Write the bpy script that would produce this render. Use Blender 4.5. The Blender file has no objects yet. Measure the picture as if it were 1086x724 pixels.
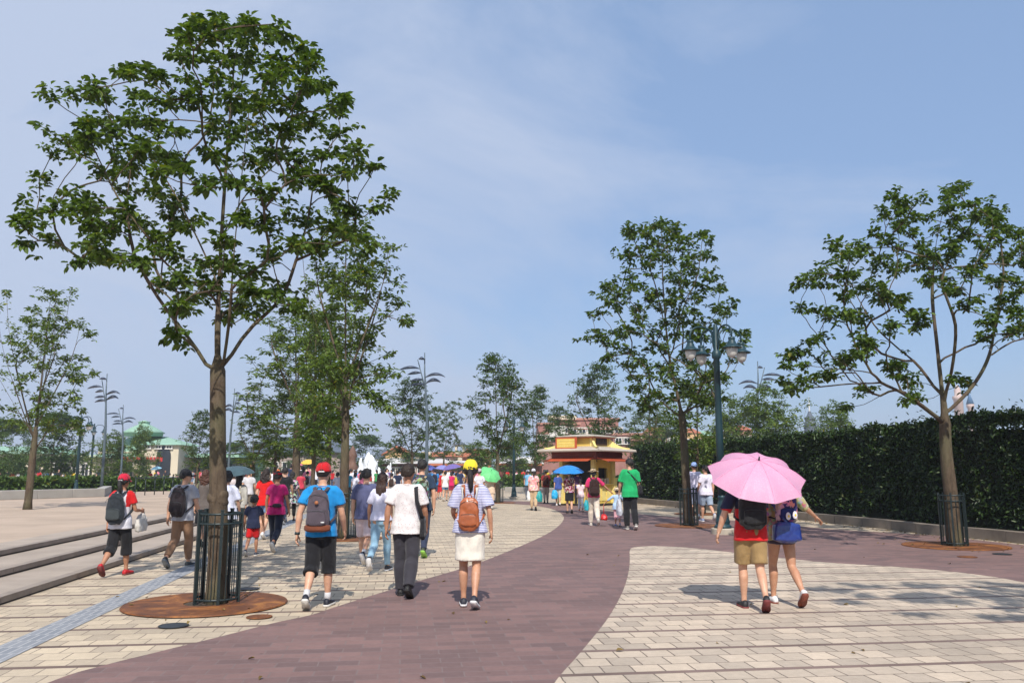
import bpy, bmesh, math, random
import numpy as np
from mathutils import Vector, Matrix, noise, Euler
R = math.radians
PI = math.pi
V = Vector
random.seed(7)
scene = bpy.context.scene
COL = scene.collection

# ------------------------------------------------------------------ camera numbers
FPX, CX, CY, HOR, CAMH = 876.0, 543.0, 362.0, 499.0, 1.6
PITCH = math.atan((HOR - CY) / FPX)
cp, sp_ = math.cos(PITCH), math.sin(PITCH)
def ray(px, py):
    u = CY - py
    return V((px - CX, FPX * cp - u * sp_, FPX * sp_ + u * cp))
def at(px, py, z=0.0):                 # where a photo point on level z stands in the place
    r = ray(px, py); t = (z - CAMH) / r.z
    return V((r.x * t, r.y * t, z))
def at_y(px, py, Y):
    r = ray(px, py); t = Y / r.y
    return V((r.x * t, Y, CAMH + r.z * t))

# ------------------------------------------------------------------ materials
MATS = {}
def newmat(name):
    m = bpy.data.materials.new(name); m.use_nodes = True
    nt = m.node_tree; nt.nodes.clear()
    out = nt.nodes.new('ShaderNodeOutputMaterial')
    b = nt.nodes.new('ShaderNodeBsdfPrincipled')
    nt.links.new(b.outputs[0], out.inputs[0])
    return m, nt, b, out
def N(nt, t, **kw):
    n = nt.nodes.new(t)
    for k, v in kw.items():
        if k in n.inputs.keys(): n.inputs[k].default_value = v
        else: setattr(n, k, v)
    return n
def srgb(r, g, b):
    f = lambda c: (c / 255 / 12.92) if c / 255 <= .04045 else ((c / 255 + .055) / 1.055) ** 2.4
    return (f(r), f(g), f(b), 1)
def coords(nt, scale=(1, 1, 1), rot=0, kind='Object'):
    tc = N(nt, 'ShaderNodeTexCoord'); mp = N(nt, 'ShaderNodeMapping')
    mp.inputs['Scale'].default_value = scale; mp.inputs['Rotation'].default_value = (0, 0, rot)
    nt.links.new(tc.outputs[kind], mp.inputs[0]); return mp.outputs[0]
def ramp(nt, src, stops):
    r = N(nt, 'ShaderNodeValToRGB'); e = r.color_ramp.elements
    while len(e) < len(stops): e.new(.5)
    for i, (p, c) in enumerate(stops):
        e[i].position = p; e[i].color = c if len(c) == 4 else (*c, 1)
    nt.links.new(src, r.inputs[0]); return r.outputs[0]
def mix(nt, fac, a, b, mode='MIX'):
    m = N(nt, 'ShaderNodeMix', data_type='RGBA', blend_type=mode)
    for s, v in ((0, fac), (6, a), (7, b)):
        if isinstance(v, (int, float, tuple)): m.inputs[s].default_value = v
        else: nt.links.new(v, m.inputs[s])
    return m.outputs[2]
def bump(nt, b, h, strength=.3, dist=.01):
    n = N(nt, 'ShaderNodeBump', Strength=strength, Distance=dist)
    nt.links.new(h, n.inputs['Height']); nt.links.new(n.outputs[0], b.inputs['Normal'])
def scl(c, k): return (min(1, c[0] * k), min(1, c[1] * k), min(1, c[2] * k), 1)

def plain(name, c, rough=.6, var=.18, sc=6, metal=0, bmp=.15, bd=.004, coat=0):
    key = ('plain', name)
    if key in MATS: return MATS[key]
    m, nt, b, o = newmat(name)
    co = coords(nt)
    n = N(nt, 'ShaderNodeTexNoise', Scale=sc, Detail=6.0, Roughness=.6); nt.links.new(co, n.inputs['Vector'])
    cc = ramp(nt, n.outputs[0], [(.3, scl(c, 1 - var)), (.7, scl(c, 1 + var))])
    nt.links.new(cc, b.inputs['Base Color'])
    b.inputs['Roughness'].default_value = rough; b.inputs['Metallic'].default_value = metal
    if coat: b.inputs['Coat Weight'].default_value = coat
    n2 = N(nt, 'ShaderNodeTexNoise', Scale=sc * 9, Detail=4.0); nt.links.new(co, n2.inputs['Vector'])
    if bmp: bump(nt, b, n2.outputs[0], bmp, bd)
    MATS[key] = m; return m

def cloth(c, pat=None, c2=None, rough=.85):
    key = ('cloth', c, pat, c2)
    if key in MATS: return MATS[key]
    m, nt, b, o = newmat('fabric')
    co = coords(nt)
    base = None
    if c == 'object':
        oi = N(nt, 'ShaderNodeObjectInfo'); base = oi.outputs['Color']
    n = N(nt, 'ShaderNodeTexNoise', Scale=9.0, Detail=5.0); nt.links.new(co, n.inputs['Vector'])
    if base is None:
        base = ramp(nt, n.outputs[0], [(.3, scl(c, .86)), (.7, scl(c, 1.12))])
    if pat == 'stripe':
        sx = N(nt, 'ShaderNodeSeparateXYZ'); nt.links.new(co, sx.inputs[0])
        a = N(nt, 'ShaderNodeMath', operation='MULTIPLY'); a.inputs[1].default_value = 2 * PI / .019; nt.links.new(sx.outputs[2], a.inputs[0])
        s = N(nt, 'ShaderNodeMath', operation='SINE'); nt.links.new(a.outputs[0], s.inputs[0])
        f = ramp(nt, s.outputs[0], [(.0, (0, 0, 0)), (.35, (1, 1, 1))])
        base = mix(nt, f, base, c2)
    elif pat == 'dots':
        v = N(nt, 'ShaderNodeTexVoronoi', Scale=48.0); nt.links.new(co, v.inputs['Vector'])
        f = ramp(nt, v.outputs['Distance'], [(.16, (.8, .8, .8)), (.26, (0, 0, 0))])
        base = mix(nt, f, base, c2)
    elif pat in ('floral', 'big'):
        v = N(nt, 'ShaderNodeTexVoronoi', Scale=22.0 if pat == 'floral' else 13.0); nt.links.new(co, v.inputs['Vector'])
        n3 = N(nt, 'ShaderNodeTexNoise', Scale=14.0, Detail=2.0); nt.links.new(co, n3.inputs['Vector'])
        f = ramp(nt, n3.outputs[0], [(.48, (0, 0, 0)), (.52, (1, 1, 1))])
        cc = mix(nt, .35, c2, v.outputs['Color'])
        base = mix(nt, f, base, cc)
    elif pat == 'denim':
        n3 = N(nt, 'ShaderNodeTexNoise', Scale=5.0, Detail=3.0); nt.links.new(co, n3.inputs['Vector'])
        f = ramp(nt, n3.outputs[0], [(.35, (0, 0, 0)), (.7, (1, 1, 1))])
        base = mix(nt, f, base, c2)
    nt.links.new(base, b.inputs['Base Color'])
    b.inputs['Roughness'].default_value = rough
    b.inputs['Sheen Weight'].default_value = .15
    b.inputs['Specular IOR Level'].default_value = .25
    mp = coords(nt, (1, 1, .45))
    n2 = N(nt, 'ShaderNodeTexNoise', Scale=10.0, Detail=3.0, Distortion=.8); nt.links.new(mp, n2.inputs['Vector'])
    w = N(nt, 'ShaderNodeTexNoise', Scale=350.0); nt.links.new(co, w.inputs['Vector'])
    ad = N(nt, 'ShaderNodeMath', operation='MULTIPLY_ADD'); ad.inputs[1].default_value = .03
    nt.links.new(w.outputs[0], ad.inputs[0]); nt.links.new(n2.outputs[0], ad.inputs[2])
    bump(nt, b, ad.outputs[0], .7, .026)
    MATS[key] = m; return m

def skinmat(c):
    key = ('skin', c)
    if key in MATS: return MATS[key]
    m, nt, b, o = newmat('skin')
    co = coords(nt)
    n = N(nt, 'ShaderNodeTexNoise', Scale=12.0, Detail=4.0); nt.links.new(co, n.inputs['Vector'])
    cc = ramp(nt, n.outputs[0], [(.3, (c[0] * .92, c[1] * .84, c[2] * .8, 1)), (.7, scl(c, 1.08))])
    nt.links.new(cc, b.inputs['Base Color'])
    b.inputs['Roughness'].default_value = .5
    b.inputs['Subsurface Weight'].default_value = .06
    b.inputs['Subsurface Radius'].default_value = (.02, .008, .004)
    n2 = N(nt, 'ShaderNodeTexNoise', Scale=120.0); nt.links.new(co, n2.inputs['Vector'])
    bump(nt, b, n2.outputs[0], .1, .003)
    MATS[key] = m; return m

def hairmat(c):
    key = ('hair', c)
    if key in MATS: return MATS[key]
    m, nt, b, o = newmat('hair')
    co = coords(nt, (1, 1, .06))
    n = N(nt, 'ShaderNodeTexNoise', Scale=160.0, Detail=3.0); nt.links.new(co, n.inputs['Vector'])
    cc = ramp(nt, n.outputs[0], [(.3, scl(c, .5)), (.7, scl(c, 1.7))])
    nt.links.new(cc, b.inputs['Base Color'])
    b.inputs['Roughness'].default_value = .6
    bump(nt, b, n.outputs[0], 1.0, .008)
    MATS[key] = m; return m

def leafmat(name, dark, light, trans=.35, rough=.45):
    key = ('leaf', name)
    if key in MATS: return MATS[key]
    m, nt, b, o = newmat(name)
    g = N(nt, 'ShaderNodeNewGeometry')
    cc = ramp(nt, g.outputs['Random Per Island'], [(0, dark), (.75, light), (.97, scl(light, 1.35)), (1, (light[0] * 2.2, light[1] * 1.3, light[2], 1))])
    nt.links.new(cc, b.inputs['Base Color'])
    b.inputs['Roughness'].default_value = rough
    b.inputs['Specular IOR Level'].default_value = .35
    tr = N(nt, 'ShaderNodeBsdfTranslucent')
    hs = N(nt, 'ShaderNodeHueSaturation', Hue=.485, Saturation=1.15, Value=1.5); nt.links.new(cc, hs.inputs['Color'])
    nt.links.new(hs.outputs[0], tr.inputs[0])
    mx = N(nt, 'ShaderNodeMixShader'); mx.inputs[0].default_value = trans
    nt.links.new(b.outputs[0], mx.inputs[1]); nt.links.new(tr.outputs[0], mx.inputs[2]); nt.links.new(mx.outputs[0], o.inputs[0])
    MATS[key] = m; return m

# ------------------------------------------------------------------ mesh builder
class MB:
    def __init__(s): s.v = []; s.f = []; s.mi = []
    def add(s, vs, fs, mi=0):
        o = len(s.v); s.v += [tuple(p) for p in vs]
        s.f += [tuple(i + o for i in f) for f in fs]; s.mi += [mi] * len(fs)
    def tube(s, path, radii, n=12, flat=(1, 1), up=None, mi=0, cap=True, power=1.0):
        path = [V(p) for p in path]; m = len(path)
        if not hasattr(radii, '__len__'): radii = [radii] * m
        vs = []; fs = []
        t0 = (path[1] - path[0]).normalized()
        ref = V(up) if up is not None else (V((0, 1, 0)) if abs(t0.y) < .9 else V((1, 0, 0)))
        side = None
        for i, p in enumerate(path):
            t = (path[min(i + 1, m - 1)] - path[max(i - 1, 0)])
            t = t.normalized() if t.length > 1e-9 else t0
            if up is not None or side is None:
                a = t.cross(ref)
                if a.length < 1e-4: a = t.cross(V((1, 0, .01)))
                side = a.normalized()
            else:
                side = (side - t * side.dot(t)).normalized()
            nn = side.cross(t).normalized()
            r = radii[i]; rx, ry = (r if hasattr(r, '__len__') else (r * flat[0], r * flat[1]))
            for k in range(n):
                an = 2 * PI * k / n; c, q = math.cos(an), math.sin(an)
                if power != 1.0:
                    c = math.copysign(abs(c) ** power, c); q = math.copysign(abs(q) ** power, q)
                vs.append(p + side * (c * rx) + nn * (q * ry))
        for i in range(m - 1):
            for k in range(n):
                a = i * n + k; b = i * n + (k + 1) % n
                fs.append((a, b, b + n, a + n))
        if cap:
            vs.append(path[0]); c0 = len(vs) - 1; vs.append(path[-1]); c1 = len(vs) - 1
            for k in range(n):
                fs.append(((k + 1) % n, k, c0)); fs.append(((m - 1) * n + k, (m - 1) * n + (k + 1) % n, c1))
        s.add(vs, fs, mi)
    def rings(s, rs, n=24, power=1.0, mi=0, cap=True, M=None):   # (z, cx, cy, rx, ry)
        vs = []; fs = []; m = len(rs)
        for (z, cx, cy, rx, ry) in rs:
            for k in range(n):
                an = 2 * PI * k / n; c, q = math.cos(an), math.sin(an)
                if power != 1.0:
                    c = math.copysign(abs(c) ** power, c); q = math.copysign(abs(q) ** power, q)
                vs.append(V((cx + rx * c, cy + ry * q, z)))
        for i in range(m - 1):
            for k in range(n):
                a = i * n + k; b = i * n + (k + 1) % n
                fs.append((a, b, b + n, a + n))
        if cap:
            vs.append(V((rs[0][1], rs[0][2], rs[0][0]))); vs.append(V((rs[-1][1], rs[-1][2], rs[-1][0])))
            for k in range(n):
                fs.append(((k + 1) % n, k, m * n)); fs.append(((m - 1) * n + k, (m - 1) * n + (k + 1) % n, m * n + 1))
        if M is not None: vs = [M @ p for p in vs]
        s.add(vs, fs, mi)
    def lathe(s, prof, n=20, c=(0, 0, 0), mi=0, M=None):      # (r, z)
        s.rings([(c[2] + z, c[0], c[1], max(r, 1e-4), max(r, 1e-4)) for r, z in prof], n=n, mi=mi, M=M)
    def ell(s, c, r, nu=16, nv=12, mi=0, M=None):
        rs = []
        for j in range(nv + 1):
            a = PI * j / nv
            q = max(math.sin(a), 1e-3)
            rs.append((c[2] - r[2] * math.cos(a), c[0], c[1], r[0] * q, r[1] * q))
        s.rings(rs, n=nu, mi=mi, M=M)
    def box(s, c, size, rot=0, mi=0, M=None, bev=0):
        hx, hy, hz = size[0] / 2, size[1] / 2, size[2] / 2
        vs = [V((x * hx, y * hy, z * hz)) for z in (-1, 1) for y in (-1, 1) for x in (-1, 1)]
        m = Matrix.Translation(V(c)) @ Matrix.Rotation(rot, 4, 'Z')
        if M is not None: m = M @ m
        s.add([m @ p for p in vs], [(0, 2, 3, 1), (4, 5, 7, 6), (0, 1, 5, 4), (2, 6, 7, 3), (0, 4, 6, 2), (1, 3, 7, 5)], mi)
    def prism(s, poly, z0, z1, mi=0, M=None):
        n = len(poly)
        vs = [V((p[0], p[1], z0)) for p in poly] + [V((p[0], p[1], z1)) for p in poly]
        if M is not None: vs = [M @ p for p in vs]
        fs = [tuple(range(n))[::-1], tuple(range(n, 2 * n))] + [(i, (i + 1) % n, n + (i + 1) % n, n + i) for i in range(n)]
        s.add(vs, fs, mi)
    def mesh(s, name, mats):
        me = bpy.data.meshes.new(name)
        me.from_pydata(s.v, [], s.f)
        for m in (mats if isinstance(mats, (list, tuple)) else [mats]): me.materials.append(m)
        if any(s.mi): me.polygons.foreach_set('material_index', s.mi)
        me.update(); return me
    def build(s, name, mats, parent=None, smooth=False, loc=None):
        return link(name, s.mesh(name, mats), parent, smooth, loc)

def link(name, me, parent=None, smooth=False, loc=None):
    if smooth: me.polygons.foreach_set('use_smooth', [True] * len(me.polygons)); me.update()
    o = bpy.data.objects.new(name, me); COL.objects.link(o)
    if parent: o.parent = parent
    if loc is not None: o.location = loc
    return o
def bevel(o, w=.01, seg=2):
    m = o.modifiers.new('b', 'BEVEL'); m.width = w; m.segments = seg; m.limit_method = 'ANGLE'; m.angle_limit = R(40)
    return o
def fuse(mb, voxel, smooth=4, name='m', f=.6):
    o = bpy.data.objects.new('tmp', mb.mesh(name, [])); COL.objects.link(o)
    m = o.modifiers.new('r', 'REMESH'); m.mode = 'VOXEL'; m.voxel_size = voxel
    if smooth:
        s = o.modifiers.new('s', 'SMOOTH'); s.iterations = smooth; s.factor = f
    dg = bpy.context.evaluated_depsgraph_get(); dg.update()
    me = bpy.data.meshes.new_from_object(o.evaluated_get(dg)); me.name = name
    old = o.data; bpy.data.objects.remove(o); bpy.data.meshes.remove(old)
    return me
def wrinkle(me, amp=.006, sc=11, zs=.5, seed=0):
    n = len(me.vertices); co = np.empty(n * 3); me.vertices.foreach_get('co', co); co = co.reshape(-1, 3)
    no = np.empty(n * 3); me.vertices.foreach_get('normal', no); no = no.reshape(-1, 3)
    for i in range(n):
        p = co[i]
        a = noise.noise((p[0] * sc + seed, p[1] * sc, p[2] * sc * zs)) + .5 * noise.noise((p[0] * sc * 2.3, p[1] * sc * 2.3 + seed, p[2] * sc * zs * 2.3))
        co[i] = p + no[i] * a * amp
    me.vertices.foreach_set('co', co.ravel()); me.update()
def fast_mesh(name, co, nper, mats, mi=None):
    """co: (K, nper, 3) array of separate polygons"""
    k = co.shape[0]
    me = bpy.data.meshes.new(name)
    me.vertices.add(k * nper); me.vertices.foreach_set('co', co.reshape(-1).astype(np.float32))
    me.loops.add(k * nper); me.loops.foreach_set('vertex_index', np.arange(k * nper, dtype=np.int32))
    me.polygons.add(k); me.polygons.foreach_set('loop_start', np.arange(0, k * nper, nper, dtype=np.int32))
    me.update(calc_edges=True)
    for m in (mats if isinstance(mats, (list, tuple)) else [mats]): me.materials.append(m)
    return me

def tag(o, label=None, cat=None, group=None, kind=None):
    if label: o['label'] = label
    if cat: o['category'] = cat
    if group: o['group'] = group
    if kind: o['kind'] = kind
    return o
def empty(name, loc=(0, 0, 0), rz=0):
    o = bpy.data.objects.new(name, None); COL.objects.link(o)
    o.location = loc; o.rotation_euler = (0, 0, rz); o.empty_display_size = .2
    return o
def dup(root, loc=None, rz=None, scale=None, parent=None):
    c = root.copy(); COL.objects.link(c)
    if parent is not None: c.parent = parent
    for ch in [x for x in KIDS.get(root.name, root.children)]: dup(ch, parent=c)
    if loc is not None: c.location = loc
    if rz is not None: c.rotation_euler = (0, 0, rz)
    if scale is not None: c.scale = (scale,) * 3 if not hasattr(scale, '__len__') else scale
    return c
KIDS = {}
# ------------------------------------------------------------------ paving
TH = R(7.3)                                   # the plaza's grid is turned a little from the view
D = V((-math.sin(TH), math.cos(TH), 0)); SD = V((math.cos(TH), math.sin(TH), 0))
def paver(name, c1, c2, mortar, w, h, stripe=None, rough=.8, rot=-TH, var=.25, bs=.35):
    m, nt, b, o = newmat(name)
    co = coords(nt, rot=rot)
    br = N(nt, 'ShaderNodeTexBrick', offset=.5); br.inputs['Scale'].default_value = 1
    for k, v in (('Color1', c1), ('Color2', c2), ('Mortar', mortar), ('Mortar Size', .007), ('Mortar Smooth', .25), ('Brick Width', w), ('Row Height', h), ('Bias', 0.0)):
        br.inputs[k].default_value = v
    dn = N(nt, 'ShaderNodeTexNoise', Scale=5.0, Detail=3.0); nt.links.new(co, dn.inputs['Vector'])
    dv = N(nt, 'ShaderNodeVectorMath', operation='MULTIPLY_ADD'); dv.inputs[1].default_value = (.02, .02, 0); nt.links.new(dn.outputs['Color'], dv.inputs[0]); nt.links.new(co, dv.inputs[2])
    nt.links.new(dv.outputs[0], br.inputs['Vector'])
    col = br.outputs['Color']
    gv = N(nt, 'ShaderNodeTexVoronoi', Scale=1.6); nt.links.new(co, gv.inputs['Vector'])
    gf = ramp(nt, gv.outputs['Distance'], [(.018, (.65, .65, .65)), (.03, (0, 0, 0))])
    col = mix(nt, gf, col, scl(c2, .4))
    # slow stains and per-stone mottling
    n = N(nt, 'ShaderNodeTexNoise', Scale=.45, Detail=6.0, Roughness=.65); nt.links.new(co, n.inputs['Vector'])
    f = ramp(nt, n.outputs[0], [(.3, (1 - var, 1 - var, 1 - var)), (.72, (1.0, 1.0, 1.0))])
    col = mix(nt, 1.0, col, f, 'MULTIPLY')
    n2 = N(nt, 'ShaderNodeTexNoise', Scale=14.0, Detail=8.0, Roughness=.7); nt.links.new(co, n2.inputs['Vector'])
    f2 = ramp(nt, n2.outputs[0], [(.25, (.78, .78, .78)), (.75, (1.0, 1.0, 1.0))])
    col = mix(nt, 1.0, col, f2, 'MULTIPLY')
    n4 = N(nt, 'ShaderNodeTexNoise', Scale=2.3, Detail=3.0); nt.links.new(co, n4.inputs['Vector'])
    f4 = ramp(nt, n4.outputs[0], [(.62, (0, 0, 0)), (.7, (.35, .35, .35))])
    col = mix(nt, f4, col, scl(c1, .62))
    if stripe:
        per, wid, sc = stripe
        sx = N(nt, 'ShaderNodeSeparateXYZ'); nt.links.new(co, sx.inputs[0])
        a = N(nt, 'ShaderNodeMath', operation='PINGPONG'); a.inputs[1].default_value = per / 2
        nt.links.new(sx.outputs[1], a.inputs[0])
        l = N(nt, 'ShaderNodeMath', operation='LESS_THAN'); l.inputs[1].default_value = wid / 2
        nt.links.new(a.outputs[0], l.inputs[0])
        brx = N(nt, 'ShaderNodeTexNoise', Scale=1.1, Detail=4.0); nt.links.new(co, brx.inputs['Vector'])
        sc2 = ramp(nt, brx.outputs[0], [(.3, scl(sc, .75)), (.7, scl(sc, 1.3))])
        col = mix(nt, l.outputs[0], col, sc2)
    nt.links.new(col, b.inputs['Base Color']); b.inputs['Roughness'].default_value = rough
    b.inputs['Specular IOR Level'].default_value = .3
    inv = N(nt, 'ShaderNodeMath', operation='MULTIPLY_ADD'); inv.inputs[1].default_value = -1; inv.inputs[2].default_value = 1
    nt.links.new(br.outputs['Fac'], inv.inputs[0])
    ad = N(nt, 'ShaderNodeMath', operation='MULTIPLY_ADD'); ad.inputs[1].default_value = .25
    nt.links.new(n2.outputs[0], ad.inputs[0]); nt.links.new(inv.outputs[0], ad.inputs[2])
    bump(nt, b, ad.outputs[0], bs, .008)
    return m
CREAM = paver('cream_pavers', (.73, .60, .435, 1), (.54, .445, .335, 1), (.30, .24, .19, 1), .25, .28, stripe=(.84, .09, (.165, .115, .095, 1)))
CREAM2 = paver('cream_pavers_island', (.73, .60, .465, 1), (.51, .425, .34, 1), (.20, .155, .125, 1), .25, .28, stripe=(.84, .085, (.19, .135, .115, 1)))
PURP = paver('plum_pavers', (.295, .178, .162, 1), (.200, .130, .124, 1), (.25, .185, .175, 1), .34, .17, var=.22, bs=.25)
def setting(o): return tag(o, kind='structure')
def sheet(name, poly, z, m):
    me = bpy.data.meshes.new(name)
    bm = bmesh.new()
    vs = [bm.verts.new((p[0], p[1], z)) for p in poly]
    f = bm.faces.new(vs); bm.normal_update()
    if f.normal.z < 0: bmesh.ops.reverse_faces(bm, faces=[f])
    bmesh.ops.triangulate(bm, faces=bm.faces[:])
    bm.to_mesh(me); bm.free(); me.materials.append(m)
    return setting(link(name, me))
def spline(pts, n=8):
    P = [V(p) for p in pts]; P = [P[0] * 2 - P[1]] + P + [P[-1] * 2 - P[-2]]
    out = []
    for i in range(1, len(P) - 2):
        for k in range(n):
            t = k / n; a, b, c, d = P[i - 1], P[i], P[i + 1], P[i + 2]
            out.append(.5 * ((2 * b) + (c - a) * t + (2 * a - 5 * b + 4 * c - d) * t * t + (3 * b - a - 3 * c + d) * t ** 3))
    out.append(P[-2]); return out

GR = plain('plaza_concrete', (.36, .31, .25, 1), .9, .12, .35, bmp=.1)
sheet('ground', [(-480, -60), (480, -60), (480, 690), (-480, 690)], 0, GR)
P1 = at(0, 642)                                # foot of the first step at the left edge of the photo
def along(p, s): return p + D * s
sheet('cream_paving', [along(P1, -12), along(P1, -12) + SD * 40, along(P1, 62) + SD * 40, along(P1, 62)], .004, CREAM)
lb = [(-420, 1000), (-120, 800), (52, 724), (110, 706), (166, 692), (235, 675), (292, 660.5), (331, 652), (363, 641.5), (440, 617.5), (506, 597.5), (558, 576.5), (582, 565), (594, 556), (598, 549), (594, 543.5), (586, 539.8), (575, 537.2), (560, 535.3), (530, 533.6), (490, 532)]
far = [(490, 530), (560, 531.6), (606, 535.5), (640, 541), (703, 547), (780, 552), (840, 557), (880, 561), (935, 564.5)]
lw = spline([at(*p) for p in lb], 6); fw = spline([at(*p) for p in far], 5)
purple = [V((-2.5, .5, 0))] + lw[6:] + fw + [at(990, 567.5), at(1086, 578), at(1300, 600), V((12.6, 6, 0)), V((12.6, .5, 0))]
sheet('plum_paving', purple, .008, PURP)
ib = [(500, 900), (560, 775), (589, 724), (613, 696), (642.5, 659.5), (656, 637), (663, 621), (667, 605), (668, 594), (668, 584), (672, 580.8), (685, 579.6), (704, 579.6), (735, 581.5), (767, 585), (815, 590.5), (880, 597), (930, 600), (983, 604), (1030, 609), (1086, 618), (1300, 665)]
island = spline([at(*p) for p in ib], 5) + [V((8.5, .6, 0))]
sheet('island_paving', island, .012, CREAM2)
# grey guide strip
mg, nt, b, o_ = newmat('guide_strip')
co = coords(nt, rot=-TH)
br = N(nt, 'ShaderNodeTexBrick', offset=.5); br.inputs['Scale'].default_value = 1
for k, v in (('Color1', (.27, .28, .30, 1)), ('Color2', (.21, .225, .25, 1)), ('Mortar', (.40, .40, .41, 1)), ('Mortar Size', .008), ('Brick Width', .085), ('Row Height', .29)): br.inputs[k].default_value = v
nt.links.new(co, br.inputs['Vector']); nt.links.new(br.outputs['Color'], b.inputs['Base Color']); b.inputs['Roughness'].default_value = .75
g0 = at(0, 694)
mb = MB()
hw = .17
a0, a1 = along(g0, -7), along(g0, 45)
mb.v = [tuple(a0 - SD * hw + V((0, 0, .009))), tuple(a0 + SD * hw + V((0, 0, .009))), tuple(a1 + SD * hw + V((0, 0, .009))), tuple(a1 - SD * hw + V((0, 0, .009)))]
mb.f = [(0, 1, 2, 3)]; mb.mi = [0]
setting(mb.build('path_guide_strip', mg))

# steps and terrace to the left
def across(p): return -(p - P1).dot(SD)        # how far left of the first riser
RZ = .1
s2 = across(at(0, 612, RZ)); s3 = across(at(0, 590, 2 * RZ))
TREAD = plain('granite_tread', (.37, .305, .25, 1), .85, .14, 1.4, bmp=.2)
NOSE = plain('granite_nosing', (.28, .23, .19, 1), .75, .2, 3, bmp=.2)
TERR = plain('sand_paving', (.43, .33, .25, 1), .9, .16, .5, bmp=.15)
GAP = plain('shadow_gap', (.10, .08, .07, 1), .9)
def strip(mb, s_a, s_b, z0, z1, mi, l0=-12, l1=58):
    q = [along(P1, l0) - SD * s_a, along(P1, l1) - SD * s_a, along(P1, l1) - SD * s_b, along(P1, l0) - SD * s_b]
    mb.prism(q[::-1], z0, z1, mi)
mb = MB()
for i, (sa, sb) in enumerate(((0, s2), (s2, s3), (s3, s3 + .7))):
    z = RZ * (i + 1)
    # broken joints in the nosing beams
    l = -12.0
    while l < 58:
        ln = 2.4
        strip(mb, sa, sa + .14, z - .075, z, 1, l, l + ln - .012); l += ln
    strip(mb, sa + .145, sb + .02, z - .09, z - .003, 0)
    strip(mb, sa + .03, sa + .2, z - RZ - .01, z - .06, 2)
setting(mb.build('steps', [TREAD, NOSE, GAP]))
mb = MB(); strip(mb, s3 + .7, 60, .0, 3 * RZ - .004, 0)
setting(mb.build('terrace', TERR))
TZ = 3 * RZ - .004
def gz(x, y):
    a = across(V((x, y, 0))); l = (V((x, y, 0)) - P1).dot(D)
    if l < -12 or l > 58: return .0
    return 0.008 if a < 0 else (RZ if a < s2 else (2 * RZ if a < s3 else TZ))
def ground_at(px, py):
    p = at(px, py)
    for _ in range(4): p = at(px, py, gz(p.x, p.y))
    return V((p.x, p.y, gz(p.x, p.y)))

# raised planter kerb and soil under the hedge on the right
kerb_px = [(1086, 577), (982, 566.5), (935, 560.5), (850, 551.5), (780, 544), (700, 536), (655, 531.5)]
kp = spline([V((12.9, 3, 0)), V((12.0, 11, 0))] + [at(*p) for p in kerb_px], 6)
def offset(path, d):
    out = []
    for i, p in enumerate(path):
        t = (path[min(i + 1, len(path) - 1)] - path[max(i - 1, 0)]).normalized()
        out.append(p + V((t.y, -t.x, 0)) * d)
    return out
STONE = plain('kerb_stone', (.19, .16, .13, 1), .85, .3, 1.8, bmp=.4)
k2 = offset(kp, .32)
mb = MB()
def densify(path, step):
    out = [path[0]]; 
    for a, b_ in zip(path, path[1:]):
        n = max(1, int((b_ - a).length / step))
        out += [a.lerp(b_, (k + 1) / n) for k in range(n)]
    return out
L = 0; seg = []
dk = densify(kp, .25); dk2 = offset(dk, .32)
i = 0
while i < len(dk) - 1:
    j = min(i + 4, len(dk) - 1)
    for q in range(i, j):
        a, b_, c, d_ = dk[q], dk[q + 1], dk2[q + 1], dk2[q]
        if q == i: a = a.lerp(b_, .05); d_ = d_.lerp(c, .05)
        mb.prism([a, b_, c, d_][::-1], 0, .25, 0)
    i = j
tag(mb.build('planter_kerb', STONE), 'low grey stone kerb running along the foot of the tall hedge', 'kerb')
SOIL = plain('soil', (.07, .05, .035, 1), .95, .3, 5, bmp=.6, bd=.03)
k3 = offset(kp, 4.5)
sheet('planter_soil', k2 + k3[::-1], .2, SOIL)

# rusty tree plates, plates in the paving
RUST = None
m, nt, b, o_ = newmat('rusted_steel')
co = coords(nt)
n = N(nt, 'ShaderNodeTexNoise', Scale=2.2, Detail=8.0, Roughness=.7, Distortion=1.2); nt.links.new(co, n.inputs['Vector'])
cc = ramp(nt, n.outputs[0], [(.34, (.085, .030, .012, 1)), (.50, (.19, .066, .020, 1)), (.62, (.36, .14, .032, 1)), (.78, (.55, .27, .08, 1))])
nt.links.new(cc, b.inputs['Base Color']); b.inputs['Roughness'].default_value = .7; b.inputs['Metallic'].default_value = .15
n2 = N(nt, 'ShaderNodeTexNoise', Scale=60.0, Detail=5.0); nt.links.new(co, n2.inputs['Vector']); bump(nt, b, n2.outputs[0], .3, .004)
RUST = m
TEAL = plain('teal_painted_metal', (.012, .042, .054, 1), .45, .12, 5, metal=.1, coat=.05)
DARKM = plain('dark_green_painted_metal', (.018, .030, .032, 1), .42, .15, 6, metal=.2)
SILV = plain('brushed_grey_metal', (.30, .34, .37, 1), .4, .12, 5, metal=.6)
BLADE = plain('dark_blue_blade', (.05, .065, .10, 1), .35, .2, 5, metal=.3)

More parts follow.
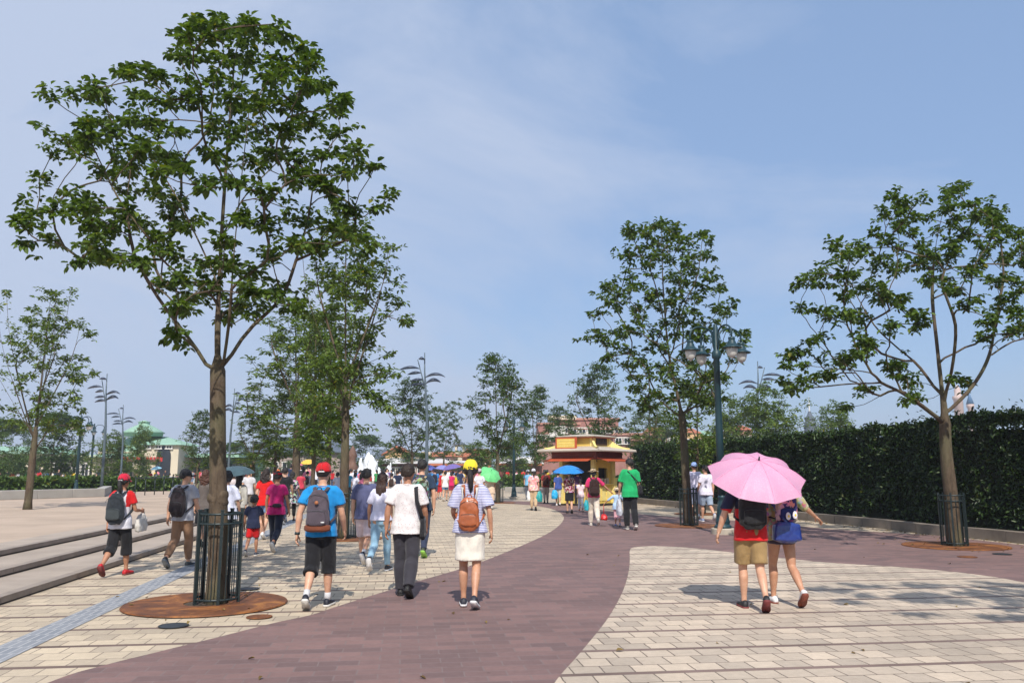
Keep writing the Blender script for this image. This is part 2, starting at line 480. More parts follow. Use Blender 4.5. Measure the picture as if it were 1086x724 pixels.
def tree_plate(p, r, label):
    mb = MB(); z = p.z + .014
    rin = .26
    nseg = 72
    ring = lambda rr, zz: [V((rr * math.cos(2 * PI * k / nseg), rr * math.sin(2 * PI * k / nseg), zz)) for k in range(nseg)]
    vs = ring(r, 0) + ring(r - .01, .014) + ring(rin, .014) + ring(rin, 0)
    fs = []
    for j in range(3):
        for k in range(nseg): fs.append((j * nseg + k, j * nseg + (k + 1) % nseg, (j + 1) * nseg + (k + 1) % nseg, (j + 1) * nseg + k))
    mb.add(vs, fs)
    mb.add([V((rin * 1.05 * math.cos(2 * PI * k / 24), rin * 1.05 * math.sin(2 * PI * k / 24), .005)) for k in range(24)], [tuple(range(24))], 1)
    o = mb.build('tree_plate', [RUST, SOIL], loc=(p.x, p.y, p.z + .006))
    return tag(o, label, 'tree plate', 'rusty round plates around the tree feet')
def tree_guard(p, label, h=1.1, r=.26, nb=20, proto=[None]):
    if proto[0] is None:
        t = empty('tree_guard', p)
        mb = MB()
        for zz in (.06, h * .86, h * .965):
            pts = [V((r * math.cos(2 * PI * k / 36), r * math.sin(2 * PI * k / 36), zz)) for k in range(37)]
            mb = MB(); mb.tube(pts, .008, 6, flat=(.7, 2.0), up=(0, 0, 1), cap=False)
            mb.build('hoop', DARKM, t, True)
        for k in range(nb):
            a = 2 * PI * (k + .3) / nb; thick = k % 4 == 0
            q = MB(); x, y = r * math.cos(a), r * math.sin(a)
            if thick:
                q.box((x, y, h / 2), (.034, .034, h), a); q.box((x, y, h + .008), (.042, .042, .016), a)
            else: q.tube([(x, y, .05), (x, y, h * .965)], .007, 6)
            q.build('post' if thick else 'bar', DARKM, t)
        proto[0] = t
    else: t = dup(proto[0], p, random.uniform(0, 1))
    return tag(t, label, 'tree guard', 'dark metal guards around tree trunks')
# ------------------------------------------------------------------ trees
BARK = None
def bark(name, c1, c2):
    m, nt, b, o_ = newmat(name)
    co = coords(nt, (1, 1, .35))
    n = N(nt, 'ShaderNodeTexNoise', Scale=16.0, Detail=8.0, Roughness=.7, Distortion=.6); nt.links.new(co, n.inputs['Vector'])
    n3 = N(nt, 'ShaderNodeTexNoise', Scale=3.0, Detail=3.0); nt.links.new(co, n3.inputs['Vector'])
    cc = ramp(nt, n.outputs[0], [(.3, c1), (.7, c2)])
    f = ramp(nt, n3.outputs[0], [(.45, (0, 0, 0)), (.62, (.5, .5, .5))])
    cc = mix(nt, f, cc, (.13, .13, .07, 1))
    nt.links.new(cc, b.inputs['Base Color']); b.inputs['Roughness'].default_value = .9
    b.inputs['Specular IOR Level'].default_value = .2
    bump(nt, b, n.outputs[0], .8, .02); return m
BARK = bark('bark', (.048, .034, .024, 1), (.145, .108, .074, 1))
LEAF = leafmat('glossy_leaf', (.030, .062, .012, 1), (.092, .152, .028, 1), .36)
LEAF2 = leafmat('fresh_leaf', (.050, .092, .018, 1), (.125, .19, .038, 1))
LEAF3 = leafmat('dense_leaf', (.032, .066, .016, 1), (.082, .138, .032, 1), .32)
LEAFR = leafmat('reddish_leaf', (.06, .07, .025, 1), (.12, .10, .04, 1), .3)
LEAFH = leafmat('hedge_leaf', (.008, .022, .005, 1), (.034, .066, .013, 1), .12, .42)

def resample(poly, step=.18):
    s = spline(poly, 10); out = [s[0]]; acc = 0
    for a, b_ in zip(s, s[1:]):
        acc += (b_ - a).length
        if acc >= step: out.append(b_); acc = 0
    if (out[-1] - s[-1]).length > .02: out.append(s[-1])
    return out
def grow(leaders, targets, rng, fork_z, r_base, taper_trunk=.8, step=.18, up_bias=.35, power=.5, r_tip=.006, k=.7):
    klimb = k
    pos = []; par = []; dr = []
    def add_path(pts, parent):
        last = parent
        for p in pts:
            d = (p - pos[last]) if last >= 0 else V((0, 0, 1))
            if last >= 0 and d.length < 1e-4: continue
            pos.append(p); par.append(last); dr.append(d.normalized() if d.length > 0 else V((0, 0, 1))); last = len(pos) - 1
        return last
    tips = []
    for i, ld in enumerate(leaders):
        pts = resample(ld, step)
        if i == 0: tips.append(add_path(pts, -1))
        else:
            k = min(range(len(pos)), key=lambda q: (pos[q] - pts[0]).length + (0 if pos[q].z <= pts[0].z + .15 else .5))
            tips.append(add_path(pts[1:], k))
    n0 = len(pos)
    fork = V((leaders[0][0].x, leaders[0][0].y, fork_z))
    targets = sorted(targets, key=lambda t: (t - fork).length)
    ends = list(tips)
    for t in targets:
        P = np.array([tuple(p) for p in pos]); DD = np.array([tuple(d) for d in dr]); T = np.array(tuple(t))
        v = T - P; L = np.linalg.norm(v, axis=1) + 1e-6; vn = v / L[:, None]
        cosang = (vn * DD).sum(1)
        fz = .35 * np.maximum(0, P[:, 2] - T[2])
        cost = L * (1 + .9 * (1 - cosang)) + fz + 1e3 * (P[:, 2] < fork_z * .97)
        k = int(np.argmin(cost)); p0 = pos[k]; L0 = (t - p0).length
        if L0 < .05: ends.append(k); continue
        m0 = (dr[k] * .7 + (t - p0).normalized() * .5) * L0 * .9
        m1 = ((t - p0).normalized() * .8 + V((0, 0, up_bias)) + V((rng.uniform(-.25, .25), rng.uniform(-.25, .25), rng.uniform(-.2, .2)))) * L0 * .8
        ns = max(2, int(L0 / step)); pts = []
        for q in range(1, ns + 1):
            u = q / ns; h00 = 2 * u ** 3 - 3 * u ** 2 + 1; h10 = u ** 3 - 2 * u ** 2 + u; h01 = -2 * u ** 3 + 3 * u ** 2; h11 = u ** 3 - u ** 2
            pt = p0 * h00 + m0 * h10 + t * h01 + m1 * h11
            if q < ns: pt += V((rng.gauss(0, 1), rng.gauss(0, 1), rng.gauss(0, 1))) * .018 * min(1, L0)
            pts.append(pt)
        ends.append(add_path(pts, k))
    n = len(pos); kids = [[] for _ in range(n)]; w = [0.0] * n
    for i in range(n):
        if par[i] >= 0: kids[par[i]].append(i)
    for e in ends: w[e] += 1
    for i in range(n - 1, -1, -1):
        if par[i] >= 0: w[par[i]] += max(w[i], .6)
    r = [r_tip * max(x, .6) ** power for x in w]
    f = (r_base * taper_trunk) / r[0]
    r = [r_tip + (x - r_tip) * f * (klimb if w[i] < .75 * w[0] else 1) if x > r_tip else x for i, x in enumerate(r)]
    for i in range(n):                     # trunk flares to its foot
        if pos[i].z - pos[0].z < fork_z - pos[0].z:
            u = (pos[i].z - pos[0].z) / max(.1, fork_z - pos[0].z)
            if w[i] > .8 * w[0]: r[i] = max(r[i], r_base * (1 - (1 - taper_trunk) * min(1, u * 1.2)) * (1 + .22 * max(0, 1 - u * 9) ** 2))
    return pos, par, dr, kids, w, r, ends
def wood(name, sk, rng, knob=0):
    pos, par, dr, kids, w, r, ends = sk
    mb = MB(); n = len(pos)
    starts = [(0, None)]
    while starts:
        i, p = starts.pop()
        chain = [] ; rad = []
        if p is not None: chain.append(pos[p]); rad.append(min(r[p] * .9, r[i] * 1.3))
        while True:
            chain.append(pos[i]); rad.append(r[i])
            if not kids[i]: break
            ks = sorted(kids[i], key=lambda q: -w[q])
            for q in ks[1:]: starts.append((q, i))
            i = ks[0]
        if len(chain) < 2: continue
        big = max(rad) > .05
        if knob and max(rad) > .09:
            rad = [x * (1 + .07 * noise.noise((q * .31, 3.3, rad[0] * 50))) for q, x in enumerate(rad)]
        mb.tube(chain, rad, 14 if big else (7 if max(rad) > .02 else 5), cap=big)
    return mb
def leaf_arrays(cent, axis, ldir, size, asp, rng):
    """six-point leaves folded along the midrib: two quads each -> (2K,4,3) with shared edge kept separate"""
    c = np.array(cent); d = np.array(ldir); nrm = np.array(axis)
    d /= np.linalg.norm(d, axis=1)[:, None] + 1e-9
    s = np.cross(d, nrm); s /= np.linalg.norm(s, axis=1)[:, None] + 1e-9
    u = np.cross(s, d); L = np.array(size)[:, None]; W = L * asp
    b = c; t = c + d * L - u * L * .22
    m1 = c + d * L * .33; m2 = c + d * L * .72 - u * L * .08
    l1 = m1 + s * W * .5 + u * W * .28; l2 = m2 + s * W * .42 + u * W * .2
    r1 = m1 - s * W * .5 + u * W * .28; r2 = m2 - s * W * .42 + u * W * .2
    return b, l1, l2, t, r2, r1
def leaves_mesh(name, cent, nrm, ldir, size, m, rng, asp=.42):
    b, l1, l2, t, r2, r1 = leaf_arrays(cent, nrm, ldir, size, asp, rng)
    K = len(b)
    vs = np.stack([b, l1, l2, t, r2, r1], 1).reshape(-1, 3)
    me = bpy.data.meshes.new(name)
    me.vertices.add(K * 6); me.vertices.foreach_set('co', vs.reshape(-1).astype(np.float32))
    base = (np.arange(K) * 6)[:, None]
    loops = np.concatenate([base + np.array([0, 1, 2, 3]), base + np.array([0, 3, 4, 5])], 1).reshape(-1)
    me.loops.add(len(loops)); me.loops.foreach_set('vertex_index', loops.astype(np.int32))
    me.polygons.add(K * 2); me.polygons.foreach_set('loop_start', np.arange(0, K * 8, 4, dtype=np.int32))
    me.update(calc_edges=True); me.materials.append(m)
    return me
def rosettes(sk, targets_r, rng, leaf=.13, per=11, spread=.11, droop=.35, subs=2, jit=.16, along_p=.25, asp=.42):
    """whorls of hanging leaves at branch ends"""
    pos, par, dr, kids, w, r, ends = sk
    C, NN, LD, S = [], [], [], []
    def whorl(p, d, k, sc):
        for q in range(k):
            a = rng.uniform(0, 2 * PI); el = rng.uniform(-.5, .75)
            h = V((math.cos(a), math.sin(a), 0)) * math.cos(el) + V((0, 0, math.sin(el)))
            if rng.random() < .3: sc = sc * rng.uniform(.75, 1.0)
            ld = (h + d * .35 + V((0, 0, -droop * rng.uniform(.3, 1.6)))).normalized()
            C.append(tuple(p + h * spread * sc * rng.uniform(.1, .9))); LD.append(tuple(ld))
            NN.append(tuple(V((rng.gauss(0, .3), rng.gauss(0, .3), 1)))); S.append(leaf * sc * rng.uniform(.7, 1.2))
    for e in ends:
        p = pos[e]; d = dr[e]
        whorl(p, d, per, 1)
        for _ in range(subs):
            whorl(p + V((rng.gauss(0, jit), rng.gauss(0, jit), rng.gauss(0, jit * .75))), d, int(per * .8), .95)
    for i in range(len(pos)):
        if w[i] <= 3 and rng.random() < (along_p if w[i] > 1.2 else along_p * 1.8) and par[i] >= 0 and len(pos) > 50:
            whorl(pos[i], dr[i], max(3, per // 3), .85)
    return C, NN, LD, S
def make_tree(base, leaders, targets, rng, fork_z, r_base, m, leafkw, name='street_tree', growkw={}):
    lz = [[p - base for p in ld] for ld in leaders]; tg = [t - base for t in targets]
    sk = grow(lz, tg, rng, fork_z - base.z, r_base, **growkw)
    root = empty(name, base)
    tr = wood('trunk', sk, rng, 1).build('trunk', BARK, root, True)
    C, NN, LD, S = rosettes(sk, None, rng, **leafkw)
    cr = link('crown', leaves_mesh('crown', C, NN, LD, S, m, rng, leafkw.get('asp', .46)), root)
    KIDS[root.name] = [tr, cr]
    return root

def from_crop(x, y, x0, y0, s): return (x / s + x0, y / s + y0)
rng = random.Random(11)
# --- the big tree at the left, limb by limb
B1 = ground_at(229, 640); Y1 = B1.y
def L1(pts): return [at_y(px, py, Y1 + dy) for px, py, dy in pts]
leaders = [[B1 + V((0, 0, -.05))] + L1([(231.5, 560, 0), (231, 480, 0), (231, 400, 0), (231, 340, .05), (235, 250, .15), (241, 160, .1), (249, 60, 0)]),
           L1([(235, 398, -.05), (243, 340, -.25), (248, 270, -.5), (256, 190, -.6), (265, 110, -.5)]),
           L1([(227, 400, 0), (205, 365, -.1), (178, 330, -.2), (158, 300, -.3), (141, 265, -.45), (135, 215, -.5), (140, 170, -.5)]),
           L1([(236, 392, 0), (262, 352, .15), (298, 316, .3), (314, 276, .5), (327, 230, .6), (333, 190, .6)]),
           L1([(231, 300, .1), (208, 250, .5), (185, 205, .8), (150, 150, 1.0)]),
           L1([(236, 250, .2), (262, 205, .8), (300, 165, 1.3), (318, 130, 1.5)])]
tc1 = [(370,51),(420,50),(480,47),(530,46),(355,75),(410,70),(460,70),(520,75),(570,100),(345,110),(380,110),(430,110),(490,115),(540,130),(590,130),(250,140),(300,140),(360,150),(410,160),(460,170),(520,160),(590,160),(620,165),(100,190),(130,175),(165,170),(200,185),(280,190),(330,190),(380,200),(450,210),(500,200),(560,210),(655,190),(645,215),(160,245),(190,240),(120,265),(100,295),(150,280),(210,250),(250,235),(290,230),(330,250),(400,250),(440,260),(500,250),(540,250),(590,240),(640,260),(680,290),(220,290),(270,290),(320,300),(250,330),(300,330),(350,330),(420,300),(480,310),(530,300),(570,310),(620,300),(660,330),(720,320),(75,345),(130,370),(160,385),(200,330),(240,370),(300,370),(345,390),(400,350),(460,350),(500,370),(560,350),(610,350),(640,370),(745,375),(720,400),(680,400),(40,420),(70,405),(100,405),(50,440),(60,465),(100,460),(180,400),(210,440),(160,430),(190,470),(230,490),(160,500),(240,410),(270,430),(320,410),(340,440),(300,460),(270,500),(330,490),(380,420),(430,460),(470,420),(520,440),(560,400),(600,420),(640,430),(680,450),(700,480),(350,530),(310,540),(390,500),(400,540),(440,500),(480,530),(520,490),(560,470),(610,470),(350,580),(345,600),(340,640),(400,560),(430,600),(460,580),(490,560),(500,590),(540,560),(560,590)]
def targets_from(tc, x0, y0, s, Y, cxp, halfw, dep, rng, extra=.45):
    out = []
    for x, y in tc:
        px, py = from_crop(x, y, x0, y0, s)
        u = min(1, abs(px - cxp) / halfw)
        dm = dep * math.sqrt(max(.04, 1 - u * u))
        out.append(at_y(px, py, Y + rng.uniform(-dm, dm)))
        if rng.random() < extra and u < .75:
            out.append(at_y(px + rng.uniform(-9, 9), py + rng.uniform(-7, 7), Y + rng.uniform(-dm, dm)))
    return out
t1 = targets_from(tc1, 0, 0, 1.809, Y1, 232, 205, 1.9, rng, .95)
T1 = make_tree(B1, leaders, t1, rng, at_y(231, 392, Y1).z, .122, LEAF, dict(leaf=.112, per=16, spread=.085, subs=5, jit=.088, along_p=.07, asp=.58), growkw=dict(r_tip=.006, power=.5, k=.5))
tag(T1, 'tall broad-crowned tree at left, its thick trunk rising from the nearest rusty plate', 'tree', 'trees planted along the plaza')
# --- the right tree
B2 = ground_at(1013, 579); Y2 = B2.y
def L2(pts):
    out = []
    for x, y, dy in pts:
        px, py = from_crop(x, y, 830, 190, 2.785); out.append(at_y(px, py, Y2 + dy))
    return out
leaders = [[B2 + V((0, 0, -.05)), at_y(1009, 530, Y2), at_y(1003.5, 480, Y2)] + L2([(478, 690, 0), (468, 600, 0), (455, 480, .1), (442, 340, .2), (452, 200, .1), (482, 60, 0)]),
           L2([(476, 650, 0), (500, 560, -.5), (511, 440, -.9), (492, 370, -1.1), (470, 300, -1.2), (500, 220, -1.2)]),
           L2([(480, 695, 0), (560, 612, .3), (610, 520, .5), (632, 400, .6), (652, 290, .6), (645, 190, .6)]),
           L2([(608, 525, .5), (660, 490, 1.0), (730, 455, 1.6), (800, 380, 1.8)]),
           L2([(466, 640, 0), (400, 550, .3), (330, 490, .6), (270, 430, .8), (212, 330, 1.0), (170, 230, 1.0)]),
           L2([(468, 712, 0), (370, 640, -.6), (290, 600, -1.0), (262, 572, -1.2), (160, 560, -1.4), (70, 550, -1.5)]),
           L2([(292, 602, -1.0), (200, 604, -.5), (120, 612, -.3), (30, 620, 0)]),
           L2([(372, 632, -.6), (320, 625, .4), (240, 665, .9), (190, 672, 1.1)])]
tc2 = [(45,310),(80,300),(130,260),(155,200),(200,225),(240,210),(270,165),(300,170),(300,100),(340,90),(350,60),(400,65),(380,110),(430,110),(490,40),(520,30),(490,80),(540,70),(560,110),(600,90),(640,110),(620,130),(660,150),(620,170),(690,170),(700,210),(650,240),(600,210),(560,160),(500,130),(460,150),(510,180),(340,150),(380,160),(400,200),(350,200),(300,230),(270,250),(330,270),(390,250),(440,230),(500,240),(580,250),(560,280),(610,300),(680,300),(700,330),(430,300),(490,290),(520,330),(280,320),(240,320),(210,290),(150,290),(120,310),(300,350),(340,370),(380,400),(400,440),(180,350),(130,400),(90,390),(50,380),(180,400),(240,420),(200,410),(310,430),(550,370),(600,420),(660,360),(680,380),(690,440),(670,460),(600,470),(520,590),(340,550),(360,580),(310,560),(240,470),(260,490),(110,470),(90,480),(40,515),(20,520),(70,510),(100,530),(160,540),(200,550),(230,520),(90,590),(140,580),(60,590),(5,555),(10,600),(60,600),(240,620),(400,650),(370,650),
 (740,180),(760,230),(790,290),(820,340),(740,300),(800,400),(770,370),(840,420),(760,440),(720,250),(860,380)]
t2 = targets_from(tc2, 830, 190, 2.785, Y2, 1010, 185, 2.3, rng, .85)
T2 = make_tree(B2, leaders, t2, rng, at_y(1000, 436, Y2).z, .15, LEAF, dict(leaf=.135, per=15, spread=.10, subs=5, jit=.105, along_p=.07, asp=.58), growkw=dict(r_tip=.007, power=.5, k=.7))
tag(T2, 'leaning wide-crowned tree at far right, in front of the tall dark hedge', 'tree', 'trees planted along the plaza')

def proc_tree(h, rad, fork, rb, seed, nt=110, m=LEAF2, leaf=.15, per=9, subs=2, jit=.17, shape=.45, name='street_tree', nl=5, rise=1.0, along=.16, low=.0, gap=-.05):
    """a procedural crown: scaffold limbs leaving a leader, whorls through an uneven envelope"""
    rng = random.Random(seed); base = V((0, 0, 0))
    bend = V((rng.uniform(-.2, .2), rng.uniform(-.2, .2), 0))
    leaders = [[V((0, 0, -.05)), V((0, 0, fork * .5)) + bend * .15, V((0, 0, fork)) + bend * .3, V((0, 0, fork + (h - fork) * .5)) + bend, V((0, 0, h * .97)) + bend * 1.5]]
    ph = rng.uniform(0, 6.28); lob = []
    for k in range(nl):
        a = ph + 2 * PI * k / nl + rng.uniform(-.35, .35); z0 = fork + (h - fork) * rng.uniform(-.04, .3)
        rr = rad * rng.uniform(.65, 1.0); z1 = z0 + (h - z0) * rng.uniform(.35, .8) * rise
        dv = V((math.cos(a), math.sin(a), 0)); p0 = V((0, 0, z0)) + bend * .3
        leaders.append([p0, p0 + dv * rr * .4 + V((0, 0, (z1 - z0) * .35)), p0 + dv * rr * .75 + V((0, 0, (z1 - z0) * .7)), dv * rr * .9 + V((0, 0, z1))])
        lob.append((dv * rr * .75 + V((0, 0, z0 + (z1 - z0) * .8))))
    tg = []
    tries = 0
    while len(tg) < nt and tries < 9000:
        tries += 1
        u = rng.uniform(low, 1); z = fork * .92 + (h - fork * .92) * u
        R0 = rad * (math.sin(PI * min(1, (u * .82 + .14))) ** .6) * (1 - shape * u * .5)
        a = rng.uniform(0, 2 * PI); q = math.sqrt(rng.random())
        nz = .75 + .5 * noise.noise((math.cos(a) * 1.3 + seed, math.sin(a) * 1.3, u * 3))
        p = V((math.cos(a), math.sin(a), 0)) * R0 * q * nz + V((0, 0, z)) + bend * u
        dense = noise.noise(p * (1.6 / max(rad, .5)) + V((seed * 3.1, 0, 0)))
        if dense < gap and rng.random() < .9: continue
        if q < .3 and rng.random() < .5: continue
        tg.append(p)
    return make_tree(base, leaders, tg, rng, fork, rb, m, dict(leaf=leaf, per=per, spread=leaf * .85, subs=subs, jit=jit, along_p=along), name=name, growkw=dict(r_tip=.006, step=.25))
TG = 'trees planted along the plaza'
def px_tree(px, py, top, **kw):
    """a tree whose foot stands at a photo point, tall enough to reach row `top`"""
    p = ground_at(px, py); z = at_y(px, top, p.y).z
    return p, z - p.z
def stand(proto, p, h, h0, rz, sx=1.0):
    s = h / h0
    return s
def put_new(px, py, top, rad_px, label, seed, fork=.36, **kw):
    p, h = px_tree(px, py, top); r = rad_px / FPX * p.y
    kw.setdefault('rb', .012 * h + .02)
    t = proc_tree(h, r, h * fork, seed=seed, **kw); t.location = p
    tag(t, label, 'tree', TG); t['h'] = 0; del t['h']
    return t, h, p
def put_copy(src, px, py, top, rz, label, wide=1.0, group=TG):
    root, h0, _ = src; p, h = px_tree(px, py, top); s = h / h0
    t = dup(root, p, rz, (s * wide, s * wide, s)); tag(t, label, 'tree', group); return t

SRC = {}
SRC['mid'] = put_new(364, 571.5, 214, 76, 'tall slim tree with a guard, first behind the big left tree', 21, fork=.36, nt=112, m=LEAF2, nl=6, leaf=.14, shape=.3, per=13, subs=5, jit=.13, gap=.06)
B3 = ground_at(731, 557.5); Y3 = B3.y
def L3(pts):
    out = []
    for x, y, dy in pts:
        px, py = from_crop(x, y, 600, 200, 2.585); out.append(at_y(px, py, Y3 + dy))
    return out
leaders = [[B3 + V((0, 0, -.05)), at_y(727, 500, Y3)] + L3([(320, 640, 0), (305, 560, 0), (287, 480, .1), (275, 380, .2), (266, 250, .1), (262, 95, 0)]),
           L3([(318, 630, 0), (270, 590, -.3), (200, 530, -.7), (135, 470, -1.0), (95, 415, -1.1)]),
           L3([(288, 490, 0), (230, 400, .7), (190, 350, 1.1), (150, 300, 1.4), (118, 268, 1.5)]),
           L3([(275, 390, .2), (238, 240, -.3), (202, 175, -.5), (180, 125, -.5)]),
           L3([(320, 625, 0), (370, 540, .5), (402, 430, .8), (440, 340, .9)]),
           L3([(287, 470, .1), (322, 330, -.7), (360, 240, -1.0), (375, 135, -1.0)]),
           L3([(322, 620, 0), (400, 560, -.8), (465, 490, -1.2), (485, 420, -1.2)])]
tc3 = [(262,95),(240,110),(220,130),(180,120),(165,125),(275,120),(300,130),(330,135),(375,125),(250,150),(220,165),(280,160),(310,165),(340,190),(380,175),(170,175),(200,185),(250,190),(220,210),(290,200),(330,210),(355,235),(165,230),(240,240),(280,240),(310,255),(395,245),(425,265),(130,260),(110,265),(180,265),(200,260),(250,280),(300,280),(350,290),(380,270),(150,290),(170,300),(230,300),(280,310),(320,310),(120,310),(95,340),(70,345),(140,330),(190,330),(250,330),(300,340),(350,330),(420,330),(460,320),(440,340),(210,360),(270,370),(320,370),(370,370),(400,380),(80,390),(100,400),(65,410),(130,395),(160,400),(200,395),(240,400),(290,400),(340,410),(380,410),(440,390),(480,400),(110,430),(150,430),(180,450),(230,440),(280,450),(330,450),(380,450),(430,430),(480,430),(120,460),(160,480),(210,480),(260,490),(300,490),(350,490),(400,480),(450,470),(180,510),(230,520),(280,530),(330,530),(380,520),(430,510),(200,550),(250,560),(300,570),(350,560),(400,550),(240,600),(370,590),(210,580),(410,590)]
t3 = targets_from(tc3, 600, 200, 2.585, Y3, 706, 84, 1.9, rng, .95)
T3 = make_tree(B3, leaders, t3, rng, at_y(724, 442, Y3).z, .135, LEAF, dict(leaf=.16, per=14, spread=.11, subs=4, jit=.13, along_p=.08, asp=.55), growkw=dict(r_tip=.007, power=.5, k=.6))
tag(T3, 'tall tree in a dark guard beside the four-armed street lamp', 'tree', 'trees planted along the plaza')
SRC['right'] = (T3, at_y(706, 231, Y3).z - B3.z, B3)
SRC['bare'] = put_new(29, 540, 309, 66, 'sparse upright tree standing on the sandy terrace at far left', 5, fork=.28, nt=115, m=LEAF2, nl=9, leaf=.15, per=12, subs=4, jit=.12, rb=.13, shape=-.1, rise=1.25, low=.12, along=.3)
SRC['center'] = put_new(528, 533, 377, 44, 'round-headed tree with a guard just right of the woman in the yellow cap', 8, fork=.34, nt=135, m=LEAF3, leaf=.18, per=12, subs=3, jit=.2, rb=.11, shape=.3, nl=8, gap=-.15)
SRC['low'] = put_new(331, 545, 332, 55, 'leafy tree among the group of trunks behind the red-capped man, left one', 13, fork=.32, nt=120, m=LEAF2, leaf=.19, per=11, subs=3, jit=.2, rb=.09, shape=.2)
put_copy(SRC['low'], 347, 539, 300, 2.1, 'leafy tree whose trunk is just left of the slim tall tree')
put_copy(SRC['mid'], 313.5, 532, 318, 1.2, 'tree with the leftmost trunk of the group behind the red-capped man', 1.5)
put_copy(SRC['center'], 437, 523, 404, 1.9, 'small airy tree in front of the tall leaf-bladed pole in the middle', 1.15)
put_copy(SRC['center'], 567, 524, 411, 3.6, 'tree between the green lamp post and the kiosk', 1.0)
put_copy(SRC['center'], 636, 523, 388, 2.4, 'tree rising directly behind the yellow kiosk', 1.1)
put_copy(SRC['low'], 741, 545, 372, 4.2, 'slender tree half hidden behind the tree by the street lamp')
put_copy(SRC['mid'], 268, 528, 436, .4, 'small tree above the woman with the cream backpack', 1.6)
put_copy(SRC['center'], 207, 527, 436, 5.0, 'small tree just left of the big trunk, before the pale gatehouse', .95)
put_copy(SRC['low'], 290, 525, 400, 3.0, 'tree right of the big trunk behind the woman in magenta', 1.2)
put_copy(SRC['mid'], 690, 523, 420, 2.2, 'light tree beyond the hedge right of the kiosk', 1.6)
put_copy(SRC['right'], 470, 518, 425, 4.4, 'reddish-tinged small tree behind the leaf-bladed pole', .9)
put_copy(SRC['center'], 597, 518, 432, 1.1, 'small tree over the left end of the kiosk roof', 1.1)
# bushy trees far behind
SRC['bushy'] = put_new(820, 523, 409, 52, 'bushy light green tree looking over the hedge at right', 44, fork=.2, nt=240, m=LEAF2, leaf=.26, per=11, subs=3, jit=.3, shape=.5, rb=.12, nl=7)
put_copy(SRC['bushy'], 888, 520, 428, 2.2, 'low tree top looking over the hedge left of the leaning tree')
put_copy(SRC['bushy'], 780, 521, 422, 4.0, 'pale tree top over the hedge just right of the street lamp')
SRC['dark'] = put_new(52, 517, 439, 60, 'dense dark green tree behind the sparse tree on the terrace', 52, fork=.2, nt=300, m=LEAF3, leaf=.26, per=12, subs=3, jit=.32, shape=.35, rb=.14, nl=8)
put_copy(SRC['dark'], 4, 516, 446, 1.7, 'dense dark tree at the left edge of the photo')
put_copy(SRC['dark'], -30, 520, 440, 2.7, 'dense dark tree just outside the left edge')
put_copy(SRC['bushy'], 116, 518, 458, 3.1, 'wide bushy tree between the left lamp post and the capped woman', 1.15)
put_copy(SRC['bushy'], 147, 516, 450, 5.5, 'tree in front of the green domed roof', .72)
put_copy(SRC['dark'], 385, 512, 462, .7, 'dark round tree behind the white fountain', 1.2)
put_copy(SRC['bushy'], 505, 514, 468, 1.9, 'low bushy tree beyond the yellow-capped woman', 1.6)
put_copy(SRC['bushy'], 545, 513, 457, 4.9, 'bushy tree behind the street lamp in the middle', 1.4)
put_copy(SRC['dark'], 250, 512, 470, 3.9, 'dark round tree beyond the grey umbrella', 1.3)
put_copy(SRC['dark'], 320, 512, 466, 5.3, 'distant dark tree behind the group of trunks', 1.5)
put_copy(SRC['bushy'], 705, 512, 440, 3.3, 'tree beyond the hedge behind the leaning trunk and two men in white', 1.3)
put_copy(SRC['dark'], 438, 511, 480, 2.3, 'low dark tree in front of the orange gabled house', 1.5)
# the next trees of the right row, beside and behind the camera: they shade the island paving
t = put_copy((T2, 1.0, B2), 731, 557.5, 231, 2.4, 'tree of the right row standing beside the photographer')
t.location = (8.5, 4.0, 0); t.scale = (1, 1, 1)
t = put_copy(SRC['right'], 731, 557.5, 231, 3.0, 'tree of the right row standing behind the photographer')
t.location = (5.2, -1.5, 0); t.scale = (.9, .9, .8)

tree_plate(V((B1.x - .1, B1.y - .05, .01)), .95, 'rusty steel plate around the thick trunk of the big left tree')
tree_guard(V((B1.x, B1.y, .02)), 'dark metal bar guard around the big left trunk')
tree_plate(V((B2.x, B2.y, .01)), 1.05, 'rusty steel plate under the leaning tree on the plum paving')
tree_guard(V((B2.x, B2.y, .02)), 'dark metal bar guard around the leaning tree at right')
for px, py, rr, a in ((365, 571, .9, 'slim tree behind the red-capped man'), (731, 557.5, 1.0, 'tree beside the four-armed street lamp'), (528, 533, .9, 'tree right of the yellow cap'), (313.5, 532, .8, 'leftmost trunk behind the red-capped man'), (741, 545, .9, 'slender tree behind the two men in white')):
    g = ground_at(px, py)
    tree_plate(V((g.x, g.y, g.z + .004)), rr, 'rusty steel plate around the ' + a)
    tree_guard(g, 'dark metal bar guard around the ' + a)
def cover(px, py, r, m, label, name='manhole_cover'):
    g = at(px, py); mb = MB()
    mb.lathe([(r, 0), (r, .006), (r * .93, .008), (r * .9, .004), (r * .3, .005), (0.001, .006)], 40)
    tag(mb.build(name, m, loc=(g.x, g.y, .013)), label, 'cover', 'round covers let into the paving')
IRON = plain('cast_iron', (.045, .05, .055, 1), .5, .2, 20, metal=.5)
# the burl on the big trunk
q = MB(); bz = at_y(232, 527, Y1).z
for dx_, dz_, rr_ in ((-.03, .02, .12), (-.06, -.02, .12), (-.02, -.07, .115)):
    q.ell((dx_, -.005, bz + dz_), (rr_, rr_ * .9, rr_ * .8), 16, 12)
me_ = fuse(q, .02, 14, 'burl'); wrinkle(me_, .012, 12, 1, 4); me_.materials.append(BARK); link('burl', me_, T1, True)
cover(184, 664.5, .15, IRON, 'small dark round cover in the cream paving below the rusty plate')
cover(264, 625, .14, IRON, 'small dark round cover behind the rusty plate')
cover(275, 655, .14, RUST, 'small rusty round cover beside the big rusty plate')
cover(1063, 588, .17, IRON, 'small dark round cover by the leaning tree')
cover(1026, 591, .17, RUST, 'faint rusty round cover in front of the leaning tree')
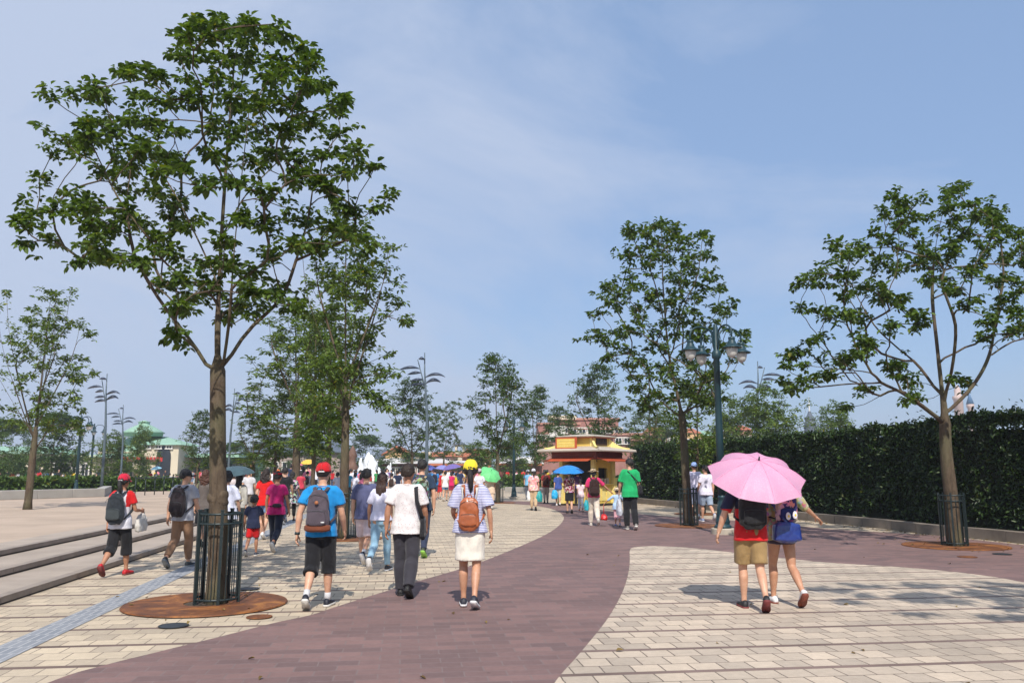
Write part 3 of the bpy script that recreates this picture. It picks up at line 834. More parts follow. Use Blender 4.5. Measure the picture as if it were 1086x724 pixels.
# ------------------------------------------------------------------ hedges
def hedge(name, front, width, height, n, m, leaf, label, cat, seed, z0=0.0, near=None, top_wild=.12, group=None):
    """front: dense list of points along the foot of the visible face"""
    rng = random.Random(seed); root = empty(name, front[0])
    grow_ = (lambda p: .30 * max(0, min(1, (26 - p.y) / 10)) + .10 * noise.noise((p.x * .6, p.y * .6, 2))) if height > 2 else (lambda p: 0.0)
    o = front[0]
    back = offset(front, width)
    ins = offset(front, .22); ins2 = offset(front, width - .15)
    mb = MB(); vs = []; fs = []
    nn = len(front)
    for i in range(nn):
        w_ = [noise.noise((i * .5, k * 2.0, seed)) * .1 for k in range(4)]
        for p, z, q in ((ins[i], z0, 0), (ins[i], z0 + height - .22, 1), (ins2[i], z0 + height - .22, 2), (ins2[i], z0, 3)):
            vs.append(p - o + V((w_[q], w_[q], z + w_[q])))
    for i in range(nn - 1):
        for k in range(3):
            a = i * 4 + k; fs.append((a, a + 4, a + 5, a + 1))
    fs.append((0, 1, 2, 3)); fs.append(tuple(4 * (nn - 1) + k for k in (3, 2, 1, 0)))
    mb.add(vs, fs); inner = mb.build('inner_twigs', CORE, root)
    seg = [(front[i + 1] - front[i]).length for i in range(nn - 1)]
    wt = [l / max(4.0, (front[i].length)) ** 1.5 for i, l in enumerate(seg)]
    C, NN, LD, S = [], [], [], []
    idx = rng.choices(range(nn - 1), wt, k=n)
    for i in idx:
        u = rng.random(); t = (front[i + 1] - front[i]).normalized(); outw = V((-t.y, t.x, 0))
        if near is None: outw = outw
        f = front[i].lerp(front[i + 1], u); b_ = back[i].lerp(back[i + 1], u)
        dist = f.length; ls = leaf * max(1, (dist / 16)) ** .6
        q = rng.random()
        frac_top = width / (width + height)
        if q < frac_top:
            v = rng.random(); p = f.lerp(b_, v); zz = z0 + height; nrm = V((0, 0, 1))
            hgt = noise.noise((p.x * 1.7, p.y * 1.7, 3)) * top_wild + noise.noise((p.x * 5, p.y * 5, 9)) * top_wild * .8
            if rng.random() < .02: hgt += rng.uniform(0, top_wild * 2.2)
            p = p + V((0, 0, zz + grow_(p) + hgt - .05 + rng.uniform(-.1, .05)))
        else:
            zz = z0 + (height + grow_(f)) * (rng.random() ** .9)
            nrm = outw.copy(); p = f + V((0, 0, zz))
            edge = max(0, (zz - z0 - height - grow_(f) + .3)) * .5
            dd = noise.noise((p.x * 1.1, p.y * 1.1, p.z * 1.3)) * .16 + noise.noise((p.x * 3.7, p.y * 3.7, p.z * 3.7)) * .10
            p = p - outw * (.12 + edge) + outw * (dd + rng.uniform(-.07, .05))
            if zz - z0 < .25 and rng.random() < .75: continue
        d = (nrm * rng.uniform(.1, 1) + V((rng.gauss(0, .8), rng.gauss(0, .8), rng.gauss(.1, .8)))).normalized()
        C.append(tuple(p - o)); LD.append(tuple(d)); S.append(ls * rng.uniform(.6, 1.3))
        NN.append(tuple(nrm + V((rng.gauss(0, .5), rng.gauss(0, .5), .5 + rng.gauss(0, .5)))))
    lf = link('foliage', leaves_mesh('foliage', C, NN, LD, S, m, rng, .5), root)
    return tag(root, label, cat, group)
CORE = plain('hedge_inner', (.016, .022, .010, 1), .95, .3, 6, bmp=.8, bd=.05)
hp = densify(offset(kp, .75), .5)
HT = 2.62
hedge('tall_hedge', hp, 1.5, HT, 105000, LEAFH, .085, 'tall dark green clipped hedge behind the stone kerb along the right side', 'hedge', 3, z0=.2, top_wild=.16)
LOWM = leafmat('low_hedge_leaf', (.035, .075, .015, 1), (.09, .15, .03, 1), .2)
def low_hedge(pxs, z, w, h, n, label, seed, leaf=.16):
    pts = [at(a, b_, z) for a, b_ in pxs]
    pts = densify(spline(pts, 4), 1.0)
    if pts[0].x < pts[-1].x: pass
    return hedge('low_hedge', [V((p.x, p.y, 0)) for p in pts][::-1], w, h, n, LOWM, leaf, label, 'hedge', seed, z0=z, top_wild=.06, group='low green hedges across the plaza')

# ------------------------------------------------------------------ planter wall at left
WALLM = plain('pale_stone', (.36, .34, .31, 1), .85, .12, 1.2, bmp=.25)
def low_wall(pts, h, w, name, label, z=0):
    mb = MB(); pts = [V((p.x, p.y, 0)) for p in pts]; dd = densify(pts, 1.5); d2 = offset(dd, -w)
    for i in range(len(dd) - 1):
        a, b_ = dd[i], dd[i + 1]
        mb.prism([a.lerp(b_, .006), b_, d2[i + 1], d2[i].lerp(d2[i + 1], .006)], z, z + h, 0)
    o = mb.build(name, WALLM); bevel(o, .02, 2); return tag(o, label, 'wall')
low_wall([at(-160, 531.5, TZ), at(0, 530, TZ), at(111, 526.5, TZ), at(118, 522.5, TZ)], .42, .45, 'planter_wall', 'pale grey low stone wall beyond the sandy terrace at left', TZ)
low_hedge([(-160, 526), (0, 525), (112, 522.5)], TZ, 2.2, .72, 9000, 'low green hedge behind the pale wall at left, in front of the dark trees', 5)
low_hedge([(112, 522), (150, 521), (196, 520)], TZ, 2.5, .62, 5000, 'low green hedge behind the dark railing at left', 6)
low_hedge([(190, 513), (236, 512.5), (262, 512)], 0, 3, .9, 2500, 'low green hedge before the pale gatehouse', 16)
low_wall([at(535, 521), at(560, 521.5), at(596, 522.5), at(640, 524)], .35, .5, 'planter_wall', 'cream low kerb wall in front of the hedge left of the kiosk')
low_hedge([(533, 519.5), (560, 520), (598, 521), (640, 522)], 0, 2.5, .95, 6000, 'low green hedge behind the lamp post, left of the kiosk', 9)

# dark railing
def railing(a, b_, n, label):
    root = empty('railing', a); d = b_ - a; mb = MB()
    for z in (.92,): mb.tube([V((0, 0, z)), d + V((0, 0, z))], .03, 8)
    mb.build('rail', DARKM, root)
    for k in range(n):
        q = MB(); p = d * (k / (n - 1)); q.tube([p, p + V((0, 0, .92))], .028, 8); q.ell((p.x, p.y, .97), (.045, .045, .045), 8, 6)
        q.build('post', DARKM, root, True)
    return tag(root, label, 'railing')
railing(ground_at(143, 525.5), ground_at(200, 522.5), 7, 'dark metal railing with posts behind the capped woman')

# ------------------------------------------------------------------ four-armed street lamps
GLASS = plain('frosted_glass', (.60, .60, .57, 1), .35, .06, 12, bmp=0, coat=.3)
CONC = plain('concrete_foot', (.42, .37, .30, 1), .85, .15, 4, bmp=.3)
def street_lamp(h):
    root = empty('street_lamp'); s = h / 5.0
    q = MB(); q.lathe([(.30, 0), (.30, .13), (.285, .15), (0, .15)], 32); q.build('concrete_foot', CONC, root, False)
    q = MB(); q.lathe([(.215, .15), (.22, .19), (.20, .22), (.175, .235), (.17, .27), (.185, .30), (.175, .34), (.155, .42), (.12, .62), (.095, .82), (.09, .88), (.105, .90), (.105, .94), (.085, .97), (.08, 1.0)], 28)
    for k in range(12):
        a = 2 * PI * k / 12; q.tube([(.158 * math.cos(a), .158 * math.sin(a), .41), (.125 * math.cos(a), .125 * math.sin(a), .61), (.098 * math.cos(a), .098 * math.sin(a), .82)], .008, 5)
    q.build('pole_base', TEAL, root, True)
    q = MB(); q.lathe([(.098, .98), (.090, h * .5), (.080, h * .83), (.115, h * .835), (.12, h * .845), (.12, h * .862), (.085, h * .87), (.07, h * .875), (.066, h * .97), (.062, h * .972), (.066, h * .985), (.05, h * .992), (.052, h), (0.001, h + .015)], 20)
    q.build('pole', TEAL, root, True)
    for k in range(4):
        a = .30 + k * PI / 2; d = V((math.cos(a), math.sin(a), 0)); r = .76
        zt = h * .965
        path = [V((0, 0, h * .875)) + d * .05, V((0, 0, h * .91)) + d * .09]
        for j in range(11):
            u = PI - PI * j / 10
            path.append(V((0, 0, zt - .12 + .0)) + d * (.1 + (r - .1) * .5 * (1 + math.cos(u))) + V((0, 0, math.sin(u) * .22)))
        path += [V((0, 0, zt - .3)) + d * r]
        am = MB(); am.tube(path, .025, 8, up=d.cross(V((0, 0, 1))))
        am.tube([V((0, 0, h * .90)) + d * .05, V((0, 0, h * .915)) + d * .16, V((0, 0, h * .945)) + d * .13], .009, 6)
        arm = am.build('arm', TEAL, root, True)
        c = d * r; zc = zt - .30
        L_ = MB(); L_.lathe([(x_ * 1.12, zc + z_ * 1.15) for x_, z_ in [(.03, .04), (.075, .03), (.078, -.02), (.066, -.035), (.085, -.06), (.10, -.11), (.13, -.15), (.21, -.19), (.225, -.205), (.22, -.215), (.14, -.20), (.13, -.19)]], 24, c=(c.x, c.y, 0))
        sh = L_.build('lamp_shade', TEAL, root, True)
        G_ = MB(); G_.lathe([(x_ * 1.12, zc + z_ * 1.15) for x_, z_ in [(.125, -.20), (.128, -.25), (.118, -.32), (.095, -.38), (.055, -.42), (.02, -.435), (.012, -.455), (.001, -.46)]], 20, c=(c.x, c.y, 0))
        g = G_.build('lamp_glass', GLASS, root, True)
    return root
SLG = 'teal street lamps with hanging lanterns'
pl = ground_at(767, 566); lamp = street_lamp(at_y(757, 344, pl.y).z - pl.z)
lamp.location = pl; tag(lamp, 'teal four-lantern street lamp right behind the pink umbrella', 'street lamp', SLG)
lh = at_y(757, 344, pl.y).z
def lamp_at(px, py, top, rz, label):
    p = ground_at(px, py); s = (at_y(px, top, p.y).z - p.z) / lh
    return tag(dup(lamp, p, rz, s), label, 'street lamp', SLG)
lamp_at(545, 529, 441, .5, 'teal lantern street lamp standing between the round tree and the kiosk')
lamp_at(80, 524, 440, 1.1, 'teal lantern street lamp behind the pale wall at far left')
for px, py, top, lb_ in ((95, 517, 449, 'distant lantern lamp just right of the left street lamp'),):
    lamp_at(px, py, top, .2, lb_)

# ------------------------------------------------------------------ tall poles with leaf-shaped blades
def blade(path_a, ang, elev, L, w, m=None):
    """curved leaf blade: root point, azimuth, elevation, length, width"""
    mb = MB(); n = 10; vs = []; fs = []
    d = V((math.cos(ang), math.sin(ang), 0)); s = V((-math.sin(ang), math.cos(ang), 0))
    for i in range(n + 1):
        u = i / n; c = path_a + d * (L * u) + V((0, 0, L * (elev * u - (elev + .22) * u * u * .75)))
        ww = w * math.sin(PI * min(1, u * .93 + .04)) ** .8 * .5 + .004
        for k, (sx, zz) in enumerate(((-1, -.45), (0, .30), (1, -.45), (0, -.15))):
            vs.append(c + s * ww * sx + V((0, 0, zz * ww)))
    for i in range(n):
        for k in range(4): fs.append((i * 4 + k, i * 4 + (k + 1) % 4, i * 4 + 4 + (k + 1) % 4, i * 4 + 4 + k))
    fs += [(3, 2, 1, 0), (n * 4, n * 4 + 1, n * 4 + 2, n * 4 + 3)]
    mb.add(vs, fs); return mb
POLEM = plain('slate_painted_metal', (.10, .135, .16, 1), .45, .12, 5, metal=.2)
def leaf_pole(h):
    root = empty('leaf_blade_pole')
    q = MB(); q.lathe([(.17, 0), (.17, .06), (.12, .1)], 16)
    q.tube([(0, 0, 0), (0, 0, h * .3), (-.03, 0, h * .55), (-.16, 0, h * .74), (-.24, 0, h * .86), (-.26, 0, h)], [.12, .11, .095, .07, .05, .035], 12)
    q.build('pole', POLEM, root, True)
    q = MB(); q.tube([(-.15, 0, h * .73), (-.42, 0, h * .83), (-.75, .05, h * .95)], [.045, .04, .03], 8); q.build('branch', POLEM, root, True)
    for (x, z, ang, el, L, w) in ((-.18, .77, PI * .97, .35, 1.0, .3), (-.33, .805, PI * 1.05, .25, .75, .3), (-.5, .855, PI * .9, .3, .9, .3), (-.6, .885, PI * 1.0, .4, 1.25, .3), (-.19, .775, .1, 1.1, .95, .36), (-.22, .82, -.1, .75, 1.25, .3), (-.26, .95, PI * 1.3, .7, .5, .3)):
        blade(V((x, 0, h * z)), ang, el, L * 1.15, w * 1.6).build('blade', BLADE, root, True)
    return root
LPG = 'tall poles with leaf-shaped blades'
p = ground_at(452, 524); hp_ = at_y(438, 374, p.y).z
lp = leaf_pole(hp_); lp.location = p; tag(lp, 'tall bending pole with dark leaf blades above the heads in the middle', 'pole', LPG)
def lpole(px, py, top, rz, lab, sx=1):
    p = ground_at(px, py); s = (at_y(px, top, p.y).z - p.z) / hp_
    return tag(dup(lp, p, rz, (s * 1.0, s, s)), lab, 'pole', LPG)
lpole(241, 524, 412, 2.6, 'pole with dark leaf blades just right of the big left trunk')
lpole(107, 523, 396, -.2, 'pale pole with three leaf blades above the trees at left')
lpole(127, 519, 429, .4, 'smaller pole with fanned leaf blades left of the green dome')
lpole(806, 521, 383, 2.9, 'dark pole with leaf blades behind the right tree tops by the street lamp')

# ------------------------------------------------------------------ kiosk
YEL = plain('yellow_painted_wood', (.72, .52, .12, 1), .55, .1, 3, bmp=.15)
YEL2 = plain('pale_yellow_trim', (.80, .66, .24, 1), .5, .1, 4, bmp=.1)
REDO = plain('orange_red_paint', (.48, .09, .035, 1), .5, .15, 4, bmp=.1)
DKRED = plain('dark_red_fascia', (.17, .03, .018, 1), .6, .2, 4, bmp=.1)
ROOFM = plain('weathered_roof_sheet', (.48, .42, .35, 1), .7, .12, 4, bmp=.3)
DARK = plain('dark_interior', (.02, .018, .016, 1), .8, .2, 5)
BROWNW = plain('brown_lattice_wood', (.12, .055, .03, 1), .6, .2, 8)
kb = at(622.5, 536.5); KY = kb.y + 1.1
ks = KY / FPX                                       # metres per pixel at the kiosk
kiosk = empty('ticket_kiosk', (at_y(623, 500, KY).x, KY, .012), R(-37))
W = .87                                            # half width of the body
def kpart(mb, name, m, par=kiosk, smooth=False): return mb.build(name, m, par, smooth)
q = MB(); q.box((0, 0, .04), (2 * W + .3, 2 * W + .3, .08)); kpart(q, 'floor_slab', DARK)
for sx in (-1, 1):
    for sy in (-1, 1):
        q = MB(); q.box((sx * W, sy * W, .65), (.30, .30, 1.14)); q.box((sx * W, sy * W, 1.24), (.34, .34, .05)); q.box((sx * W, sy * W, 1.76), (.19, .19, 1.0)); q.box((sx * W, sy * W, .12), (.34, .34, .10))
        bevel(kpart(q, 'pillar', YEL2), .01)
q = MB()
for (ax, sgn) in (('y', -1), ('x', 1), ('x', -1), ('y', 1)):
    def pb(u, d_, z, su, sd, sz, mi=0):
        if ax == 'y': q.box((u, sgn * (W - .05 + d_), z), (su, sd, sz), mi=mi)
        else: q.box((sgn * (W - .05 + d_), u, z), (sd, su, sz), mi=mi)
    if ax == 'y' and sgn == -1:                     # open side with a counter
        pb(0, 0, .5, 2 * W - .3, .08, .82); pb(0, .1, .93, 2 * W - .3, .3, .05, 1)
    else:
        pb(0, 0, .52, 2 * W - .3, .08, .86); pb(0, .07, .97, 2 * W - .3, .18, .05, 1)
        for k in range(3): pb(-.45 + .45 * k, .05, .52, .36, .03, .6, 1)
        pb(-.56, 0, 1.5, .28, .07, 1.0); pb(.56, 0, 1.5, .28, .07, 1.0); pb(0, 0, 1.92, .84, .072, .40)
kpart(q, 'wall', [YEL, YEL2])
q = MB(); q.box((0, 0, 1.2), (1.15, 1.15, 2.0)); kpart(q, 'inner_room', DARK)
q = MB()
for sx in (-.25, .05, .3): q.box((W + .02, sx, 1.12), (.10, .14, .22 + .1 * abs(sx)))
kpart(q, 'counter_goods', plain('pale_card', (.5, .45, .35, 1), .7))
q = MB(); q.rings([(2.08, 0, 0, W + .12, W + .12), (2.45, 0, 0, W + .3, W + .3)], n=4); 
def sq(rs, mi=0, mb=None):
    vs = []; fs = []
    for (z, r) in rs:
        vs += [V((-r, -r, z)), V((r, -r, z)), V((r, r, z)), V((-r, r, z))]
    for i in range(len(rs) - 1):
        for k in range(4): fs.append((i * 4 + k, i * 4 + (k + 1) % 4, i * 4 + 4 + (k + 1) % 4, i * 4 + 4 + k))
    fs += [(3, 2, 1, 0), tuple(4 * (len(rs) - 1) + k for k in range(4))]
    mb.add(vs, fs, mi)
q = MB(); sq([(2.10, W + .34), (2.46, W + .34)], mb=q); kpart(q, 'fascia', DKRED)
for k in range(4):
    M = Matrix.Rotation(k * PI / 2, 4, 'Z'); q = MB(); n = 7
    q.add([M @ V(p) for p in ((-1.1, -W - .34, 2.2), (1.1, -W - .34, 2.2), (1.1, -W - .88, 2.06), (-1.1, -W - .88, 2.06), (-1.1, -W - .34, 2.16), (1.1, -W - .34, 2.16), (1.1, -W - .88, 2.02), (-1.1, -W - .88, 2.02))],
          [(0, 3, 2, 1), (4, 5, 6, 7), (0, 1, 5, 4), (3, 7, 6, 2), (0, 4, 7, 3), (1, 2, 6, 5)])
    kpart(q, 'awning', REDO)
q = MB(); sq([(2.46, W + .84), (2.51, W + .86), (2.58, W + .6), (2.70, .86), (2.72, .8)], mb=q)
for k in range(4):
    M = Matrix.Rotation(k * PI / 2 + PI / 4, 4, 'Z')
    q.tube([M @ V((0, -1.15, 2.74)), M @ V((0, -2.40, 2.54))], .03, 6)
kpart(q, 'lower_roof', ROOFM)
q = MB(); sq([(2.70, .78), (3.14, .78)], mb=q)
for k in range(4):
    M = Matrix.Rotation(k * PI / 2, 4, 'Z')
    for sx in (-1, 1): q.box((sx * .72, -.79, 2.92), (.12, .06, .44), M=M, mi=1)
kpart(q, 'upper_box', [YEL, YEL2])
for k in (0, 1):
    M = Matrix.Rotation(k * PI / 2, 4, 'Z'); q = MB()
    if k == 1:
        q.box((0, -.80, 2.93), (.95, .03, .32), M=M)
        for j in range(7): q.box((-.45 + .15 * j, -.82, 2.93), (.02, .02, .32), M=M, mi=1)
        for j in range(3): q.box((0, -.822, 2.82 + .11 * j), (.95, .016, .018), M=M, mi=1)
        kpart(q, 'lattice_window', [DARK, BROWNW])
for k in range(4):                                   # curved brackets sweeping from the box to the roof corners
    M = Matrix.Rotation(k * PI / 2 + PI / 4, 4, 'Z'); q = MB()
    pts = [V((0, -1.12 - .95 * u, 3.08 - .42 * (1 - (1 - u) ** 2.2))) for u in [j / 8 for j in range(9)]]
    vs = []; fs = []
    for i, p_ in enumerate(pts):
        for sx in (-.05, .05): vs += [M @ (p_ + V((sx, 0, 0))), M @ V((sx, p_.y, 2.60 + .0))]
    for i in range(8):
        a = i * 4; fs += [(a, a + 4, a + 5, a + 1), (a + 2, a + 3, a + 7, a + 6), (a, a + 2, a + 6, a + 4)]
    fs += [(0, 1, 3, 2)]
    q.add(vs, fs); kpart(q, 'curved_bracket', YEL2)
q = MB(); sq([(3.14, 1.0), (3.17, 1.04), (3.20, 1.04), (3.27, .55), (3.31, .12)], mb=q); q.lathe([(.08, 3.3), (.06, 3.36), (.03, 3.4), (.001, 3.43)], 10); kpart(q, 'upper_roof', ROOFM)
q = MB(); sq([(3.10, .99), (3.14, .99)], mb=q); kpart(q, 'upper_fascia', REDO)
q = MB(); q.box((-.35, -1.28, 2.86), (1.0, .07, .44)); q.box((-.35, -1.26, 2.62), (1.1, .12, .07), mi=1); q.box((-.35, -1.26, 3.1), (1.1, .12, .06), mi=1)
for sx in (-1, 1): q.box((-.35 + sx * .53, -1.27, 2.86), (.06, .12, .5), mi=1)
sb = kpart(q, 'sign_board', [YEL, REDO])
q = MB(); rr = random.Random(4)
for row in range(3):
    x = -.75
    while x < .06:
        w_ = rr.uniform(.04, .09); q.box((x + w_ / 2, -1.32, 2.98 - row * .12), (w_, .012, .035)); x += w_ + .02
q.build('sign_letters', YEL2, sb)
tag(kiosk, 'small square yellow kiosk with orange awnings and a two-tiered roof, beside the tall hedge', 'kiosk')

# ------------------------------------------------------------------ far buildings
GREEN = plain('pale_green_roof', (.26, .43, .32, 1), .6, .12, .8, bmp=.1)
GREENW = plain('green_facade', (.18, .38, .24, 1), .7, .15, .5)
CREAMW = plain('cream_plaster', (.60, .53, .40, 1), .8, .1, .4)
WHITEW = plain('white_plaster', (.66, .64, .60, 1), .8, .08, .4)
BRICK = plain('pink_brick', (.30, .15, .125, 1), .85, .15, 1.5)
BRICK2 = plain('pale_pink_brick', (.42, .22, .17, 1), .85, .12, 1.5)
TANW = plain('ochre_plaster', (.56, .36, .18, 1), .8, .12, .5)
ORR = plain('terracotta_roof', (.42, .13, .06, 1), .75, .2, 1.2, bmp=.3)
SLATE = plain('slate_blue_roof', (.08, .10, .13, 1), .6, .2, 1.2)
WROOF = plain('pale_sheet_roof', (.62, .60, .58, 1), .6, .1, .6)
GLZ = plain('dark_window_glass', (.03, .035, .045, 1), .15, .1, 3, bmp=0)
REDS = plain('red_sign_letters', (.55, .03, .03, 1), .5, .1, 3)
def bld(name, px0, px1, Y, label, cat='building', depth=10):
    a, b_ = at_y(px0, 500, Y), at_y(px1, 500, Y)
    r = empty(name, ((a.x + b_.x) / 2, Y, 0)); r['w'] = (b_.x - a.x)
    w = b_.x - a.x; del r['w']
    return tag(r, label, cat), w
def Zt(py, Y): return at_y(543, py, Y).z
def hip(mb, cx, cy, z0, z1, hx, hy, over=.5, top=.0, mi=0, ridge=.0):
    hx += over; hy += over
    vs = [V((cx - hx, cy - hy, z0)), V((cx + hx, cy - hy, z0)), V((cx + hx, cy + hy, z0)), V((cx - hx, cy + hy, z0))]
    tx = max(hx * ridge, top); ty = top
    vs += [V((cx - tx, cy - ty, z1)), V((cx + tx, cy - ty, z1)), V((cx + tx, cy + ty, z1)), V((cx - tx, cy + ty, z1))]
    mb.add(vs, [(3, 2, 1, 0), (4, 5, 6, 7), (0, 1, 5, 4), (1, 2, 6, 5), (2, 3, 7, 6), (3, 0, 4, 7)], mi)
def windows(root, x0, x1, n, z0, z1, y, w, arch=False, m=None, name='window'):
    for k in range(n):
        x = x0 + (x1 - x0) * (k + .5) / n; q = MB()
        q.box((x, y - .06, (z0 + z1) / 2), (w, .1, z1 - z0), mi=0)
        for fx in (-1, 1): q.box((x + fx * w / 2, y - .1, (z0 + z1) / 2), (.14, .14, z1 - z0), mi=1)
        q.box((x, y - .12, z1 + .06), (w + .3, .2, .14), mi=1); q.box((x, y - .13, z0 - .06), (w + .3, .22, .12), mi=1)
        q.box((x, y - .12, (z0 + z1) / 2), (.07, .1, z1 - z0), mi=1)
        q.build(name, [m or GLZ, WHITEW], root)

# pale gatehouse with green roofs
Y = 105.0
g1, w = bld('restaurant_building', 98, 194, Y, 'cream restaurant with green roofs, a dome and a red sign beyond the trees at left')
hw_ = w / 2; mz = Zt(474, Y)
q = MB(); q.box((-2, 6, mz / 2 - 1), (w - 4, 10, mz + 2 - 1)); q.box((hw_ - 2.6, 1.5, Zt(471, Y) / 2), (5.0, 6, Zt(471, Y))); q.build('wall', CREAMW, g1)
q = MB(); hip(q, hw_ - 2.6, 1.5, Zt(472, Y), Zt(463.5, Y), 2.6, 3, .5, .1); q.build('roof', GREEN, g1)
q = MB(); hip(q, -1.5, 6, mz - 1.2, Zt(461, Y), w / 2 - 3, 5, .8, .4, ridge=.7); q.build('roof', GREEN, g1)
q = MB(); dx = at_y(138, 450, Y).x - g1.location.x
q.lathe([(2.4, Zt(461, Y)), (2.4, Zt(458, Y)), (2.7, Zt(457.6, Y)), (2.2, Zt(455, Y)), (1.5, Zt(451.5, Y)), (.9, Zt(449, Y)), (.7, Zt(448, Y)), (.7, Zt(446, Y)), (.85, Zt(445.6, Y)), (.1, Zt(443.5, Y))], 20, c=(dx, 4, 0)); q.build('dome', GREEN, g1, True)
q = MB(); q.rings([(z_, hw_ - 1.9, -1.55, .01 + .9 * math.sqrt(max(0, 1 - ((max(0, z_ - 3.2)) / 1.5) ** 2)), .06) for z_ in (0, 1.5, 3.2, 3.6, 4.0, 4.4, 4.65, 4.7)], n=16); q.build('arch_window', GLZ, g1)
windows(g1, hw_ - 4.6, hw_ - .6, 3, Zt(475.5, Y), Zt(473, Y), -1.5, .7)
windows(g1, -8, 2, 4, .5, 3.0, 1.0, 1.5)
q = MB(); q.box((hw_ - 5.2, -1.0, Zt(495, Y) + .8), (5.5, 1.8, .25)); q.build('canopy', BROWNW, g1)
q = MB(); rr = random.Random(9); x = hw_ - 7.2
for i_ in range(13):
    w_ = rr.uniform(.22, .38)
    if i_ not in (3, 7):
        q.box((x, -1.62, Zt(487, Y)), (w_, .1, .55)); q.box((x, -1.68, Zt(487, Y)), (w_ * .4, .02, .25))
    x += .42
q.build('red_sign', REDS, g1)
# long green arcade to the right of it and the green-roofed hall at its left
g2, w = bld('arcade_building', 196, 262, 110, 'low green arcade building right of the cream restaurant')
q = MB(); q.box((0, 4, 1.7), (w, 8, 3.4)); q.build('wall', GREENW, g2)
q = MB(); q.box((0, 0, 3.45), (w + .6, 9, .3)); hip(q, 0, 4, 3.6, Zt(480, 110), w / 2, 4, .3, .3, ridge=.8); q.build('roof', GREEN, g2)
for k in range(4):
    q = MB(); x = -w / 2 + w * (k + .5) / 4
    q.rings([(z_, x, -.05, .05 + 1.0 * math.sqrt(max(0, 1 - ((max(0, z_ - 2.0)) / 1.0) ** 2)), .08) for z_ in (.2, 1.2, 2.0, 2.4, 2.8, 2.95)], n=14); q.build('arch_window', WHITEW if k % 2 else GLZ, g2)
g3, w = bld('hall_building', 52, 100, 98, 'low hall with a long pale green roof and cream walls behind the left lamp post')
q = MB(); q.box((0, 4, 1.7), (w, 8, 3.4)); q.build('wall', CREAMW, g3)
q = MB(); hip(q, 0, 4, 3.2, Zt(481, 98), w / 2, 4, .8, .3, ridge=.8); q.build('roof', GREEN, g3)
windows(g3, -w / 2 + .5, w / 2 - .5, 4, .8, 2.4, 0, .9)
g3, w = bld('hall_building', -40, 45, 100, 'low hall with a green roof behind the dark trees at the left edge')
q = MB(); q.box((0, 4, 1.9), (w, 8, 3.8)); q.build('wall', CREAMW, g3)
q = MB(); hip(q, 0, 4, 3.6, 4.6, w / 2, 4, .8, .3, ridge=.8); q.build('roof', GREEN, g3)
windows(g3, -w / 2 + .5, w / 2 - .5, 6, .8, 2.4, 0, .9)
# buildings beyond the group of trunks
g4, w = bld('shop_building', 262, 360, 120, 'long pale shop with a dark roof far behind the row of trunks')
q = MB(); q.box((0, 4, 2.2), (w, 8, 4.4)); q.build('wall', plain('dusky_plaster', (.34, .27, .24, 1), .8), g4)
q = MB(); hip(q, 0, 4, 4.2, 6.6, w / 2, 4, .7, .3, ridge=.7); q.build('roof', SLATE, g4)
windows(g4, -w / 2 + 1, w / 2 - 1, 6, .6, 2.8, 0, 1.3)
# central block: white long roofs, ochre gabled house, terracotta, tower
g5, w = bld('pavilion', 392, 470, 118, 'long low pavilion with a white sheet roof behind the fountain')
q = MB(); q.box((0, 4, 1.3), (w, 8, 2.6)); q.build('wall', plain('dark_red_plaster', (.20, .07, .05, 1), .8), g5)
q = MB(); hip(q, 0, 4, 2.6, Zt(486, 118), w / 2, 4, .8, .3, ridge=.85); q.build('roof', WROOF, g5)
windows(g5, -w / 2 + 1, w / 2 - 1, 6, .3, 2.0, 0, 1.1)
g5b, w = bld('pavilion', 455, 492, 104, 'pavilion with a white canopy roof right of the tall leaf-bladed pole')
q = MB(); q.box((0, 3, 1.3), (w, 6, 2.6)); q.build('wall', plain('dark_red_plaster', (.20, .07, .05, 1), .8), g5b)
q = MB(); hip(q, 0, 3, 2.5, Zt(488, 104), w / 2, 3, .6, .3, ridge=.8); q.build('roof', WROOF, g5b)
q = MB(); q.box((0, -.6, 2.35), (w + .4, .1, .25)); q.build('fascia', ORR, g5b)
g6, w = bld('gabled_house', 408, 432, 150, 'ochre gabled house peeking over the white pavilion')
q = MB(); zt = Zt(482, 150); q.box((0, 4, zt / 2), (w, 8, zt))
q.add([V((-w / 2, 0, zt)), V((w / 2, 0, zt)), V((0, 0, Zt(474.5, 150))), V((-w / 2, 8, zt)), V((w / 2, 8, zt)), V((0, 8, Zt(474.5, 150)))], [(0, 1, 2), (5, 4, 3), (0, 2, 5, 3), (1, 4, 5, 2)]); q.build('wall', TANW, g6)
q = MB(); z2 = Zt(474.3, 150)
for sx in (-1, 1): q.add([V((0, -.5, z2)), V((sx * (w / 2 + .6), -.5, zt - .2)), V((sx * (w / 2 + .6), 8.5, zt - .2)), V((0, 8.5, z2)), V((0, -.5, z2 + .3)), V((sx * (w / 2 + .6), -.5, zt + .1)), V((sx * (w / 2 + .6), 8.5, zt + .1)), V((0, 8.5, z2 + .3))], [(0, 1, 2, 3), (7, 6, 5, 4), (0, 4, 5, 1), (1, 5, 6, 2), (2, 6, 7, 3), (3, 7, 4, 0)])
q.build('roof', ORR, g6)
windows(g6, -w / 2 + .8, w / 2 - .8, 2, zt - 2.2, zt - .6, 0, .9)
g7, w = bld('slate_roofed_house', 395, 411, 152, 'small house with a dark slate roof left of the ochre gable')
q = MB(); q.box((0, 4, 1.8), (w, 8, 3.6)); q.build('wall', CREAMW, g7)
q = MB(); hip(q, 0, 4, 3.5, Zt(476, 152), w / 2, 4, .5, .3, ridge=.4); q.build('roof', SLATE, g7)
windows(g7, -w / 2, w / 2, 2, 1, 2.6, 0, .8)
g8, w = bld('terracotta_shop', 440, 482, 135, 'cream shop with terracotta roof and awnings beside the distant tower')
zt = Zt(484, 135)
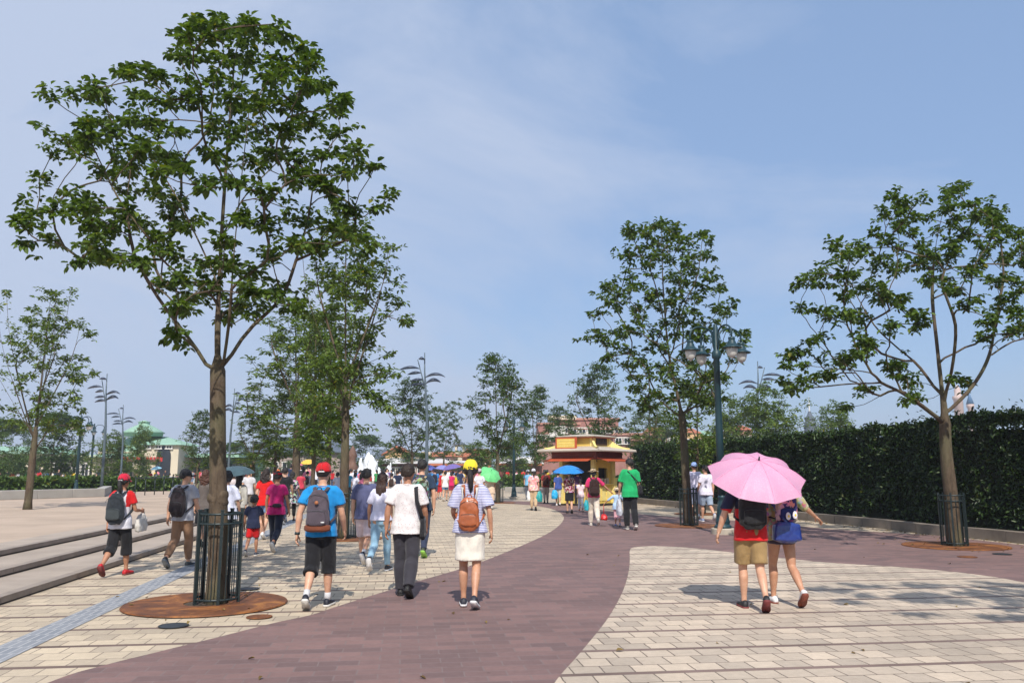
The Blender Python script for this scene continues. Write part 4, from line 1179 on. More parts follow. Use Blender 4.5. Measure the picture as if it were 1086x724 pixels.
q = MB(); q.box((0, 4, zt / 2), (w, 8, zt)); q.box((-w * .22, 3, zt * .7), (w * .25, 6, zt)); q.build('wall', CREAMW, g8)
q = MB(); hip(q, w * .1, 4, zt, Zt(478.5, 135), w * .4, 4, .6, .3, ridge=.7); q.build('roof', ORR, g8)
q = MB(); q.add([V((-w / 2, -.1, zt * .62)), V((w / 2, -.1, zt * .62)), V((w / 2, -1.6, zt * .48)), V((-w / 2, -1.6, zt * .48)), V((-w / 2, -.1, zt * .57)), V((w / 2, -.1, zt * .57)), V((w / 2, -1.6, zt * .43)), V((-w / 2, -1.6, zt * .43))], [(0, 3, 2, 1), (4, 5, 6, 7), (3, 7, 6, 2), (0, 4, 7, 3), (1, 2, 6, 5)]); q.build('awning', ORR, g8)
windows(g8, -w / 2 + .5, w / 2 - .5, 4, zt * .68, zt * .92, 0, .8)
windows(g8, -w / 2 + .5, w / 2 - .5, 4, .3, zt * .4, 0, 1.1)
g9, w = bld('look_out_tower', 481, 493.5, 150, 'small square tower with a slate blue pyramid roof above the distant shops', 'tower')
zt = Zt(471.5, 150)
q = MB(); q.box((0, 1.1, zt * .4), (w * .8, 2.2, zt * .8))
for sx in (-1, 1):
    for sy in (0, 1): q.box((sx * w * .32, .25 + sy * 1.7, zt * .9), (w * .16, .4, zt * .2))
q.box((0, 1.1, zt - .1), (w * .9, 2.4, .2)); q.build('wall', CREAMW, g9)
q = MB(); hip(q, 0, 1.1, zt, Zt(467, 150), w / 2 * .85, 1.0, .35, .05); q.lathe([(.06, Zt(467, 150)), (.04, Zt(465, 150))], 6, c=(0, 1.1, 0)); q.build('roof', SLATE, g9)
g10, w = bld('terracotta_shop', 490, 520, 128, 'cream and orange shop partly hidden by the bush right of the distant tower')
q = MB(); q.box((0, 4, 1.9), (w, 8, 3.8)); q.build('wall', plain('orange_plaster', (.48, .20, .10, 1), .8), g10)
q = MB(); hip(q, 0, 4, 3.7, 5.0, w / 2, 4, .6, .3, ridge=.6); q.build('roof', ORR, g10)
windows(g10, -w / 2 + .5, w / 2 - .5, 3, .6, 2.6, 0, 1.1)
g11, w = bld('pavilion', 528, 572, 108, 'long white-roofed pavilion behind the lamp post and the blue umbrella')
q = MB(); q.box((0, 3, 1.3), (w, 6, 2.6)); q.build('wall', plain('dark_red_plaster', (.20, .07, .05, 1), .8), g11)
q = MB(); hip(q, 0, 3, 2.5, Zt(484, 108), w / 2, 3, .6, .3, ridge=.8); q.build('roof', WROOF, g11)
q = MB(); q.box((0, -.65, 2.4), (w + .6, .1, .3)); q.build('fascia', ORR, g11)
# brick block behind the kiosk
Y = 112.0
gb, w = bld('brick_building', 568, 706, Y, 'stepped pink brick building rising behind the kiosk')
def X(px): return at_y(px, 500, Y).x - gb.location.x
q = MB()
for (a, b_, top, dy, dp) in ((572, 618, 450, 4, 9), (594, 664, 445, 7, 9), (612, 660, 455, 2.5, 8), (652, 688, 461, 1, 8), (670, 704, 467, 0, 8), (572, 600, 460, 1.5, 6)):
    z_ = Zt(top, Y + dy)
    q.box(((X(a) + X(b_)) / 2, dy + dp / 2, z_ / 2), (X(b_) - X(a), dp, z_), mi=0)
    q.box(((X(a) + X(b_)) / 2, dy + dp / 2 - .05, z_ + .12), (X(b_) - X(a) + .3, dp + .3, .3), mi=1)
q.build('wall', [BRICK, BRICK2], gb)
q = MB(); q.box((X(600), 8, Zt(445, Y + 7) + .3), (4, 3, .6)); q.build('roof_parapet', CREAMW, gb)
windows(gb, X(595), X(664), 7, Zt(458, Y), Zt(453, Y), 2.5, 1.0, m=GLZ)
windows(gb, X(570), X(600), 3, Zt(466, Y), Zt(461, Y), 1.5, 1.0)
windows(gb, X(653), X(690), 4, Zt(470, Y), Zt(464, Y), 1.0, .9)
q = MB(); q.box((X(592), 1.2, Zt(457, Y)), (2.2, .3, 1.5)); q.build('white_panel', WHITEW, gb)
# building behind the hedge at the street lamp
gc, w = bld('pale_shop_building', 690, 800, 130, 'low shops with pink and white walls glimpsed over the hedge by the street lamp')
rr = random.Random(3); x = -w / 2; 
for k in range(6):
    ww = w / 6; z_ = Zt(rr.uniform(455, 466), 130); q = MB(); q.box((x + ww / 2, 4, z_ / 2), (ww * .97, 8, z_)); q.build('wall', [BRICK2, WHITEW, TANW, BRICK, WHITEW, BRICK2][k], gc)
    windows(gc, x + .3, x + ww - .3, 3, z_ - 2.4, z_ - 1.0, 0, .8)
    q = MB(); hip(q, x + ww / 2, 4, z_, z_ + .9, ww / 2 - .1, 4, .2, .3, ridge=.6); q.build('roof', [ORR, SLATE, ORR, GREEN, SLATE, ORR][k], gc); x += ww
# far slender spires over the hedge
tw, w = bld('far_tower', 1017, 1028, 260, 'pale round tower far away, glimpsed between the limbs of the leaning tree', 'tower')
q = MB(); q.lathe([(w * .42, 0), (w * .42, Zt(424, 260)), (w * .5, Zt(423, 260)), (w * .5, Zt(420, 260)), (w * .3, Zt(419.8, 260)), (w * .3, Zt(413, 260)), (.1, Zt(408, 260))], 14); q.build('wall', plain('pale_rose_stone', (.52, .40, .36, 1), .8, .1, .2), tw, True)
tw2, w = bld('far_turret', 1031, 1039, 265, 'slim turret with a blue cone roof far away, right of the pale round tower', 'turret')
q = MB(); q.lathe([(w * .35, 0), (w * .35, Zt(433, 265)), (w * .48, Zt(431.5, 265)), (w * .48, Zt(428.5, 265))], 14); q.build('wall', plain('pale_rose_stone', (.52, .40, .36, 1), .8, .1, .2), tw2, True)
q = MB(); q.lathe([(w * .5, Zt(428.4, 265)), (w * .16, Zt(420, 265)), (.02, Zt(413.5, 265))], 14); q.build('roof', plain('blue_cone_roof', (.07, .16, .30, 1), .5), tw2, True)
sp, w = bld('far_spire', 860, 864, 160, 'dark finial with a white spike far behind the hedge', 'spire')
q = MB(); q.lathe([(1.2, 0), (1.2, Zt(450, 160)), (.9, Zt(446, 160)), (1.1, Zt(444, 160)), (.5, Zt(440, 160)), (.25, Zt(436, 160))], 10); q.build('wall', SLATE, sp)
q = MB(); q.lathe([(.14, Zt(436, 160)), (.1, Zt(428, 160)), (.02, Zt(420, 160))], 6); q.build('spike', WHITEW, sp)

# ------------------------------------------------------------------ fountain
fp = at(397, 514.5); fy = fp.y
fo = empty('fountain', fp)
q = MB(); q.lathe([(5.2, 0), (5.2, .5), (4.8, .55), (4.8, .35), (.01, .35)], 40); q.build('basin', WALLM, fo)
m, nt, b, o_ = newmat('white_water')
co = coords(nt, (1, 1, .25)); n = N(nt, 'ShaderNodeTexNoise', Scale=3.0, Detail=6.0); nt.links.new(co, n.inputs['Vector'])
nt.links.new(ramp(nt, n.outputs[0], [(.3, (.62, .65, .69)), (.6, (.86, .87, .88))]), b.inputs['Base Color'])
b.inputs['Roughness'].default_value = .35; bump(nt, b, n.outputs[0], 1.0, .3); WATER = m
rr = random.Random(2)
def jet(x, y, h, r):
    q = MB(); n = 8; q.rings([(0.3 + h * u, x + rr.gauss(0, .04), y + rr.gauss(0, .04), r * (1 - u) ** .45 * (1 + .12 * rr.gauss(0, 1)) + .05, r * (1 - u) ** .45 + .05) for u in [j / n for j in range(n + 1)]], n=9)
    return q
px_m = fy / FPX
for (px, top, rp) in ((391, 490, 6), (384, 485, 3.5), (389, 479, 6), (394, 482, 5.5), (398, 488, 5), (402, 495, 4), (376, 498, 2.5), (412, 493, 2.2), (414, 490, 1.6), (409, 499, 2.5), (418, 500, 1.6), (406, 500, 3)):
    x = (at_y(px, 500, fy).x - fp.x)
    jet(x, rr.uniform(-.6, .6), Zt(top, fy) - .3, rp * px_m).build('water_jet', WATER, fo, True)
tag(fo, 'white water jets of the fountain rising over the crowd', 'fountain')
st = at(373, 514); so = empty('statue', st)
q = MB(); q.lathe([(1.5, 0), (1.4, .6), (.9, .9), (.6, 1.6), (.8, 1.9), (.5, 2.3), (.35, 2.9), (.55, 3.3), (.4, 3.8), (.2, 4.2), (.01, 4.5)], 12)
q.build('figure', plain('weathered_bronze', (.16, .08, .05, 1), .6, .3, 2, bmp=.6, bd=.1), so, True)
tag(so, 'dark reddish-brown statue left of the white fountain jets', 'statue')

# ------------------------------------------------------------------ fallen leaves
rl = random.Random(31); Cn, Nn, Ln, Sn = [], [], [], []
def fl(p, z):
    Cn.append((p.x, p.y, z + rl.uniform(.004, .012))); a = rl.uniform(0, 6.28); Ln.append((math.cos(a), math.sin(a), rl.uniform(-.05, .25))); Nn.append((rl.gauss(0, .2), rl.gauss(0, .2), 1)); Sn.append(rl.uniform(.035, .075))
for _ in range(420):
    i = int(len(kp) * rl.random() ** 1.1); i = min(i, len(kp) - 2); p = kp[i].lerp(kp[i + 1], rl.random()); p = p + V((-1, -.3, 0)) * abs(rl.gauss(0, .35)); fl(p, .012)
for b_, rr_, n_ in ((B1, 1.6, 14), (B2, 1.8, 30)):
    for _ in range(n_):
        a = rl.uniform(0, 6.28); q_ = rr_ * math.sqrt(rl.random()); fl(V((b_.x + q_ * math.cos(a), b_.y + q_ * math.sin(a), 0)), .032)
for _ in range(36): fl(at(rl.uniform(-20, 1100), rl.uniform(560, 730)), .014)
me_ = leaves_mesh('fallen_leaves', Cn, Nn, Ln, Sn, leafmat('dry_leaf', (.10, .06, .02, 1), (.24, .17, .05, 1), .1, .7), rl, .5)
tag(link('fallen_leaves', me_), 'scattered dry leaves on the paving along the kerb and round the trees', 'leaves', kind='stuff')
# ------------------------------------------------------------------ people
SK1 = (.50, .27, .17, 1); SK2 = (.58, .34, .23, 1); SK3 = (.40, .20, .12, 1)
BLK = (.012, .010, .010, 1); BRN = (.035, .016, .010, 1)
EYEW = plain('eye_white', (.7, .68, .65, 1), .3, .02, 5, bmp=0); IRIS = plain('iris', (.02, .012, .01, 1), .2, .02, 5, bmp=0); LIPS = plain('lips', (.35, .10, .08, 1), .5, .05, 8, bmp=0)
def deform_pts(pts, M): return [M @ V(p) for p in pts]
class Pose: pass
def pose(H, sex, stride, amp, arms, lean=0.0, child=False):
    P = Pose(); s = H / 1.7; P.s = s; P.H = H; f = sex == 'f'; P.f = f
    hs = s if not child else s * 1.28; P.hs = hs
    P.hw = (.085 if not f else .082) * s                 # hip joint half distance
    P.sw = (.178 if not f else .155) * s * (1.02 if child else 1)
    P.zhip = .505 * H; P.zsh = (.812 if not child else .775) * H; P.zwaist = .61 * H
    P.chin = (.868 if not child else .82) * H
    thigh, shin = .245 * H, .235 * H
    def leg(sx, a, k, foot):
        hip = V((sx * P.hw, 0, P.zhip)); a = R(a); k = R(k)
        kn = hip + V((sx * .004, math.sin(a), -math.cos(a))) * thigh
        an = kn + V((-sx * .012, math.sin(a - k), -math.cos(a - k))) * shin
        return hip, kn, an, R(foot)
    A = amp
    if amp < 0: lead = (3, 4, 0); trail = (-3, 4, 0)
    else: lead = (20 * A, 6 + 5 * A, 4 * A); trail = (-16 * A, 14 + 30 * A, -(8 + 46 * A))
    P.legs = {}
    for sx in (-1, 1):
        a, k, ft = trail if sx == stride else lead
        P.legs[sx] = leg(sx, a, k, ft)
    # ground the lower foot
    lows = []
    for sx in (-1, 1):
        hip, kn, an, ft = P.legs[sx]
        heel = an + V((0, -.05 * s * math.cos(ft) , -.05 * s * math.sin(ft) - .075 * s * math.cos(ft)))
        toe = an + V((0, .18 * s * math.cos(ft), .18 * s * math.sin(ft) - .075 * s * math.cos(ft)))
        lows.append(min(heel.z, toe.z))
    dz = -min(lows); P.dz = dz
    for sx in (-1, 1):
        hip, kn, an, ft = P.legs[sx]; up = V((0, 0, dz)); P.legs[sx] = (hip + up, kn + up, an + up, ft)
    P.zhip += dz; P.zsh += dz; P.zwaist += dz; P.chin += dz
    P.arms = {}
    ua, fa = .172 * H, .150 * H
    for i, sx in enumerate((-1, 1)):
        sw, ab, el = arms[i][:3]; sw, ab, el = R(sw), R(ab), R(el)
        inn = R(arms[i][3]) if len(arms[i]) > 3 else R(4)
        sh = V((sx * P.sw, 0, P.zsh))
        d1 = V((sx * math.sin(ab), math.sin(sw) * math.cos(ab), -math.cos(sw) * math.cos(ab)))
        e = sh + d1 * ua; ab2 = ab * (.5 if ab < R(30) else .9) - inn
        d2 = V((sx * math.sin(ab2), math.sin(sw + el) * math.cos(ab2), -math.cos(sw + el) * math.cos(ab2)))
        wr = e + d2 * fa
        P.arms[sx] = (sh, e, wr, d2)
    return P
def shoe_mb(P, sx, upper_mi=0, sole_mi=1, big=1.0):
    s = P.s * big; hip, kn, an, ft = P.legs[sx]
    M = Matrix.Translation(an) @ Matrix.Rotation(-sx * .12, 4, 'Z') @ Matrix.Rotation(ft, 4, 'X')
    mb = MB(); up = []
    for (y, w, hgt) in ((-.068, .018, .035), (-.062, .030, .062), (-.04, .037, .088), (0, .040, .092), (.035, .041, .078), (.08, .046, .055), (.125, .049, .044), (.165, .043, .036), (.19, .028, .027), (.198, .008, .018)):
        up.append((y, w, hgt))
    n = 14; vs = []; fs = []
    for (y, w, h_) in up:
        for k in range(n):
            a = 2 * PI * k / n; x = w * math.cos(a); z = h_ * .5 * (1 + math.sin(a)) if math.sin(a) > -.4 else h_ * .3 * (1 + math.sin(a))
            vs.append(M @ (V((x, y, z - .066)) * s))
    for i in range(len(up) - 1):
        for k in range(n):
            a = i * n + k; b = i * n + (k + 1) % n; fs.append((a, a + n, b + n, b))
    fs.append(tuple(range(n))); fs.append(tuple(range((len(up) - 1) * n, len(up) * n))[::-1])
    mb.add(vs, fs, upper_mi)
    out = [(-.072, .012), (-.066, .030), (-.045, .041), (0, .042), (.04, .042), (.09, .050), (.13, .052), (.17, .045), (.197, .028), (.205, .010)]
    poly = [(w, y) for y, w in out] + [(-w, y) for y, w in out[::-1]]
    vs = [M @ (V((x, y, -.078)) * s) for x, y in poly] + [M @ (V((x * 1.02, y, -.052)) * s) for x, y in poly]
    n = len(poly); fs = [tuple(range(n))[::-1], tuple(range(n, 2 * n))] + [(i, (i + 1) % n, n + (i + 1) % n, n + i) for i in range(n)]
    mb.add(vs, fs, sole_mi)
    # laces
    if upper_mi == 0:
        for q in range(3):
            y = .045 + q * .024; z = .012 - q * .008
            mb.tube([M @ (V((-.022, y, z)) * s), M @ (V((0, y, z + .008)) * s), M @ (V((.022, y, z)) * s)], .0035 * s, 5, mi=sole_mi)
    return mb
def hand_mb(mb, P, sx, grip=False):
    sh, e, wr, d = P.arms[sx]; s = P.s
    fwd = V((0, 1, 0)) - d * d.y
    fwd = fwd.normalized() if fwd.length > .2 else V((0, 0, 1))
    side = d.cross(fwd).normalized()                    # palm normal axis
    inn = side if side.x * sx < 0 else -side
    c0 = wr + d * .01 * s; c1 = wr + d * .085 * s
    mb.tube([wr - d * .02 * s, c0, wr + d * .045 * s, c1], [(.019 * s, .027 * s), (.017 * s, .030 * s), (.016 * s, .040 * s), (.013 * s, .038 * s)], 10, up=fwd)
    for k, ln in enumerate((.066, .076, .071, .056)):
        off = (.029 - .0195 * k) * s; b = c1 + fwd * off - d * .008 * s
        curl = (.35 + .12 * k) if not grip else 1.35
        p = [b]; dd = d.copy(); r0 = .0088 * s
        for j, seg in enumerate((.42, .33, .25)):
            a = curl * (.5 if j == 0 else .8)
            dd = (dd * math.cos(a) + inn * math.sin(a)).normalized() if j == 0 else (dd * math.cos(a) + (inn * math.cos(curl * .5 * j) - d * math.sin(curl * .5 * j)).normalized() * math.sin(a)).normalized()
            p.append(p[-1] + dd * ln * seg * s)
        mb.tube(p, [r0, r0 * .95, r0 * .88, r0 * .62], 7)
    b = wr + d * .02 * s + fwd * .024 * s
    t1 = (d * .7 + fwd * .65 + inn * .35).normalized()
    p = [b, b + t1 * .034 * s, b + (t1 * .034 + (d * .9 + fwd * .2 + inn * .45).normalized() * .028) * s, b + (t1 * .034 + (d * .9 + fwd * .2 + inn * .45).normalized() * .05) * s]
    mb.tube(p, [.012 * s, .0105 * s, .0095 * s, .006 * s], 7)
def head_M(P, yaw=0, nod=0):
    c = V((0, .012 * P.s, P.chin + .015 * P.hs))
    return Matrix.Translation(c) @ Matrix.Rotation(-R(yaw), 4, 'Z') @ Matrix.Rotation(-R(nod), 4, 'X') @ Matrix.Scale(P.hs, 4)
def body_mesh(P, vox, skin, yaw, nod, grips=(False, False), detail=True):
    s = P.s; mb = MB(); f = P.f; z0 = P.dz
    rs = [(.475, .13, .085, 0), (.50, .158, .10, -.008), (.53, .160, .108, -.012), (.57, .142, .092, -.002), (.62, .128 if not f else .112, .082, .004), (.68, .142 if not f else .125, .092, .004), (.74, .155 if not f else .135, .104, .002), (.785, .160 if not f else .142, .095, -.004), (.815, .135 if not f else .12, .07, -.008), (.838, .07, .055, -.008), (.86, .052, .052, 0)]
    kz = (P.zsh - z0) / (.812 * P.H)
    mb.rings([(z * P.H * (kz if z > .6 else 1) + z0, 0, y * s, rx * s, ry * s) for z, rx, ry, y in rs], 20, power=.9)
    mb.tube([(0, -.008 * s, P.zsh), (0, 0, P.chin - .03 * s), (0, .008 * s, P.chin + .06 * s)], [.058 * s, (.052 if not f else .044) * s, .05 * s], 14)
    for sx in (-1, 1):
        sh, e, wr, d = P.arms[sx]; g = 1.08 if not f else .88
        mb.tube([V((sx * .06 * s, -.004, sh.z + .005 * s)), sh + V((-sx * .02 * s, 0, .002 * s)), sh.lerp(e, .12), sh.lerp(e, .45), e, e.lerp(wr, .25), e.lerp(wr, .7), wr + d * .01 * s],
                [.05 * s * g, .054 * s * g, .052 * s * g, .045 * s * g, .037 * s * g, .041 * s * g, .030 * s * g, .025 * s * g], 12)
        hip, kn, an, ft = P.legs[sx]
        mb.tube([hip + V((0, -.005 * s, .03 * s)), hip.lerp(kn, .15), hip.lerp(kn, .55), kn + V((0, .006 * s, 0)), kn.lerp(an, .25) + V((0, -.016 * s, 0)), kn.lerp(an, .45) + V((0, -.010 * s, 0)), kn.lerp(an, .8), an],
                [.088 * s, .087 * s, .070 * s, .053 * s, .057 * s, .052 * s, .035 * s, .034 * s], 14)
        mb.tube([an + V((0, -.02 * s, -.03 * s)), an + V((0, .05 * s * math.cos(ft), .05 * s * math.sin(ft) - .035 * s)), an + V((0, .12 * s * math.cos(ft), .12 * s * math.sin(ft) - .045 * s))], [.032 * s, .034 * s, .026 * s], 10)
        if f: mb.ell((sx * .066 * s, .085 * s, .735 * P.H * kz + z0), (.056 * s, .045 * s, .055 * s), 10, 8)
        mb.ell((sx * .07 * s, -.062 * s, .51 * P.H + z0), (.078 * s, .062 * s, .075 * s), 12, 8)
    M = head_M(P, yaw, nod)
    mb.ell((0, .012, .118), (.074, .094, .104), 18, 12, M=M)                 # skull
    mb.rings([(-.012, 0, .060, .018, .020), (0, 0, .054, .036, .036), (.03, 0, .042, .053, .054), (.065, 0, .035, .064, .066), (.10, 0, .03, .068, .07)], 16, M=M)
    mb.tube([(0, .094, .098), (0, .112, .072), (0, .108, .060)], [.008, .013, .011], 8) if False else None
    nb = MB(); nb.tube([(0, .098, .105), (0, .110, .085), (0, .122, .066), (0, .108, .056)], [.007, .009, .013, .009], 8)
    mb.add([M @ V(p) for p in nb.v], nb.f)
    for sx in (-1, 1): mb.ell((sx * .076, .008, .088), (.010, .019, .031), 10, 8, M=M)
    mb.ell((0, .086, .120), (.05, .015, .012), 10, 6, M=M)
    me = fuse(mb, vox, 3, 'body')
    me.materials.append(skin); me.materials.append(EYEW); me.materials.append(IRIS); me.materials.append(LIPS)
    if detail:
        ex = MB()
        for i, sx in enumerate((-1, 1)):
            hand_mb(ex, P, sx, grips[i])
            ex.ell((sx * .031, .096, .100), (.014, .007, .0075), 10, 6, mi=1, M=M); ex.ell((sx * .031, .1025, .100), (.006, .003, .006), 8, 6, mi=2, M=M)
        ex.ell((0, .098, .034), (.022, .008, .0065), 10, 6, mi=3, M=M)
        bm = bmesh.new(); bm.from_mesh(me)
        vv = [bm.verts.new(p) for p in ex.v]
        for f_, m_ in zip(ex.f, ex.mi):
            try: q = bm.faces.new([vv[i] for i in f_]); q.material_index = m_
            except ValueError: pass
        bm.normal_update(); bm.to_mesh(me); bm.free()
    else:
        pass
    return me
def torso_cloth(P, hem, sleeve, off, vox, seed, loose=0.0, collar=True, amp=.007, sleeve_r=None):
    """shirt: hem as a fraction of height, sleeve as a fraction of the arm"""
    s = P.s; f = P.f; H = P.H; z0 = P.dz; kz = (P.zsh - z0) / (.812 * H); mb = MB()
    prof = [(.44, .172, .118, -.008), (.47, .172, .118, -.010), (.50, .168, .116, -.012), (.53, .166, .116, -.012), (.57, .152, .104, -.004), (.62, .140 if not f else .124, .094, .003), (.68, .148 if not f else .130, .098, .004), (.74, .160 if not f else .140, .108, .002), (.785, .165 if not f else .146, .100, -.004), (.812, .142 if not f else .126, .078, -.008), (.832, .085, .062, -.008), (.842, .062, .056, -.006)]
    prof = [p for p in prof if p[0] > hem + .008]
    first = prof[0]; prof = [(hem, first[1] + .004 + loose * .4, first[2] + .004 + loose * .4, first[3])] + prof
    rs = []
    for z, rx, ry, y in prof:
        lo = loose * max(0, min(1, (.74 - z) / .15))
        zz = z * H * (kz if z > .6 else 1) + z0
        rs.append((zz, 0, y * s, (rx + off + lo) * s, (ry + off * .8 + lo * .8) * s))
    mb.rings(rs, 22, power=.92)
    if f:
        for sx in (-1, 1): mb.ell((sx * .066 * s, .09 * s, .735 * H * kz + z0), ((.060 + off * .5) * s, (.05 + off * .5) * s, .06 * s), 10, 8)
    for sx in (-1, 1):
        sh, e, wr, d = P.arms[sx]; g = 1.0 if not f else .84
        o = (off + .004) * s
        path = [V((sx * .05 * s, -.004, sh.z + .002 * s)), sh + V((-sx * .022 * s, 0, .000)), sh.lerp(e, .12), sh.lerp(e, min(sleeve * 2, 1) * .6), sh.lerp(e, min(sleeve * 2, 1))]
        flare = (sleeve_r or .012) * s
        rad = [.052 * s * g + o, .054 * s * g + o, .053 * s * g + o, .049 * s * g + o + flare * .6, .046 * s * g + o + flare]
        if sleeve > .5:
            u = (sleeve - .5) * 2; rad[-1] = .044 * s * g + o
            path += [e.lerp(wr, u * .5), e.lerp(wr, u)]; rad += [.041 * s * g + o, .036 * s * g + o]
        if sleeve > 0: mb.tube(path, rad, 12)
    me = fuse(mb, vox, 3, 'shirt'); wrinkle(me, amp * 1.5 * s, 8 / s, .5, seed); return me
def bottom_cloth(P, kind, length, off, vox, seed, amp=.005, flare=0.0, waist=.60):
    """kind: legs or skirt; length = 1 reaches the ankle, .5 the knee"""
    s = P.s; H = P.H; z0 = P.dz; mb = MB(); f = P.f
    top = [(.50, .166, .112, -.012), (.53, .166, .116, -.014), (.57, .150, .102, -.006), (waist, .136 if not f else .124, .090, 0)]
    if kind == 'legs':
        rs = [(.472, .135, .10, -.01)] + top
        mb.rings([(z * H + z0, 0, y * s, (rx + off) * s, (ry + off) * s) for z, rx, ry, y in rs], 20, power=.92)
        for sx in (-1, 1):
            hip, kn, an, ft = P.legs[sx]; o = (off + .004) * s
            full = [(hip + V((0, -.006 * s, .03 * s)), .092), (hip.lerp(kn, .15), .090), (hip.lerp(kn, .5), .076 + flare * .3), (hip.lerp(kn, .8), .066 + flare * .6), (kn, .060 + flare * .7), (kn.lerp(an, .25) + V((0, -.012 * s, 0)), .060 + flare), (kn.lerp(an, .5) + V((0, -.008 * s, 0)), .054 + flare), (kn.lerp(an, .75), .044 + flare), (kn.lerp(an, .98), .042 + flare)]
            tt = [0, .07, .25, .4, .5, .62, .75, .87, 1.0]
            path = []; rad = []
            for i, t in enumerate(tt):
                if t <= length + 1e-6: path.append(full[i][0]); rad.append(full[i][1] * s + o)
                else:
                    u = (length - tt[i - 1]) / (t - tt[i - 1])
                    if u > .15: path.append(full[i - 1][0].lerp(full[i][0], u)); rad.append((full[i - 1][1] * (1 - u) + full[i][1] * u) * s + o)
                    break
            mb.tube(path, rad, 14)
    else:
        kn = (P.legs[-1][1] + P.legs[1][1]) / 2; zl = z0 + .505 * H - (length * .48 * H)
        spread = abs(P.legs[-1][1].y - P.legs[1][1].y) / 2
        rs = [(zl, 0, kn.y * .6, (.170 + flare) * s, (.115 + flare * .6) * s + spread * .55), (zl + .35 * (.5 * H + z0 - zl), 0, 0, (.170 + flare * .7) * s, (.118 + flare * .4) * s + spread * .3)]
        mb.rings(rs + [(z * H + z0, 0, y * s, (rx + off) * s, (ry + off) * s) for z, rx, ry, y in top], 24, power=.95)
    me = fuse(mb, vox, 3, 'trousers'); wrinkle(me, amp * s, 9 / s, .5, seed + 5); return me
def hair_mesh(P, kind, yaw, nod, vox, seed, under_hat=False):
    M = head_M(P, yaw, nod)
    mb = MB(); mb.ell((0, -.002, .123), (.082, .102, .107 if not under_hat else .098), 36, 26)
    v = []; rngh = random.Random(seed)
    bm = bmesh.new(); me = mb.mesh('hair', []); bm.from_mesh(me)
    low = {'short': .062, 'pony': .055, 'long': .03, 'curly': .03, 'bun': .06, 'buzz': .066, 'bob': .01}.get(kind, .05)
    dele = []
    for vt in bm.verts:
        p = vt.co; front = p.y > .02
        lim = .150 if p.y > .055 else (.150 - (.055 - p.y) / .035 * .07 if p.y > .02 else low)
        if abs(p.x) > .048 and p.y > -.045 and kind in ('short', 'buzz', 'bun', 'pony'): lim = max(lim, .108 if p.y > -.02 else .085)
        if p.z < lim - .0: dele.append(vt)
        else:
            k = .006 if kind in ('buzz',) else .015
            nrm = V((p.x, p.y, p.z - .12)).normalized()
            vt.co = p + nrm * (noise.noise(p * 38 + V((seed, 0, 0))) * k + noise.noise(p * 90) * k * .4 - (.006 if kind == 'buzz' else 0))
    bmesh.ops.delete(bm, geom=dele, context='VERTS')
    bmesh.ops.solidify(bm, geom=bm.faces[:], thickness=-.012)
    bm.to_mesh(me); bm.free()
    out = MB(); out.v = [tuple(M @ vt.co) for vt in me.vertices]; out.f = [tuple(p.vertices) for p in me.polygons]; out.mi = [0] * len(out.f)
    bpy.data.meshes.remove(me)
    hs = P.hs
    def W(p): return M @ V(p)
    def down(p, dx, dy, dz): return W(p) + V((dx, dy, dz)) * hs
    if kind == 'pony':
        a = W((0, -.095, .115))
        path = [a, a + V((0, -.035, .0)) * hs, a + V((.004, -.055, -.05)) * hs, a + V((.012, -.052, -.13)) * hs, a + V((.018, -.045, -.21)) * hs, a + V((.012, -.04, -.27)) * hs]
        out.tube(path, [.016 * hs, .026 * hs, .034 * hs, .036 * hs, .027 * hs, .006 * hs], 14)
    if kind in ('long', 'curly', 'bob'):
        m2 = MB(); ln = {'long': .34, 'curly': .24, 'bob': .10}[kind]; wd = {'long': .085, 'curly': .115, 'bob': .09}[kind]
        top = W((0, -.06, .10))
        rs = []
        for j in range(9):
            u = j / 8
            rs.append((top.z - ln * u * hs, top.x, top.y + (-.005 + .0 * u - (.022 if u > .35 else .03 * u)) * hs, (wd * (1 + .1 * math.sin(u * 3)) * (1 - .55 * max(0, u - .55) / .45)) * hs, (.045 - .012 * u) * hs))
        m2.rings(rs, 20)
        me2 = fuse(m2, vox * .8, 2, 'h'); wrinkle(me2, .016 * hs, 22, .25 if kind != 'curly' else .8, seed)
        if kind == 'curly': wrinkle(me2, .02 * hs, 30, 1, seed + 3)
        out.v, o = out.v, len(out.v)
        out.v = out.v + [tuple(v_.co) for v_ in me2.vertices]; out.f += [tuple(i + o for i in p.vertices) for p in me2.polygons]; out.mi = [0] * len(out.f)
        bpy.data.meshes.remove(me2)
    if kind == 'bun': b = W((0, -.10, .16)); out.ell(tuple(b), (.04 * hs, .035 * hs, .035 * hs), 12, 8)
    return out
